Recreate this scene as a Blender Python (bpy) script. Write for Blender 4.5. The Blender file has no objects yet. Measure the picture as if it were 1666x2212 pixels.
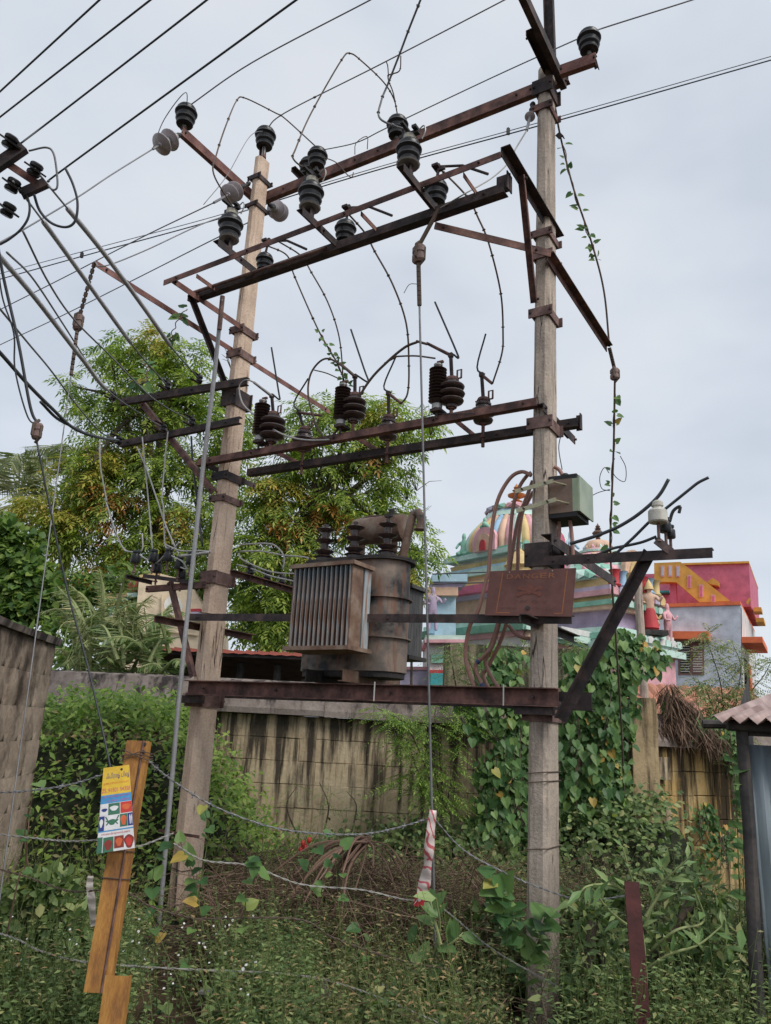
import bpy, bmesh, math, random
import numpy as np
from mathutils import Vector, Matrix
random.seed(7); RNG = np.random.default_rng(11)
SC = bpy.context.scene; COL = SC.collection
# ------------------------------------------------------------ camera
F, CX, CY, EYE = 1660.0, 833.0, 1106.0, 1.8        # in a 1666 x 2212 pixel picture
PITCH, ROLL = math.radians(16.0), math.radians(2.9)
FWD = Vector((0, math.cos(PITCH), math.sin(PITCH)))
U0 = Vector((0, -math.sin(PITCH), math.cos(PITCH))); R0 = Vector((1, 0, 0))
RT = R0*math.cos(ROLL) + U0*math.sin(ROLL); UP = -R0*math.sin(ROLL) + U0*math.cos(ROLL)
CAMP = Vector((0, 0, EYE))
cd = bpy.data.cameras.new('camera'); cam = bpy.data.objects.new('camera', cd); COL.objects.link(cam)
cam.matrix_world = Matrix(((RT.x, UP.x, -FWD.x, 0), (RT.y, UP.y, -FWD.y, 0), (RT.z, UP.z, -FWD.z, EYE), (0, 0, 0, 1)))
cd.sensor_fit = 'VERTICAL'; cd.sensor_height = 24.0; cd.lens = 24.0*F/2212.0; cd.clip_end = 2000; cd.clip_start = 0.05
SC.camera = cam
SC.render.resolution_x, SC.render.resolution_y = 771, 1024
# ------------------------------------------------------------ world, sun, exposure
SUN_EL, SUN_AZ = math.radians(48), math.radians(132)   # azimuth clockwise from +Y: sun veiled, over the right shoulder
w = bpy.data.worlds.new('World'); SC.world = w; w.use_nodes = True
nt = w.node_tree; nt.nodes.clear()
def wn(t, **k):
    n = nt.nodes.new(t)
    for a, b in k.items(): setattr(n, a, b)
    return n
sky = wn('ShaderNodeTexSky', sky_type='NISHITA', sun_disc=False, sun_elevation=SUN_EL, sun_rotation=SUN_AZ)
skm = wn('ShaderNodeVectorMath', operation='SCALE'); skm.inputs['Scale'].default_value = 0.10
nt.links.new(sky.outputs[0], skm.inputs[0])
tc = wn('ShaderNodeTexCoord'); mp = wn('ShaderNodeMapping'); mp.inputs['Scale'].default_value = (1.5, 1.5, 3.0)
nt.links.new(tc.outputs['Generated'], mp.inputs[0])
nz = wn('ShaderNodeTexNoise'); nz.inputs['Scale'].default_value = 1.5; nz.inputs['Detail'].default_value = 4; nz.inputs['Roughness'].default_value = 0.5
nt.links.new(mp.outputs[0], nz.inputs['Vector'])
rp = wn('ShaderNodeValToRGB'); e = rp.color_ramp.elements
e[0].position = 0.38; e[0].color = (0.355, 0.385, 0.43, 1); e[1].position = 0.62; e[1].color = (0.445, 0.464, 0.49, 1)
x = e.new(0.5); x.color = (0.405, 0.435, 0.475, 1)
nt.links.new(nz.outputs[0], rp.inputs[0])
mx = wn('ShaderNodeMix', data_type='RGBA'); mx.inputs[0].default_value = 0.9      # thin overcast over the blue
nt.links.new(skm.outputs[0], mx.inputs[6]); nt.links.new(rp.outputs[0], mx.inputs[7])
bg = wn('ShaderNodeBackground'); bg.inputs[1].default_value = 1.0
nt.links.new(mx.outputs[2], bg.inputs[0])
wo = wn('ShaderNodeOutputWorld'); nt.links.new(bg.outputs[0], wo.inputs[0])
sd = bpy.data.lights.new('sun', 'SUN'); sd.energy = 1.5; sd.angle = math.radians(28); sd.color = (1, 0.95, 0.88)
so = bpy.data.objects.new('sun', sd); COL.objects.link(so)
sv = Vector((math.sin(SUN_AZ)*math.cos(SUN_EL), math.cos(SUN_AZ)*math.cos(SUN_EL), math.sin(SUN_EL)))
so.rotation_euler = sv.to_track_quat('Z', 'Y').to_euler(); so.location = (6, 4, 20)
SC.view_settings.view_transform = 'Standard'; SC.view_settings.look = 'None'
SC.view_settings.exposure = 0.82; SC.view_settings.gamma = 1
# ------------------------------------------------------------ picture -> place
def ray(x, y): return FWD + RT*((x-CX)/F) + UP*((CY-y)/F)
def dep(x, y, d): return CAMP + ray(x, y)*d
def atY(x, y, Y): r = ray(x, y); return CAMP + r*(Y/r.y)
def atZ(x, y, z): r = ray(x, y); return CAMP + r*((z-EYE)/r.z)
PL = atZ(390, 2003, 0); PR = Vector((1.25, 6.0, 0))
UH = (PR-PL).normalized(); NH = Vector((UH.y, -UH.x, 0)); SPAN = (PR-PL).length; ZH = Vector((0, 0, 1))
def on(x, y, o=0.0):                      # on the vertical plane of the two poles, o metres in front of it
    r = ray(x, y); return CAMP + r*((PL + NH*o - CAMP).dot(NH)/r.dot(NH))
def along(P0, d, x, y):                   # the point of the line P0 + t d that lies nearest to the pixel's ray
    r = ray(x, y).normalized(); d = d.normalized(); w0 = P0 - CAMP
    b = d.dot(r); return P0 + d*((b*r.dot(w0) - d.dot(w0))/(1 - b*b))
def zone(x0, y0, k): return lambda a, b: (x0/1.844 + a*k, y0/1.844 + b*k)
A1 = zone(0, 0, .35808); A2 = zone(1000, 0, .32551); A3 = zone(1900, 0, .3815)
A4 = zone(0, 1000, .32551); A5 = zone(700, 1000, .32551); A6 = zone(1500, 1000, .32551)
B1 = zone(0, 1900, .32551); B2 = zone(900, 1900, .29298); B3 = zone(1700, 1800, .26041); B4 = zone(2300, 1800, .2513)
B5 = zone(0, 2800, .32551); B6 = zone(800, 2700, .35808); B7 = zone(1600, 2700, .33841); B8 = zone(2200, 2700, .33826)
# ------------------------------------------------------------ objects
def tag(o, label=None, cat=None, group=None, kind=None):
    if label: o['label'] = label
    if cat: o['category'] = cat
    if group: o['group'] = group
    if kind: o['kind'] = kind
    return o
def wloc(o):
    v = Vector((0, 0, 0))
    while o is not None: v = v + o.location; o = o.parent
    return v
def thing(name, loc, label, cat, group=None):
    o = bpy.data.objects.new(name, None); COL.objects.link(o); o.location = loc; o.empty_display_size = .05
    return tag(o, label, cat, group)
def link(name, me, parent=None, loc=(0, 0, 0)):
    o = bpy.data.objects.new(name, me); COL.objects.link(o); o.location = loc
    if parent is not None: o.parent = parent
    return o
def copy_tree(o, parent=None):
    c = o.copy(); COL.objects.link(c); c.parent = parent
    for ch in list(o.children): copy_tree(ch, c)
    return c
def basis(d, up=ZH):
    d = d.normalized(); s = d.cross(up)
    if s.length < 1e-4: s = d.cross(Vector((1, 0, 0)))
    s.normalize(); return d, s, s.cross(d).normalized()
class MB:
    def __init__(s): s.v = []; s.f = []; s.m = []; s.mi = 0
    def add(s, vs, fs):
        b = len(s.v); s.v += [Vector(q) for q in vs]; s.f += [tuple(b+i for i in q) for q in fs]; s.m += [s.mi]*len(fs)
    def box(s, c, h, ax=None):
        c = Vector(c); X, Y, Z = ax if ax else (Vector((1, 0, 0)), Vector((0, 1, 0)), ZH)
        vs = [c + X*h[0]*i + Y*h[1]*j + Z*h[2]*k for i in (-1, 1) for j in (-1, 1) for k in (-1, 1)]
        s.add(vs, [(0, 1, 3, 2), (4, 6, 7, 5), (0, 4, 5, 1), (2, 3, 7, 6), (0, 2, 6, 4), (1, 5, 7, 3)]); return s
    def prism(s, P0, P1, poly, up=ZH, k1=1.0):          # poly in (side, up) metres, swept from P0 to P1
        d, sd_, u = basis(P1-P0, up); n = len(poly)
        s.add([P0 + sd_*a + u*b for a, b in poly] + [P1 + sd_*a*k1 + u*b*k1 for a, b in poly],
              [(i, (i+1) % n, n+(i+1) % n, n+i) for i in range(n)] + [tuple(range(n-1, -1, -1)), tuple(range(n, 2*n))]); return s
    def ell(s, P0, P1, w, t=.008, sx=1, sz=1, up=ZH):   # rolled angle: upright leg on side sx, flat leg at the top (sz=1) or bottom
        h = w/2
        p = [(h, -h), (h, h), (-h, h), (-h, h-t), (h-t, h-t), (h-t, -h)]
        p = [(a*sx, b*sz) for a, b in p]
        if sx*sz > 0: p = p[::-1]
        return s.prism(P0, P1, p[::-1], up)
    def chan(s, P0, P1, h, w, t=.008, sx=1, up=ZH):     # rolled channel: web on side sx
        a, b = w/2, h/2
        p = [(a, -b), (a, b), (-a, b), (-a, b-t), (a-t, b-t), (a-t, -b+t), (-a, -b+t), (-a, -b)]
        p = [(q*sx, r) for q, r in p]
        if sx < 0: p = p[::-1]
        return s.prism(P0, P1, p, up)
    def tube(s, pts, r, n=6, cap=True):
        pts = [Vector(p) for p in pts]; m = len(pts); rs = r if isinstance(r, (list, tuple)) else [r]*m
        b = len(s.v); nrm = None; vs = []
        for i, p in enumerate(pts):
            d = (pts[min(i+1, m-1)] - pts[max(i-1, 0)])
            if d.length < 1e-7: d = Vector((0, 0, 1))
            d.normalize()
            if nrm is None: nrm = d.orthogonal().normalized()
            else:
                nrm = nrm - d*nrm.dot(d)
                nrm = nrm.normalized() if nrm.length > 1e-6 else d.orthogonal().normalized()
            bi = d.cross(nrm)
            for k in range(n):
                a = 2*math.pi*k/n; vs.append(p + (nrm*math.cos(a) + bi*math.sin(a))*rs[i])
        fs = [(i*n+k, i*n+(k+1) % n, (i+1)*n+(k+1) % n, (i+1)*n+k) for i in range(m-1) for k in range(n)]
        if cap: fs += [tuple(range(n-1, -1, -1)), tuple(range((m-1)*n, m*n))]
        s.add(vs, fs); return s
    def lathe(s, prof, O, ax=ZH, n=20, mats=None):      # prof: (radius, height) pairs
        d = ax.normalized(); e1 = d.orthogonal().normalized(); e2 = d.cross(e1); vs = []; O = Vector(O)
        for r, h in prof:
            for k in range(n):
                a = 2*math.pi*k/n; vs.append(O + d*h + (e1*math.cos(a)+e2*math.sin(a))*max(r, 1e-4))
        b = len(s.v); s.v += vs
        for i in range(len(prof)-1):
            for k in range(n):
                s.f.append((b+i*n+k, b+i*n+(k+1) % n, b+(i+1)*n+(k+1) % n, b+(i+1)*n+k)); s.m.append(mats[i] if mats else s.mi)
        s.f.append(tuple(b+k for k in range(n-1, -1, -1))); s.m.append(s.mi)
        s.f.append(tuple(b+(len(prof)-1)*n+k for k in range(n))); s.m.append(s.mi); return s
    def ellip(s, c, r, ax=None, n=10, m=6):
        X, Y, Z = ax if ax else (Vector((1, 0, 0)), Vector((0, 1, 0)), ZH); c = Vector(c); vs = []
        for i in range(m+1):
            t = math.pi*i/m
            for k in range(n):
                a = 2*math.pi*k/n
                vs.append(c + X*r[0]*math.sin(t)*math.cos(a) + Y*r[1]*math.sin(t)*math.sin(a) - Z*r[2]*math.cos(t))
        s.add(vs, [(i*n+k, i*n+(k+1) % n, (i+1)*n+(k+1) % n, (i+1)*n+k) for i in range(m) for k in range(n)]); return s
    def obj(s, name, mats, parent=None, origin=None, smooth=False, **tg):
        if parent is not None: O = wloc(parent)
        elif origin is not None: O = Vector(origin)
        else:
            zs = min(v.z for v in s.v); O = sum(s.v, Vector())/len(s.v); O.z = zs
        me = bpy.data.meshes.new(name); me.from_pydata([tuple(v-O) for v in s.v], [], s.f)
        mats = mats if isinstance(mats, (list, tuple)) else [mats]
        for q in mats: me.materials.append(M[q] if isinstance(q, str) else q)
        me.polygons.foreach_set('material_index', s.m)
        if smooth == 'all': me.polygons.foreach_set('use_smooth', [True]*len(me.polygons))
        elif smooth:
            me.polygons.foreach_set('use_smooth', [True]*len(me.polygons))
            try: me.set_sharp_from_angle(angle=math.radians(40))
            except Exception: pass
        me.update()
        o = link(name, me, parent, (0, 0, 0) if parent is not None else O)
        return tag(o, **tg)
def spline(pts, k=8):
    pts = [Vector(p) for p in pts]
    if len(pts) < 3:
        return [pts[0].lerp(pts[1], i/k) for i in range(k+1)]
    out = []; P = [pts[0]*2-pts[1]] + pts + [pts[-1]*2-pts[-2]]
    for i in range(1, len(P)-2):
        a, b, c, d = P[i-1:i+3]
        for j in range(k):
            t = j/k
            out.append(.5*((2*b) + (c-a)*t + (2*a-5*b+4*c-d)*t*t + (3*b-a-3*c+d)*t**3))
    out.append(pts[-1]); return out
# ------------------------------------------------------------ materials
M = {}
class NT:
    def __init__(s, name):
        s.m = bpy.data.materials.new(name); s.m.use_nodes = True; s.t = s.m.node_tree; s.t.nodes.clear(); M[name] = s.m
        s.out = s.n('ShaderNodeOutputMaterial')
    def n(s, t, **k):
        q = s.t.nodes.new(t)
        for a, b in k.items(): setattr(q, a, b)
        return q
    def l(s, a, b): s.t.links.new(a, b)
    def coords(s, scale=(1, 1, 1), kind='Object'):
        if kind == 'World': g = s.n('ShaderNodeNewGeometry'); src = g.outputs['Position']
        else: g = s.n('ShaderNodeTexCoord'); src = g.outputs[kind]
        p = s.n('ShaderNodeMapping'); p.inputs['Scale'].default_value = scale; s.l(src, p.inputs[0]); return p.outputs[0]
    def noise(s, vec, scale=5, detail=5, rough=.55):
        q = s.n('ShaderNodeTexNoise'); q.inputs['Scale'].default_value = scale; q.inputs['Detail'].default_value = detail; q.inputs['Roughness'].default_value = rough
        s.l(vec, q.inputs['Vector']); return q.outputs[0]
    def ramp(s, fac, stops):
        q = s.n('ShaderNodeValToRGB'); e = q.color_ramp.elements
        for i, (p, c) in enumerate(stops):
            el = e[i] if i < 2 else e.new(p)
            el.position = p; el.color = (c, c, c, 1) if isinstance(c, (int, float)) else (*c, 1)
        s.l(fac, q.inputs[0]); return q.outputs[0]
    def mix(s, fac, a, b, mode='MIX'):
        q = s.n('ShaderNodeMix', data_type='RGBA', blend_type=mode)
        for i, v in ((0, fac), (6, a), (7, b)):
            if isinstance(v, (int, float)): q.inputs[i].default_value = v if i == 0 else (v, v, v, 1)
            elif isinstance(v, tuple): q.inputs[i].default_value = (*v, 1)
            else: s.l(v, q.inputs[i])
        return q.outputs[2]
    def surf(s, col, rough=.7, metal=0, bump=None, bstr=.3, bdist=.01, spec=.4):
        p = s.n('ShaderNodeBsdfPrincipled')
        if isinstance(col, tuple): p.inputs['Base Color'].default_value = (*col, 1)
        else: s.l(col, p.inputs['Base Color'])
        if isinstance(rough, (int, float)): p.inputs['Roughness'].default_value = rough
        else: s.l(rough, p.inputs['Roughness'])
        p.inputs['Metallic'].default_value = metal; p.inputs['Specular IOR Level'].default_value = spec
        if bump is not None:
            b = s.n('ShaderNodeBump'); b.inputs['Strength'].default_value = bstr; b.inputs['Distance'].default_value = bdist
            s.l(bump, b.inputs['Height']); s.l(b.outputs[0], p.inputs['Normal'])
        s.p = p; s.l(p.outputs[0], s.out.inputs[0]); return s.m
def mottled(name, a, b, c=None, scale=6, rough=.75, bstr=.35, bdist=.006, stretch=(1, 1, 1), metal=0, kind='Object', fine=40, spec=.35, lo=.35, hi=.65):
    t = NT(name); v = t.coords(stretch, kind); n1 = t.noise(v, scale, 6, .6); n2 = t.noise(v, fine, 4, .6)
    col = t.ramp(n1, [(lo, a), (hi, b)] + ([((lo+hi)/2, c)] if c else []))
    col = t.mix(.25, col, t.ramp(n2, [(.3, .25), (.7, .75)]), 'OVERLAY')
    return t.surf(col, rough, metal, n2, bstr, bdist, spec)
def leafmat(name, stops, trans=.35, rough=.5, gain=(2.05, 2.0, 1.9)):
    t = NT(name); g = t.n('ShaderNodeNewGeometry')
    col = t.ramp(g.outputs['Random Per Island'], [(p, tuple(min(.8, x*k) for x, k in zip(c, gain))) for p, c in stops])
    p = t.n('ShaderNodeBsdfPrincipled'); t.l(col, p.inputs['Base Color']); p.inputs['Roughness'].default_value = rough; p.inputs['Specular IOR Level'].default_value = .3
    tr = t.n('ShaderNodeBsdfTranslucent'); bc = t.mix(1.0, col, (1.0, 1.15, .5), 'MULTIPLY'); t.l(bc, tr.inputs[0])
    ms = t.n('ShaderNodeMixShader'); ms.inputs[0].default_value = trans
    t.l(p.outputs[0], ms.inputs[1]); t.l(tr.outputs[0], ms.inputs[2]); t.l(ms.outputs[0], t.out.inputs[0]); return t.m
def leafobj(name, base, var=.3, trans=.3):       # single leaf objects: colour varies from object to object
    t = NT(name); oi = t.n('ShaderNodeObjectInfo')
    col = t.ramp(oi.outputs['Random'], [(p, tuple(min(.8, x*1.6) for x in c)) for p, c in base])
    p = t.n('ShaderNodeBsdfPrincipled'); t.l(col, p.inputs['Base Color']); p.inputs['Roughness'].default_value = .45; p.inputs['Specular IOR Level'].default_value = .3
    tr = t.n('ShaderNodeBsdfTranslucent'); t.l(col, tr.inputs[0]); ms = t.n('ShaderNodeMixShader'); ms.inputs[0].default_value = trans
    t.l(p.outputs[0], ms.inputs[1]); t.l(tr.outputs[0], ms.inputs[2]); t.l(ms.outputs[0], t.out.inputs[0]); return t.m
def plain(name, c, rough=.6, metal=0, spec=.4): return mottled(name, tuple(x*.8 for x in c), tuple(min(1, x*1.12) for x in c), scale=3, rough=rough, bstr=.12, metal=metal, spec=spec)
mottled('rust', (.062, .040, .038), (.235, .125, .105), (.135, .075, .066), scale=7, rough=.8, spec=.25)
mottled('rust_dark', (.030, .027, .029), (.105, .072, .068), (.055, .043, .044), scale=7, rough=.75, spec=.25)
mottled('rust_red', (.11, .055, .048), (.27, .145, .125), (.18, .09, .078), scale=5, rough=.8, spec=.25)
mottled('rust_band', (.10, .06, .055), (.26, .17, .15), (.17, .11, .10), scale=8, rough=.8, spec=.25)
plain('iron_black', (.03, .028, .03), .6)
plain('galvanised', (.33, .33, .32), .45, .4)
plain('pipe_grey', (.36, .36, .37), .5, .2)
plain('wire_grey', (.20, .20, .21), .5, .3)
plain('wire_pale', (.42, .41, .40), .6)
plain('wire_dark', (.045, .05, .06), .5)
plain('wire_brown', (.10, .07, .055), .7)
plain('porcelain_black', (.018, .019, .022), .34, 0, .35)
plain('porcelain_rim', (.11, .115, .12), .45)
plain('porcelain_brown', (.055, .035, .032), .28, 0, .5)
plain('porcelain_grey', (.42, .38, .40), .3, 0, .5)
plain('porcelain_white', (.52, .50, .44), .35, 0, .5)
plain('cement_cap', (.42, .40, .34), .8)
plain('strain_brown', (.20, .13, .115), .5)
def concrete(name, a, b, c, dark):
    t = NT(name); v = t.coords((1, 1, 1)); vs = t.coords((6, 6, .7)); n1 = t.noise(v, 2.2, 7, .65); n2 = t.noise(vs, 3, 6, .6); n3 = t.noise(v, 45, 4, .7)
    col = t.ramp(n1, [(.3, a), (.7, b), (.5, c)])
    col = t.mix(t.ramp(n2, [(.52, 0.0), (.74, .75)]), col, dark)
    col = t.mix(.35, col, t.ramp(n3, [(.25, .2), (.75, .8)]), 'OVERLAY')
    vc = t.n('ShaderNodeTexVoronoi', feature='DISTANCE_TO_EDGE'); vc.inputs['Scale'].default_value = 1.0
    wv = t.n('ShaderNodeVectorMath', operation='ADD'); nn = t.n('ShaderNodeTexNoise'); nn.inputs['Scale'].default_value = 5
    t.l(t.coords((7, 7, .55)), wv.inputs[0]); t.l(nn.outputs[1], wv.inputs[1]); t.l(wv.outputs[0], vc.inputs['Vector'])
    crack = t.ramp(vc.outputs[0], [(.0, 0.0), (.022, 1.0)])
    n4 = t.noise(v, .9, 2); cm = t.ramp(n4, [(.5, 1.0), (.56, 0.0)])
    ck = t.mix(cm, crack, 1.0)
    col = t.mix(ck, (.05, .035, .028), col)
    h = t.mix(.5, n3, ck); return t.surf(col, .9, 0, h, .9, .018, .2)
concrete('concrete_tan', (.50, .37, .285), (.74, .59, .47), (.62, .475, .37), (.33, .23, .17))
concrete('concrete_grey', (.27, .235, .20), (.56, .465, .385), (.42, .355, .30), (.12, .098, .082))
# ============================================================ the two poles
def px(P): return (P-CAMP).dot(FWD)/F                    # metres per pixel at P
def bolt(parent, P, ax, r=.011, l=.02, mat='rust_dark'):
    m = MB(); d = ax.normalized(); m.prism(P-d*l*.3, P+d*l, [(r*math.cos(a), r*math.sin(a)) for a in [math.pi/3*k for k in range(6)]], d.orthogonal())
    return m.obj('bolt', mat, parent)
class Pole:
    def __init__(s, base, top, b0, b1, mat, label, seed):
        s.b, s.t = base, top; s.b0, s.b1 = b0, b1
        s.root = thing('electricity_pole', base, label, 'pole')
        rg = random.Random(seed); m = MB(); n = 40; rings = []
        for i in range(n+1):
            f = i/n; c, a, d = s.at(base.z + (top.z-base.z)*f); ch = .028
            sec = [(-a+ch, -d), (a-ch, -d), (a, -d+ch), (a, d-ch), (a-ch, d), (-a+ch, d), (-a, d-ch), (-a, -d+ch)]
            rings.append([c + UH*(p*(1+rg.uniform(-.02, .02))) + NH*(q*(1+rg.uniform(-.012, .012))) for p, q in sec])
        vs = [v for r in rings for v in r]
        fs = [(i*8+k, i*8+(k+1) % 8, (i+1)*8+(k+1) % 8, (i+1)*8+k) for i in range(n) for k in range(8)] + [tuple(n*8+k for k in range(8)), tuple(range(7, -1, -1))]
        m.add(vs, fs); m.obj('shaft', mat, s.root)
    def at(s, z):
        f = (z-s.b.z)/(s.t.z-s.b.z); c = s.b.lerp(s.t, f)
        return c, s.b0[0]+(s.b1[0]-s.b0[0])*f, s.b0[1]+(s.b1[1]-s.b0[1])*f
    def band(s, z, h, mat='rust_band', ears=True, tilt=0):
        c, a, d = s.at(z); t = .007; m = MB(); ax = (UH, NH, ZH)
        m.box(c+NH*(d+t+.002), (a+2*t+.03, t, h/2), ax); m.box(c-NH*(d+t+.002), (a+2*t+.03, t, h/2), ax)
        m.box(c+UH*(a+t+.002), (t, d, h/2), ax); m.box(c-UH*(a+t+.002), (t, d, h/2), ax)
        o = m.obj('clamp_band', mat, s.root)
        if ears:
            for sg in (-1, 1):
                bolt(o, c+UH*sg*(a+.025)+NH*(d+2*t+.002), NH); bolt(o, c+UH*sg*(a+.025)-NH*(d+2*t+.002), -NH)
        return o
tl = on(567, 348, 0); tr_ = on(1181, 160, 0)
LP = Pole(PL, tl, (.080, .148), (.055, .098), 'concrete_tan', 'weathered tan concrete pole with long cracks beside the leaning grey pipe', 1)
RP = Pole(PR - ZH*.05, tr_, (.080, .150), (.056, .105), 'concrete_grey', 'rough grey concrete pole carrying the green junction box', 2)
zl = lambda x, y: on(x, y, .12).z
for (x, y, h) in ((530, 705, .085), (524, 757, .09), (497, 1072, .07), (475, 1245, .13), (444, 1512, .13)): LP.band(zl(x, y), h)
LP.band(zl(516, 852), .20, 'rust_dark'); LP.band(zl(508, 1022), .09, 'rust_dark')
LP.band(zl(566, 372), .06, 'rust_dark'); LP.band(zl(560, 432), .05, 'rust_dark')
for (x, y, h) in ((1178, 500, .07), (1176, 548, .07), (1175, 672, .085), (1174, 912, .10), (1172, 1545, .09)): RP.band(zl(x, y), h)
RP.band(zl(1173, 1198), .19, 'rust_dark'); RP.band(zl(1173, 1520), .06, 'rust_dark'); RP.band(zl(1180, 180), .16, 'rust_dark'); RP.band(zl(1179, 225), .07, 'rust')
def wrap(pole, z, r=.004, mat='wire_brown', name='tie_wire', tilt=0):
    c, a, d = pole.at(z); q = .006
    m = MB(); m.tube([c+UH*(i*(a+q))+NH*(j*(d+q))+ZH*(tilt*i) for i, j in ((-1, -1), (1, -1), (1, 1), (-1, 1), (-1, -1))], r, 5)
    return m.obj(name, mat, pole.root)
for y in (1670, 1690, 1835): wrap(RP, zl(1173, y), tilt=.01)
for y in (1885, 1325, 740): wrap(LP, zl(430, y), tilt=-.01)
m = MB(); c_, a_, d_ = LP.at(zl(410, 1803)); m.box(c_+NH*(d_+.012), (.26, .008, .012), (UH, NH, ZH)); m.obj('rebar_step', 'rust', LP.root)
# split by the left pole's foot, where the steel shows
m = MB(); m.tube([on(x, y, .152) for x, y in ((384, 1850), (381, 1900), (378, 1950), (376, 1990))], .008, 5); m.obj('bare_rebar', 'rust_dark', LP.root)
# ============================================================ steelwork
def steel(name, label, shape, P0, P1, size, mat='rust', group=None, sx=1, sz=1, w=None, cat='steel beam', bolts=(.03, .97), up=ZH, t=.008):
    m = MB()
    if shape == 'L': m.ell(P0, P1, size, t, sx, sz, up)
    elif shape == 'C': m.chan(P0, P1, size, w or size*.5, t, sx, up)
    elif shape == 'flat': m.prism(P0, P1, [(-.004, -size/2), (.004, -size/2), (.004, size/2), (-.004, size/2)], up)
    elif shape == 'pipe': m.tube([P0, P1], size/2, 12)
    o = m.obj(name, mat, None, P0, smooth=(shape == 'pipe'), label=label, cat=cat, group=group)
    d, s_, u_ = basis(P1-P0, up)
    if shape in 'LC':
        ww = (w or size*.5) if shape == 'C' else size
        for f in bolts:
            q = P0.lerp(P1, f); bolt(o, q + s_*sx*ww/2, s_*sx)
    return o
T1a, T1b = on(574, 428, -.15), on(1230, 166, -.15)
steel('top_beam', 'long red rusty channel joining the tops of both poles', 'C', T1a, T1b, .125, 'rust', w=.065, bolts=(.08, .35, .43, .86, .9))
q = on(548, 408, .02); T2 = along(q, NH, 444, 229)
steel('cantilever_arm', 'red rusty channel arm jutting from the cracked tan pole top', 'C', q-NH*.12-UH*.1, T2-UH*.1, .11, 'rust_red', w=.055, sx=-1)
q = on(1206, 158, .02); T3 = along(q, NH, 1141, 0)
steel('cantilever_arm', 'dark channel arm jutting from the top of the grey pole', 'C', q-NH*.16, T3+NH*.5, .11, 'rust_dark', w=.06, sx=-1)
q = on(1186, 160, .06); 
steel('arm_stub', 'short dark angle stub at the top of the grey pole', 'L', q-NH*.05, along(q, NH, 1135, 74), .06, 'rust_dark', bolts=(.9,))
steel('top_extension', 'upright channel on the very top of the grey pole', 'C', on(1190, 140, -.05), on(1184, -40, -.05), .10, 'rust_dark', w=.05, up=UH, bolts=(.3, .6))
XA, XB = on(1212, 155, .16), on(1288, 128, .16)
steel('arm_stub', 'short red channel stub under the insulator beside the grey pole top', 'C', XA, XB, .11, 'rust_red', w=.055)
steel('arm_stub', 'small hanging angle end below the short red channel stub', 'L', on(1284, 128, .12), on(1290, 150, .12), .035, 'rust_dark', up=UH, bolts=(.5,))
# switch frame on arms towards the road
q = on(520, 707, .10) - UH*.02; FL = along(q, NH, 358, 624); QL = q
steel('support_arm', 'red rusty angle arm holding the switch frame at the cracked tan pole', 'L', q-NH*.22, FL, .065, 'rust_red', sx=-1)
q = on(1178, 466, .16); FR = along(q, NH, 1058, 350); q2 = along(q, NH, 1226, 508); QR = q
steel('support_arm', 'dark angle arm holding the switch frame at the grey pole', 'L', q2, FR, .08, 'rust_dark', sx=1, sz=1)
oF = (FL-PL).dot(NH); oFr = (FR-PL).dot(NH)
steel('frame_rail', 'long rusty outer angle rail of the switch frame', 'L', on(358, 614, oF), on(1084, 339, oFr), .06, 'rust', sx=1, sz=1, bolts=(.05, .3, .6, .95))
G = along(QL, NH, 428, 656); o2 = (G-PL).dot(NH)
G2 = along(QR, NH, 1092, 384); o2r = (G2-PL).dot(NH); print('offsets', oF, oFr, o2, o2r, (T2-PL).dot(NH))
o2m = .5*(o2+o2r); f2 = lambda x, y, d=0: on(x, y, o2+(o2r-o2)*(x-420)/660+d)
steel('frame_rail', 'long dark inner angle rail of the switch frame', 'L', f2(412, 646), f2(1094, 410), .085, 'rust_dark', sx=1, sz=-1, bolts=(.04, .5, .95))
m = MB(); m.box(f2(1088, 398), (.06, .006, .085), (UH, NH, ZH)); m.box(f2(1088, 398)+UH*.05, (.005, .05, .08), (UH, NH, ZH)); m.obj('gusset_plate', 'rust_dark', None, label='small dark gusset joining the inner rail to the grey pole arm', cat='plate')
steel('operating_shaft', 'round switch shaft running beside the dark inner rail', 'pipe', f2(412, 634, .08), f2(705, 536, .08), .035, 'rust_band', cat='shaft')
for k, (tx, ty, ex, ey, lb) in enumerate(((452, 546, 552, 603, 'beside the tan pole'), (633, 476, 726, 544, 'in the middle of the frame'), (841, 388, 937, 466, 'above the brown strain insulator'))):
    q = f2(ex, ey) + ZH*.05; tip = along(q, NH, tx, ty)
    steel('switch_bar', 'dark crosswise angle bar under a pair of switch insulators '+lb, 'L', q-NH*.05, tip, .075, 'rust_dark', 'crosswise bars of the switch frame', sx=-1, sz=1, bolts=(.1, .5))
for (tx, ty, ex, ey, lb) in ((420, 603, 470, 634, 'near the tan pole end'), (772, 470, 818, 508, 'in the middle'), (994, 384, 1032, 428, 'near the grey pole end')):
    q = f2(ex, ey) + ZH*.03; steel('cross_tie', 'short red flat tie between the frame rails '+lb, 'flat', q, along(q, NH, tx, ty), .045, 'rust_red', 'flat ties of the switch frame')
q = along(QL, NH, 404, 648)
steel('knee_brace', 'thin angle brace from the switch frame down to the tan pole', 'L', q, on(490, 838, .14), .05, 'rust_dark', sx=-1)
q = along(QR, NH, 1082, 412)
steel('knee_brace', 'angle brace from the switch frame down to the grey pole', 'L', q, on(1153, 655, .17), .06, 'rust', sx=1)
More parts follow.
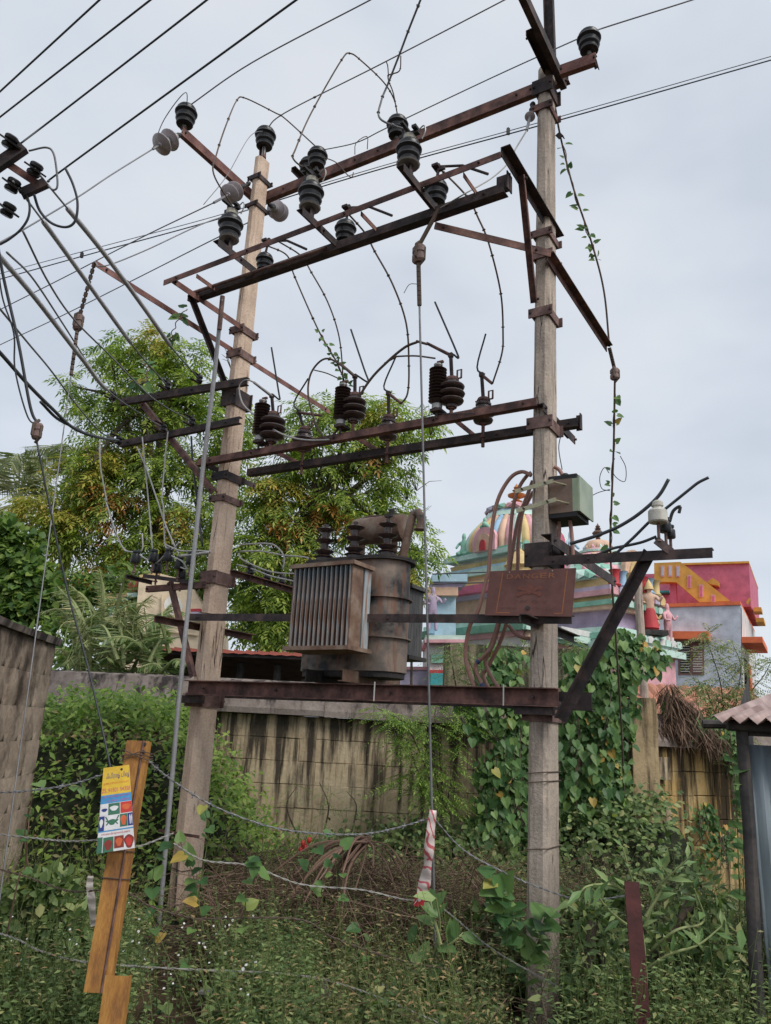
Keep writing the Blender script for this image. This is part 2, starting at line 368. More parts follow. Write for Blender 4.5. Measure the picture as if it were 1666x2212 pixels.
# guy arms
q = on(525, 760, 0) - UH*.11; GL = along(q, NH, 178, 617); GLr = along(q, NH, 726, 866)
steel('stay_beam', 'long red angle arm passing the tan pole with a guy wire on its tip', 'L', GLr, GL, .06, 'rust_red', sx=-1, cat='steel beam')
ga, gb = f2(938, 492), on(1188, 552, .19); gc = along(gb, NH, 1337, 740)
m = MB(); m.ell(ga, gb, .07, .009, 1, 1); m.ell(gb+ZH*.001, gc, .07, .009, -1, 1)
o = m.obj('stay_beam', 'rust', None, gb, label='bent rusty angle arm wrapped round the grey pole', cat='steel beam')
for p_ in (ga.lerp(gb, .1), ga.lerp(gb, .9)): bolt(o, p_+NH*.035, NH)
# fuse platform, middle level
steel('crossarm', 'front rusty angle crossarm carrying the lightning arresters', 'L', on(430, 1001, .17), on(1162, 870, .17), .07, 'rust', sx=1, sz=-1, cat='crossarm', bolts=(.05, .2, .47, .75, .97))
steel('crossarm', 'rear dark angle crossarm under the fuse insulators', 'L', on(538, 1022, -.17), on(1250, 914, -.17), .075, 'rust_dark', sx=1, sz=-1, cat='crossarm', bolts=(.02, .4, .8, .98))
q = on(438, 1003, .19); steel('cleat', 'dark angle cleat joining the two crossarms at the tan pole', 'L', q, along(q, NH, 552, 1040), .06, 'rust_dark', sx=1, cat='cleat')
q = on(1158, 882, .19)+UH*.03; steel('cleat', 'dark angle cleat joining the two crossarms at the grey pole', 'L', q, along(q, NH, 1240, 948), .075, 'rust_dark', sx=1, cat='cleat')
q = on(1250, 914, -.17); steel('cleat', 'short upright angle on the rear crossarm beyond the grey pole', 'L', q-ZH*.06, q+ZH*.08, .05, 'rust_dark', up=UH, cat='cleat', bolts=(.5,))
for (x0, y0, x1, y1, lb) in ((572, 966, 664, 1005, 'by the tan pole'), (757, 940, 842, 976, 'in the middle'), (966, 898, 1052, 940, 'by the grey pole')):
    q = on(x0, y0, .17); steel('cross_tie', 'red flat tie bridging the two crossarms '+lb, 'L', q, along(q, NH, x1, y1), .05, 'rust_red', 'ties of the fuse platform', sx=1, sz=1)
# low-voltage arms on the far side of the tan pole
steel('service_arm', 'upper dark channel arm with shackle insulators beside the tree', 'C', on(262, 869, .2), on(536, 824, .2), .085, 'rust_dark', w=.05, cat='crossarm', bolts=(.06, .33, .6, .9))
steel('service_arm', 'lower dark channel arm with shackle insulators beside the tree', 'C', on(262, 960, .2), on(520, 908, .2), .075, 'rust_dark', w=.05, cat='crossarm', bolts=(.08, .4, .9))
steel('arm_brace', 'sloping rusty angle brace under the two service arms', 'L', on(308, 872, .16), on(464, 1066, .15), .06, 'rust', sx=1, cat='brace')
steel('service_arm', 'short rusty arm under the pot insulators on the tan pole', 'C', on(318, 1273, .19), on(448, 1263, .19), .065, 'rust', w=.04, cat='crossarm')
q = on(330, 1263, .19)+ZH*.02; steel('insulator_bar', 'outer flat bar under the pot insulators', 'L', q, along(q, NH, 273, 1252), .04, 'rust_dark', cat='crossarm', bolts=())
BA, BB = on(312, 1244, .26), on(412, 1258, .23)
steel('insulator_bar', 'inner flat bar under the pot insulators', 'L', BA, BB, .04, 'rust_dark', cat='crossarm', bolts=())
steel('arm_brace', 'thin rusty brace beside the grey pipe under the pot insulators', 'L', on(368, 1258, .2), on(418, 1463, .2), .05, 'rust', sx=1, cat='brace')
q = on(508, 1242, .0)+UH*.05; RLT = along(q, NH, 642, 1274)
steel('service_arm', 'rusty arm with spool insulators running behind the radiator', 'L', q+NH*.1, RLT, .06, 'rust', sx=-1, cat='crossarm')
# guard rail and platform
steel('guard_rail', 'rusty angle rail passing in front of the transformer tank', 'L', on(408, 1334, .22), on(1238, 1339, .22), .07, 'rust_dark', sx=1, sz=1, bolts=(.04, .6, .92))
q = on(412, 1351, .2); steel('cleat', 'rusty angle stub through the guard rail at the tan pole', 'L', along(q, NH, 338, 1336), along(q, NH, 548, 1379), .065, 'rust', sx=-1, cat='cleat')
q = on(1165, 1340, .18)-ZH*.03; steel('cleat', 'rusty angle stub under the warning plate', 'L', along(q, NH, 1130, 1336), along(q, NH, 1256, 1358), .06, 'rust_dark', sx=-1, cat='cleat')
PB0, PB1 = on(402, 1485, .24), on(1204, 1507, .24)
o = steel('platform_beam', 'front rusty channel beam carrying the transformer', 'C', PB0, PB1, .135, 'rust', w=.07, sx=-1, bolts=())
for f in (.06, .3, .62, .95): bolt(o, PB0.lerp(PB1, f), NH, .014)
for x in (873, 1118):                                     # wire loops round the beam
    p_ = PB0.lerp(PB1, (x-402)/802.); m = MB(); m.tube([p_+NH*.045+ZH*.085, p_+NH*.045-ZH*.07], .006, 5); m.obj('wire_loop', 'wire_pale', o)
steel('platform_beam', 'rear rusty channel beam behind the two poles', 'C', PB0-NH*.47-UH*.05, PB1-NH*.47+UH*.12, .135, 'rust_dark', w=.07)
for pole, x, y, lb in ((LP, 444, 1512, 'tan'), (RP, 1172, 1535, 'grey')):
    c_, a_, d_ = pole.at(zl(x, y)); m = MB()
    m.box(c_+NH*(d_+.06), (a_+.07, .045, .035), (UH, NH, ZH)); o = m.obj('beam_seat', 'rust_dark', pole.root)
# right-hand service arm and its brace
S0, S1 = on(1172, 1214, .2), on(1541, 1196, .2)
steel('service_arm', 'dark slotted angle arm reaching out beyond the grey pole', 'L', S0, S1, .072, 'rust_dark', sx=1, sz=1, cat='crossarm', bolts=(.08, .3))
q = on(1200, 1182, .16)+UH*.02; steel('service_arm', 'dark angle arm running back from the grey pole clamp', 'L', along(q, NH, 1180, 1166), along(q, NH, 1315, 1266), .085, 'rust_dark', sx=1, cat='crossarm')
steel('arm_brace', 'long dark diagonal brace rising from the platform beside the grey pole', 'L', on(1210, 1556, .2), on(1404, 1192, .215), .075, 'rust_dark', sx=-1, cat='brace', bolts=(.02, .98))
# operating pipe
pp = [on(x, y, o) for x, y, o in ((480, 648, .62), (461, 830, .5), (440, 1000, .42), (424, 1150, .4), (408, 1300, .38), (388, 1500, .36), (370, 1700, .34), (352, 1900, .32), (342, 2010, .3))]
m = MB(); m.tube(spline(pp, 4), .022, 10)
PIPE = m.obj('operating_pipe', 'pipe_grey', None, pp[-1], True, label='long grey steel pipe leaning along the tan pole', cat='pipe')
m = MB(); m.tube([on(481, 640, .62), on(474, 712, .59)], .026, 8); m.obj('pipe_socket', 'rust_band', PIPE)
# ============================================================ insulators
PINPROF = [(.10, 0), (.28, .0), (.34, .03), (.355, .06), (.30, .10), (.32, .2), (.40, .275), (.41, .31), (.34, .35), (.37, .5), (.465, .59), (.47, .63), (.40, .68), (.41, .78), (.36, .87), (.22, .9), (.19, .93), (.24, .97), (.2, 1.0), (.05, 1.0)]
PINMAT = [1 if i in (2, 6, 10) else 0 for i in range(len(PINPROF)-1)]
def ins_mesh(name, prof, mats, mlist, n=20):
    m = MB(); m.lathe(prof, (0, 0, 0), ZH, n, mats)
    me = bpy.data.meshes.new(name); me.from_pydata([tuple(v) for v in m.v], [], m.f)
    for q in mlist: me.materials.append(M[q])
    me.polygons.foreach_set('material_index', m.m); me.polygons.foreach_set('use_smooth', [True]*len(me.polygons))
    try: me.set_sharp_from_angle(angle=math.radians(35))
    except Exception: pass
    return me
PINME = ins_mesh('pin_porcelain', PINPROF, PINMAT, ['porcelain_black', 'porcelain_rim'])
def part_mesh(name, me, parent, P, scale, ax=None):
    o = link(name, me, parent, P-wloc(parent)); o.scale = (scale, scale, scale) if isinstance(scale, (int, float)) else scale
    if ax is not None: o.rotation_euler = ax.to_track_quat('Z', 'Y').to_euler()
    return o
def pin_insulator(P, h, pin, label, group=None, cap=None, pedestal=False, lean=(0, 0)):
    """black pin insulator of height h standing on a pin of the given length at P"""
    r = thing('pin_insulator', P, label, 'insulator', group)
    d = (ZH + UH*lean[0] + NH*lean[1]).normalized(); T = P + d*pin; m = MB()
    if pedestal: m.chan(P-ZH*.005, T, .075, .05, .008, 1, UH); m.obj('pedestal', 'rust_dark', r); m = MB(); m.lathe([(.09, 0), (.1, .012), (.06, .03), (.0, .03)], T-d*.012, d, 14); m.obj('base_plate', 'galvanised', r)
    else: m.tube([P-d*.05, T+d*.02], h*.085, 8); m.obj('pin', 'galvanised', r); m = MB(); m.lathe([(h*.14, 0), (h*.14, .012), (0, .012)], P, d, 6); m.obj('nut', 'rust_dark', r)
    part_mesh('porcelain', PINME, r, T, h, d)
    if cap:
        m = MB(); m.lathe([(h*.2, 0), (h*.22, h*.02), (h*.22, h*.2), (h*.1, h*.24), (0, h*.24)], T+d*h*.99, d, 14); m.obj('cap', cap, r)
        m = MB(); Q = T+d*h*1.25
        m.box(Q, (.09, .02, .016), (UH, NH, ZH)); m.box(Q+NH*.05+ZH*.02, (.014, .09, .01), (UH, NH, ZH)); m.box(Q-UH*.06+ZH*.04, (.008, .012, .05), (UH, NH, ZH)); m.box(Q+UH*.07+ZH*.02+NH*.03, (.02, .03, .012), (UH, NH, ZH))
        m.obj('switch_contact', 'iron_black', r)
        m = MB(); m.tube(spline([Q+UH*.07, Q+UH*.13+ZH*.04, Q+UH*.15-ZH*.02, Q+UH*.12-ZH*.09], 4), .006, 6); m.obj('arcing_horn', 'galvanised', r)
    return r, T + d*h
def H(P, hpx): return hpx*px(P)
p_ = T2-UH*.1+ZH*.06-NH*.03; _, I1 = pin_insulator(p_, H(p_, 52), .05, 'black pin insulator on the tip of the red cantilever arm')
p_ = on(568, 345, 0)+ZH*.02; _, I2 = pin_insulator(p_, H(p_, 50), .16, 'black pin insulator on the top of the cracked tan pole')
m = MB(); m.chan(on(567, 352, 0), on(568, 318, 0), .07, .05, .008, 1, UH); m.obj('pole_cap', 'rust', LP.root)
p_ = on(683, 375, -.15); _, I3 = pin_insulator(p_, H(p_, 48), .09, 'front black pin insulator of the close pair on the top beam')
p_ = on(664, 392, -.42); _, I4 = pin_insulator(p_, H(p_, 46), .07, 'rear black pin insulator of the close pair on the top beam')
steel('arm_stub', 'short stub holding the rear insulator behind the top beam', 'L', p_-ZH*.02, p_-ZH*.02+NH*.28, .06, 'rust_dark', bolts=())
p_ = on(857, 304, -.15); _, I5 = pin_insulator(p_, H(p_, 52), .05, 'black pin insulator standing alone halfway along the top beam')
p_ = XB-UH*.06+ZH*.055; _, I6 = pin_insulator(p_, H(p_, 56), .06, 'black pin insulator on the short red stub at the grey pole')
SW = []
for (x, y, tx, ty, hp, lb) in ((478, 558, 482, 470, 60, 'beside the tan pole'), (655, 484, 660, 392, 62, 'in the middle of the frame'), (862, 394, 864, 304, 62, 'under the top beam insulator')):
    e_ = [(552, 603), (726, 544), (937, 466)][len(SW)]
    q = f2(*e_) + ZH*.09; p_ = along(q, NH, x, y); h = H(p_, hp)
    r, t_ = pin_insulator(p_, h, H(p_, 24), 'black switch insulator with contact on the outer bar end '+lb, 'outer switch insulators', cap='cement_cap', pedestal=True); SW.append(t_)
SV = []
for (x, y, hp, lb) in ((569, 592, 42, 'hiding part of the tan pole'), (744, 530, 52, 'in the middle of the inner rail'), (941, 448, 58, 'next to the brown strain insulator')):
    p_ = f2(x, y, -.05)+ZH*.03; h = H(p_, hp); r, t_ = pin_insulator(p_-ZH*.04, h, .05, 'black switch insulator on the inner rail '+lb, 'inner switch insulators')
    m = MB(); m.tube([t_, t_+ZH*.13+UH*.02], .014, 6); m.box(t_+ZH*.14, (.03, .05, .012), (UH, NH, ZH)); m.box(t_+ZH*.16-NH*.03, (.012, .012, .04), (UH, NH, ZH)); m.box(t_+ZH*.11+UH*.05, (.03, .012, .014), (UH, NH, ZH))
    m.tube([t_+ZH*.15, t_+ZH*.12+UH*.22-NH*.06, t_-ZH*.03+UH*.45-NH*.1], .013, 6); m.obj('contact_arm', 'rust_dark', r); SV.append(t_+ZH*.1)
# suspension discs
DPROF = [(.0, 0), (.10, 0), (.11, .04), (.13, .09), (.46, .16), (.5, .2), (.49, .24), (.3, .33), (.2, .38), (.19, .42), (.21, .6), (.18, .68), (.06, .7), (.06, .8), (0, .8)]
DISCME = ins_mesh('disc', DPROF, [0]*3+[0]*6+[1]*5, ['porcelain_grey', 'galvanised'])
def disc_string(A, B, n, D, label):
    r = thing('disc_insulator_string', A, label, 'insulator', None); d = (B-A).normalized(); L = (B-A).length; st = D*.62; s0 = L/2-st*n/2
    for k in range(n): part_mesh('disc', DISCME, r, A+d*(s0+st*(k+1)), D, -d)
    m = MB(); m.tube([A, A+d*(s0+st*.15)], .016, 6); m.ellip(A+d*.05, (.03, .03, .03), n=8, m=5); m.ellip(A+d*(s0*.6), (.025, .03, .03), n=8, m=5); m.obj('shackle', 'iron_black', r)
    m = MB(); m.tube([A+d*(s0+st*n-.01), B], .014, 6); m.obj('clamp', 'wire_grey', r)
    return r
zt = T2.z
DA, DB = T2-UH*.1-ZH*.03, dep(330, 322, 8.1); disc_string(DA, DB, 2, .235, 'pair of pale discs hanging out from the red cantilever arm tip')
DC, DD = on(540, 395, .12), dep(462, 438, 8.35); disc_string(DC, DD, 2, .225, 'pair of pale discs tucked against the cracked tan pole')
DE, DF = on(580, 440, -.2), on(617, 468, -.75); disc_string(DE, DF, 2, .24, 'pair of brownish discs half hidden behind the tan pole')
p_ = on(1152, 222, -.05); DG = on(1138, 282, .25); disc_string(p_, DG, 1, .1, 'tiny disc on the short tail wire by the grey pole')
# lightning arresters
def la_prof(n=11):
    p = [(.0, 0), (.28, 0), (.28, .10), (.2, .12)]
    z0, z1 = .14, .90; st = (z1-z0)/n
    for i in range(n): z = z0+st*i; p += [(.27, z), (.46, z+st*.3), (.48, z+st*.45), (.29, z+st*.75)]
    return p + [(.24, .91), (.22, .94), (.24, .95), (.24, .985), (.08, 1.0), (0, 1.0)]
LAP = la_prof(); LAME = ins_mesh('arrester', [(r*.38, z) for r, z in LAP], [1]*3+[0]*(len(LAP)-8)+[1]*4, ['porcelain_brown', 'galvanised'], 18)
LAT = []
for (x, y0, y1, lb) in ((560, 952, 858, 'beside the tan pole'), (736, 918, 822, 'wrapped by the thin vine'), (944, 884, 778, 'by the hanging guy wire')):
    p_ = on(x, y0, .22); h = H(p_, y0-y1); r = thing('lightning_arrester', p_, 'ribbed brown lightning arrester '+lb, 'arrester', 'lightning arresters on the front crossarm')
    part_mesh('porcelain_column', LAME, r, p_, h*1.02); m = MB(); m.box(p_-ZH*.015-NH*.03, (.05, .07, .012), (UH, NH, ZH)); m.tube([p_-ZH*.09, p_], .012, 6); m.obj('bracket', 'rust_dark', r)
    m = MB(); m.tube([p_+ZH*h, p_+ZH*(h*1.06)], .012, 6); m.box(p_+ZH*h*1.05+UH*.02, (.03, .012, .01), (UH, NH, ZH)); m.obj('terminal', 'rust', r); LAT.append(p_+ZH*h*1.05)
# horn-gap fuse insulators
FPROF = [(.0, 0), (.2, 0), (.22, .08), (.18, .12), (.42, .2), (.46, .26), (.44, .3), (.24, .38), (.46, .46), (.5, .53), (.47, .58), (.26, .66), (.45, .74), (.48, .8), (.44, .86), (.26, .92), (.26, 1.0), (0, 1.0)]
F2PROF = [(.0, 0), (.16, 0), (.34, .06), (.38, .14), (.36, .2), (.2, .3), (.44, .42), (.5, .52), (.47, .6), (.28, .68), (.26, .8), (.3, .84), (.3, .92), (.24, 1.0), (0, 1.0)]
FUME = ins_mesh('fuse_post', FPROF, [0]*(len(FPROF)-1), ['porcelain_brown']); FUME2 = ins_mesh('fuse_post_low', F2PROF, [0]*(len(F2PROF)-1), ['porcelain_brown'])
def fuse(P, h, me, post, horn, arm, label, group, pindown=.0):
    r = thing('fuse_insulator', P, label, 'insulator', group); w_ = h*(.95 if me is FUME else 1.15)
    m = MB(); m.tube([P-ZH*pindown, P+ZH*.01], .016, 8); m.lathe([(.035, 0), (.035, .014), (0, .014)], P-ZH*.012, ZH, 6)
    if pindown > .1: m.lathe([(.028, 0), (.028, .02), (0, .02)], P-ZH*(pindown*.62), ZH, 6)
    m.obj('pin', 'rust', r); part_mesh('porcelain', me, r, P, (w_, w_, h)); T = P+ZH*h
    m = MB(); m.lathe([(.06, 0), (.065, .015), (.05, .045), (.0, .05)], T-ZH*.005, ZH, 10)
    m.tube([T+ZH*.02+UH*.09, T+ZH*.02-UH*.08], .008, 6); m.tube([T+ZH*.03+UH*.05, T+ZH*.1+UH*.05, T+ZH*.1+UH*.09, T+ZH*.02+UH*.09], .009, 6); m.obj('clamp_cap', 'rust', r)
    m = MB(); m.box((T+post)/2, (.014, .01, (post-T).length/2), (UH, NH, (post-T).normalized())); m.box(post, (.02, .018, .02), (UH, NH, ZH)); m.obj('post', 'rust_dark', r)
    m = MB(); m.tube(spline([post+UH*.03] + horn, 4), .009, 6); m.obj('arcing_horn', 'iron_black', r)
    m = MB(); m.tube([post] + arm, [.016]+[.014]*len(arm), 7); m.obj('terminal_arm', 'rust', r)
    return r
def o_(pt, o): return on(pt[0], pt[1], o)
FZ = []
g1, g2 = 'tall fuse insulators on the front crossarm', 'low fuse insulators on the rear crossarm'
for (bx, by, hp, pt, hn, ar, lb) in (
    (585, 962, 62, A5(638, 962), [A5(690, 985), A5(683, 930), A5(636, 640)], [A5(520, 872)], 'next to the arrester by the tan pole'),
    (763, 918, 58, A5(1190, 832), [A5(1278, 868), A5(1250, 780), A5(1163, 520)], [A5(1090, 745)], 'next to the vine-wrapped arrester'),
    (975, 888, 62, A6(493, 692), [A6(545, 710), A6(515, 630), A6(388, 338)], [A6(335, 612)], 'next to the arrester by the guy wire')):
    p_ = on(bx, by, .17)+ZH*.03; fuse(p_, H(p_, hp), FUME, o_(pt, .17), [o_(q, .17) for q in hn], [o_(q, .17) for q in ar], 'tall brown fuse insulator '+lb, g1, .1)
for (bx, by, hp, pt, hn, ar, lb) in (
    (655, 974, 46, A5(818, 1072), [A5(785, 1010), A5(880, 845)], [A5(970, 1092)], 'between the first two arresters'),
    (838, 950, 47, A5(1412, 945), [A5(1382, 895), A5(1460, 705)], [A5(1495, 1010)], 'in the middle of the rear crossarm'),
    (1044, 915, 50, A6(698, 822), [A6(668, 770), A6(725, 550)], [A6(768, 880)], 'nearest to the grey pole')):
    p_ = on(bx, by, -.14); fuse(p_, H(p_, hp), FUME2, o_(pt, -.14), [o_(q, -.14) for q in hn], [o_(q, -.14) for q in ar], 'low brown fuse insulator '+lb, g2, H(p_, 54))
# spools and pots of the low-voltage lines
SPOOL = ins_mesh('spool', [(0, 0), (.4, 0), (.5, .1), (.5, .3), (.36, .45), (.36, .55), (.5, .7), (.5, .9), (.4, 1), (0, 1)], [0]*9, ['porcelain_black'], 14)
def spool(P, d, label, group):
    r = thing('shackle_insulator', P, label, 'insulator', group); part_mesh('spool', SPOOL, r, P, d)
    m = MB(); m.box(P+NH*.05-ZH*.008, (.016, .075, .004), (UH, NH, ZH)); m.box(P+NH*.05+ZH*(d+.006), (.016, .075, .004), (UH, NH, ZH)); m.tube([P-ZH*.05, P+ZH*(d+.04)], .009, 6); m.obj('strap', 'rust_dark', r); return P+ZH*d*.5
SPT = {}
for (x, y, lb) in ((430, 826, 'on the upper service arm nearest the tan pole'), (361, 840, 'in the middle of the upper service arm'), (244, 862, 'off the free end of the upper service arm'),
                   (414, 918, 'on the lower service arm nearest the tan pole'), (352, 932, 'in the middle of the lower service arm'), (256, 958, 'off the free end of the lower service arm')):
    SPT[x] = spool(on(x, y, .3), .075, 'small black shackle insulator '+lb, 'shackle insulators of the service arms')
for k, (zx, zy) in enumerate(((180, 700), (300, 738), (415, 752), (505, 768))):
    x, y = B2(zx, zy); q = on(508, 1242, .0)+UH*.05+ZH*.04; p_ = along(q, NH, x, y+6)
    spool(p_, .08, ('first', 'second', 'third', 'fourth')[k]+' spool insulator from the tan pole on the arm behind the radiator', 'spool insulators behind the radiator')
POT = ins_mesh('pot', [(0, 0), (.34, 0), (.37, .06), (.36, .55), (.34, .62), (.26, .66), (.24, .76), (.3, .8), (.3, .95), (.22, 1), (0, 1)], [0]*10, ['porcelain_black'], 16)
POTW = ins_mesh('pot_white', [(0, 0), (.36, 0), (.41, .06), (.40, .52), (.34, .6), (.22, .63), (.2, .72), (.26, .76), (.25, .92), (.18, 1), (0, 1)], [0]*10, ['porcelain_white'], 18)
LASTPOT = []
def pot(P, h, pin, label, group=None, me=POT):
    r = thing('pot_insulator', P, label, 'insulator', group); LASTPOT.append(r); m = MB(); m.tube([P-ZH*.03, P+ZH*(pin+.03)], .011, 7); m.lathe([(.022, 0), (.022, .012), (0, .012)], P, ZH, 6); m.obj('pin', 'rust_band', r)
    part_mesh('porcelain', me, r, P+ZH*pin, h); return P+ZH*(pin+h*.7)
PT = []
for (zx, zy, o, lb) in ((888, 540, .55, 'at the free end of the outer bar'), (1008, 532, .32, 'at the free end of the inner bar'), (1033, 605, .22, 'low on the short rusty arm'), (1106, 528, .3, 'halfway along the inner bar'),
                        (1180, 580, .26, 'beside the thin brace'), (1195, 648, .2, 'lowest of the cluster by the thin brace'), (1256, 548, .28, 'touching the grey pipe')):
    x, y = B1(zx, zy); p0 = on(x, y+30, o); h = H(p0, 28); PT.append(pot(p0, h, H(p0, 20), 'small dark pot insulator '+lb, 'pot insulators on the tan pole'))
P1_ = on(1425, 1192, .2); m = MB(); m.ell(on(1414, 1168, .26), on(1447, 1194, .2), .06, .008); m.obj('arm_stub', 'rust_dark', None, P1_, label='short angle bracket under the cream insulator', cat='steel beam')
p0 = on(1424, 1170, .26); PW = pot(p0, H(p0, 50), H(p0, 42), 'large cream pot insulator on the arm beyond the grey pole', None, POTW)
p0 = on(1440, 1185, .12); PW2 = pot(p0, H(p0, 34), H(p0, 36), 'dark pot insulator right behind the cream one', None, POT)
p0 = on(1450, 1190, .02); PW3 = pot(p0, H(p0, 30), H(p0, 28), 'dark pot insulator with a bent clip behind the cream one', None, POT)
m = MB(); m.tube(spline([p0+ZH*.22, p0+ZH*.3+UH*.03, p0+ZH*.33+UH*.08, p0+ZH*.28+UH*.07], 4), .012, 6); m.obj('clip', 'iron_black', LASTPOT[-1])
# ============================================================ transformer
t = NT('tank_paint'); v = t.coords((1, 1, 1)); vs = t.coords((9, 9, 1.2)); n1 = t.noise(v, 3.5, 6, .6); n2 = t.noise(vs, 2.2, 5, .6); n3 = t.noise(v, 40, 4)
c = t.ramp(n1, [(.40, (.035, .037, .04)), (.62, (.30, .235, .19)), (.49, (.15, .132, .118))]); c = t.mix(t.ramp(n2, [(.48, 0.0), (.64, .85)]), c, (.22, .105, .065))
t.surf(c, .6, .1, n3, .25, .004)
t = NT('fin_paint'); vs = t.coords((14, 14, 1.0)); v = t.coords((1, 1, 1)); n1 = t.noise(vs, 1.6, 5, .6); n2 = t.noise(v, 2.6, 3, .5); n3 = t.noise(v, 45, 4)
c = t.ramp(n2, [(.36, (.17, .20, .22)), (.62, (.42, .46, .48))]); c = t.mix(t.ramp(n1, [(.46, 0.0), (.57, .9)]), c, (.30, .145, .08))
c = t.mix(t.ramp(t.noise(vs, 3.1, 4), [(.6, 0.0), (.7, .8)]), c, (.07, .045, .035)); t.surf(c, .55, .15, n3, .2, .003)
t = NT('header_paint'); v = t.coords((1, 1, 1)); n1 = t.noise(v, 6, 6, .65); n3 = t.noise(v, 40, 4)
c = t.ramp(n1, [(.35, (.12, .068, .048)), (.68, (.29, .23, .18)), (.5, (.20, .125, .088))]); t.surf(c, .65, .1, n3, .3, .004)
mottled('soot_shade', (.018, .018, .02), (.07, .06, .055), scale=5, rough=.7)  # near-black for sooty and black parts, and for shade put into colour
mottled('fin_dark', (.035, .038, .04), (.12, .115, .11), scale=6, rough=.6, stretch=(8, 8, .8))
TO = -.12
TB = on(822, 1466, TO); TT = on(822, 1220, TO).z; UC = UH
TR = thing('transformer', on(765, 1470, TO), 'rusty pole-mounted transformer with finned radiators and three bushings', 'transformer')
ua, ub = on(712, 1350, TO), on(826, 1350, TO); ua.z = ub.z = 0; rT = .235
def stadium(r, n=14):
    pts = [ub + (UH*math.cos(a)+NH*math.sin(a))*r for a in [math.pi/2-math.pi*k/n for k in range(n+1)]] + [ua + (UH*math.cos(a)+NH*math.sin(a))*r for a in [-math.pi/2-math.pi*k/n for k in range(n+1)]]
    return pts
def stad(m, r, z0, z1):
    p = stadium(r); n = len(p); m.add([q+ZH*z0 for q in p]+[q+ZH*z1 for q in p], [(i, n+i, n+(i+1) % n, (i+1) % n) for i in range(n)]+[tuple(range(n)), tuple(range(2*n-1, n-1, -1))])
z0, z1 = TB.z+.05, TT; m = MB(); stad(m, rT, z0, z1); tank = m.obj('tank', 'tank_paint', TR, smooth=True)
for f in (.30, .66):
    m = MB(); zz = z0+(z1-z0)*f; stad(m, rT+.028, zz-.006, zz+.006); m.obj('stiffener_ring', 'tank_paint', tank, smooth=True)
m = MB(); stad(m, rT+.045, z1, z1+.014); stad(m, rT+.04, z1+.018, z1+.034); LID = m.obj('lid', 'soot_shade', TR, smooth=True)
pts = stadium(rT+.03, 8)
for q in pts[::2]: bolt(LID, q+ZH*(z1+.036), ZH, .012, .018, 'soot_shade')
m = MB(); stad(m, rT*.93, z0-.05, z0); m.obj('tank_foot', 'soot_shade', TR)
def radiator(oc, x0, y0, x1, y1, yb, depth, sgn, finmat, hdmat, name='radiator'):
    A, B = on(x0, y0, oc), on(x1, y1, oc); zt_ = (A.z+B.z)/2; zb = on(x1, yb, oc).z; W = (B-A).length; n = 13
    root = MB(); X = UH; Y = -NH*sgn
    C = (A+B)/2; C.z = 0
    root.box(C+Y*depth/2+ZH*(zt_-.016), (W/2+.03, depth/2+.02, .017), (X, Y, ZH)); ro = root.obj(name, hdmat, TR)
    m = MB(); m.box(C+Y*depth/2+ZH*(zb+.016), (W/2+.03, depth/2+.03, .017), (X, Y, ZH)); m.obj('bottom_header', hdmat, ro)
    for s_ in (-1, 1):
        m = MB(); m.box(C+X*s_*(W/2-.002)+Y*depth*.30+ZH*(zt_+zb)/2, (.006, depth*.27, (zt_-zb)/2-.034), (X, Y, ZH)); m.obj('side_plate', hdmat, ro)
        m = MB(); m.box(C+X*s_*(W/2-.002)+Y*depth*.82+ZH*(zt_+zb)/2, (.007, depth*.17, (zt_-zb)/2-.034), (X, Y, ZH)); m.obj('side_plate', finmat, ro)
    proto = None
    for k in range(n):
        P = C+X*(-W/2+.02+(W-.04)*k/(n-1)); hh = (zt_-zb)/2-.034; zc = (zt_+zb)/2
        if proto is None:
            m = MB(); w_ = .0085; m.prism(ZH*-hh, ZH*hh, [(w_*a, b) for a, b in ((-1, -depth/2+.02), (-.6, -depth/2), (.6, -depth/2), (1, -depth/2+.02), (.5, -depth/2+.06), (.5, depth/2), (-.5, depth/2), (-.5, -depth/2+.06))], Y)
            fo = m.obj('fin', finmat, None, (0, 0, 0)); fo.parent = ro; proto = fo
        else: fo = proto.copy(); COL.objects.link(fo)
        fo.location = P+Y*depth/2+ZH*zc - wloc(ro)
    return C, zt_, zb
OF = .52; q = on(763, 1212, OF); dpt = (along(q, NH, 799, 1222)-q).length; print('radiator depth', dpt)
C1, zt1, zb1 = radiator(OF, 636, 1220, 762, 1211, 1403, .30, 1, 'fin_paint', 'header_paint')
Cr = C1 - NH*(2*(OF-TO)); A, B = Cr, Cr
# rear radiator mirrors the front one about the tank
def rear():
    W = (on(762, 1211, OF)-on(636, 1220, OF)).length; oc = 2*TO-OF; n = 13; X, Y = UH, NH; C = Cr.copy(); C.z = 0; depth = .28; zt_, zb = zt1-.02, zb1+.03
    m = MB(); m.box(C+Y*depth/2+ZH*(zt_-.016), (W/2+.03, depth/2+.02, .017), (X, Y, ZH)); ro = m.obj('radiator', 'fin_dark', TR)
    m = MB(); m.box(C+Y*depth/2+ZH*(zb+.016), (W/2+.03, depth/2+.03, .017), (X, Y, ZH)); m.obj('bottom_header', 'soot_shade', ro)
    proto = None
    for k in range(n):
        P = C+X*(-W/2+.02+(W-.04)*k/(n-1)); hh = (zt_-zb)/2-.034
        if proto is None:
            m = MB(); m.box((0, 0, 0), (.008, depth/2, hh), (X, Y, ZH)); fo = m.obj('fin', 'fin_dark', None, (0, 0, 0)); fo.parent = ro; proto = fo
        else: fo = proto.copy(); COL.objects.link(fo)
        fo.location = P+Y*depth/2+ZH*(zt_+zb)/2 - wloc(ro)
rear()
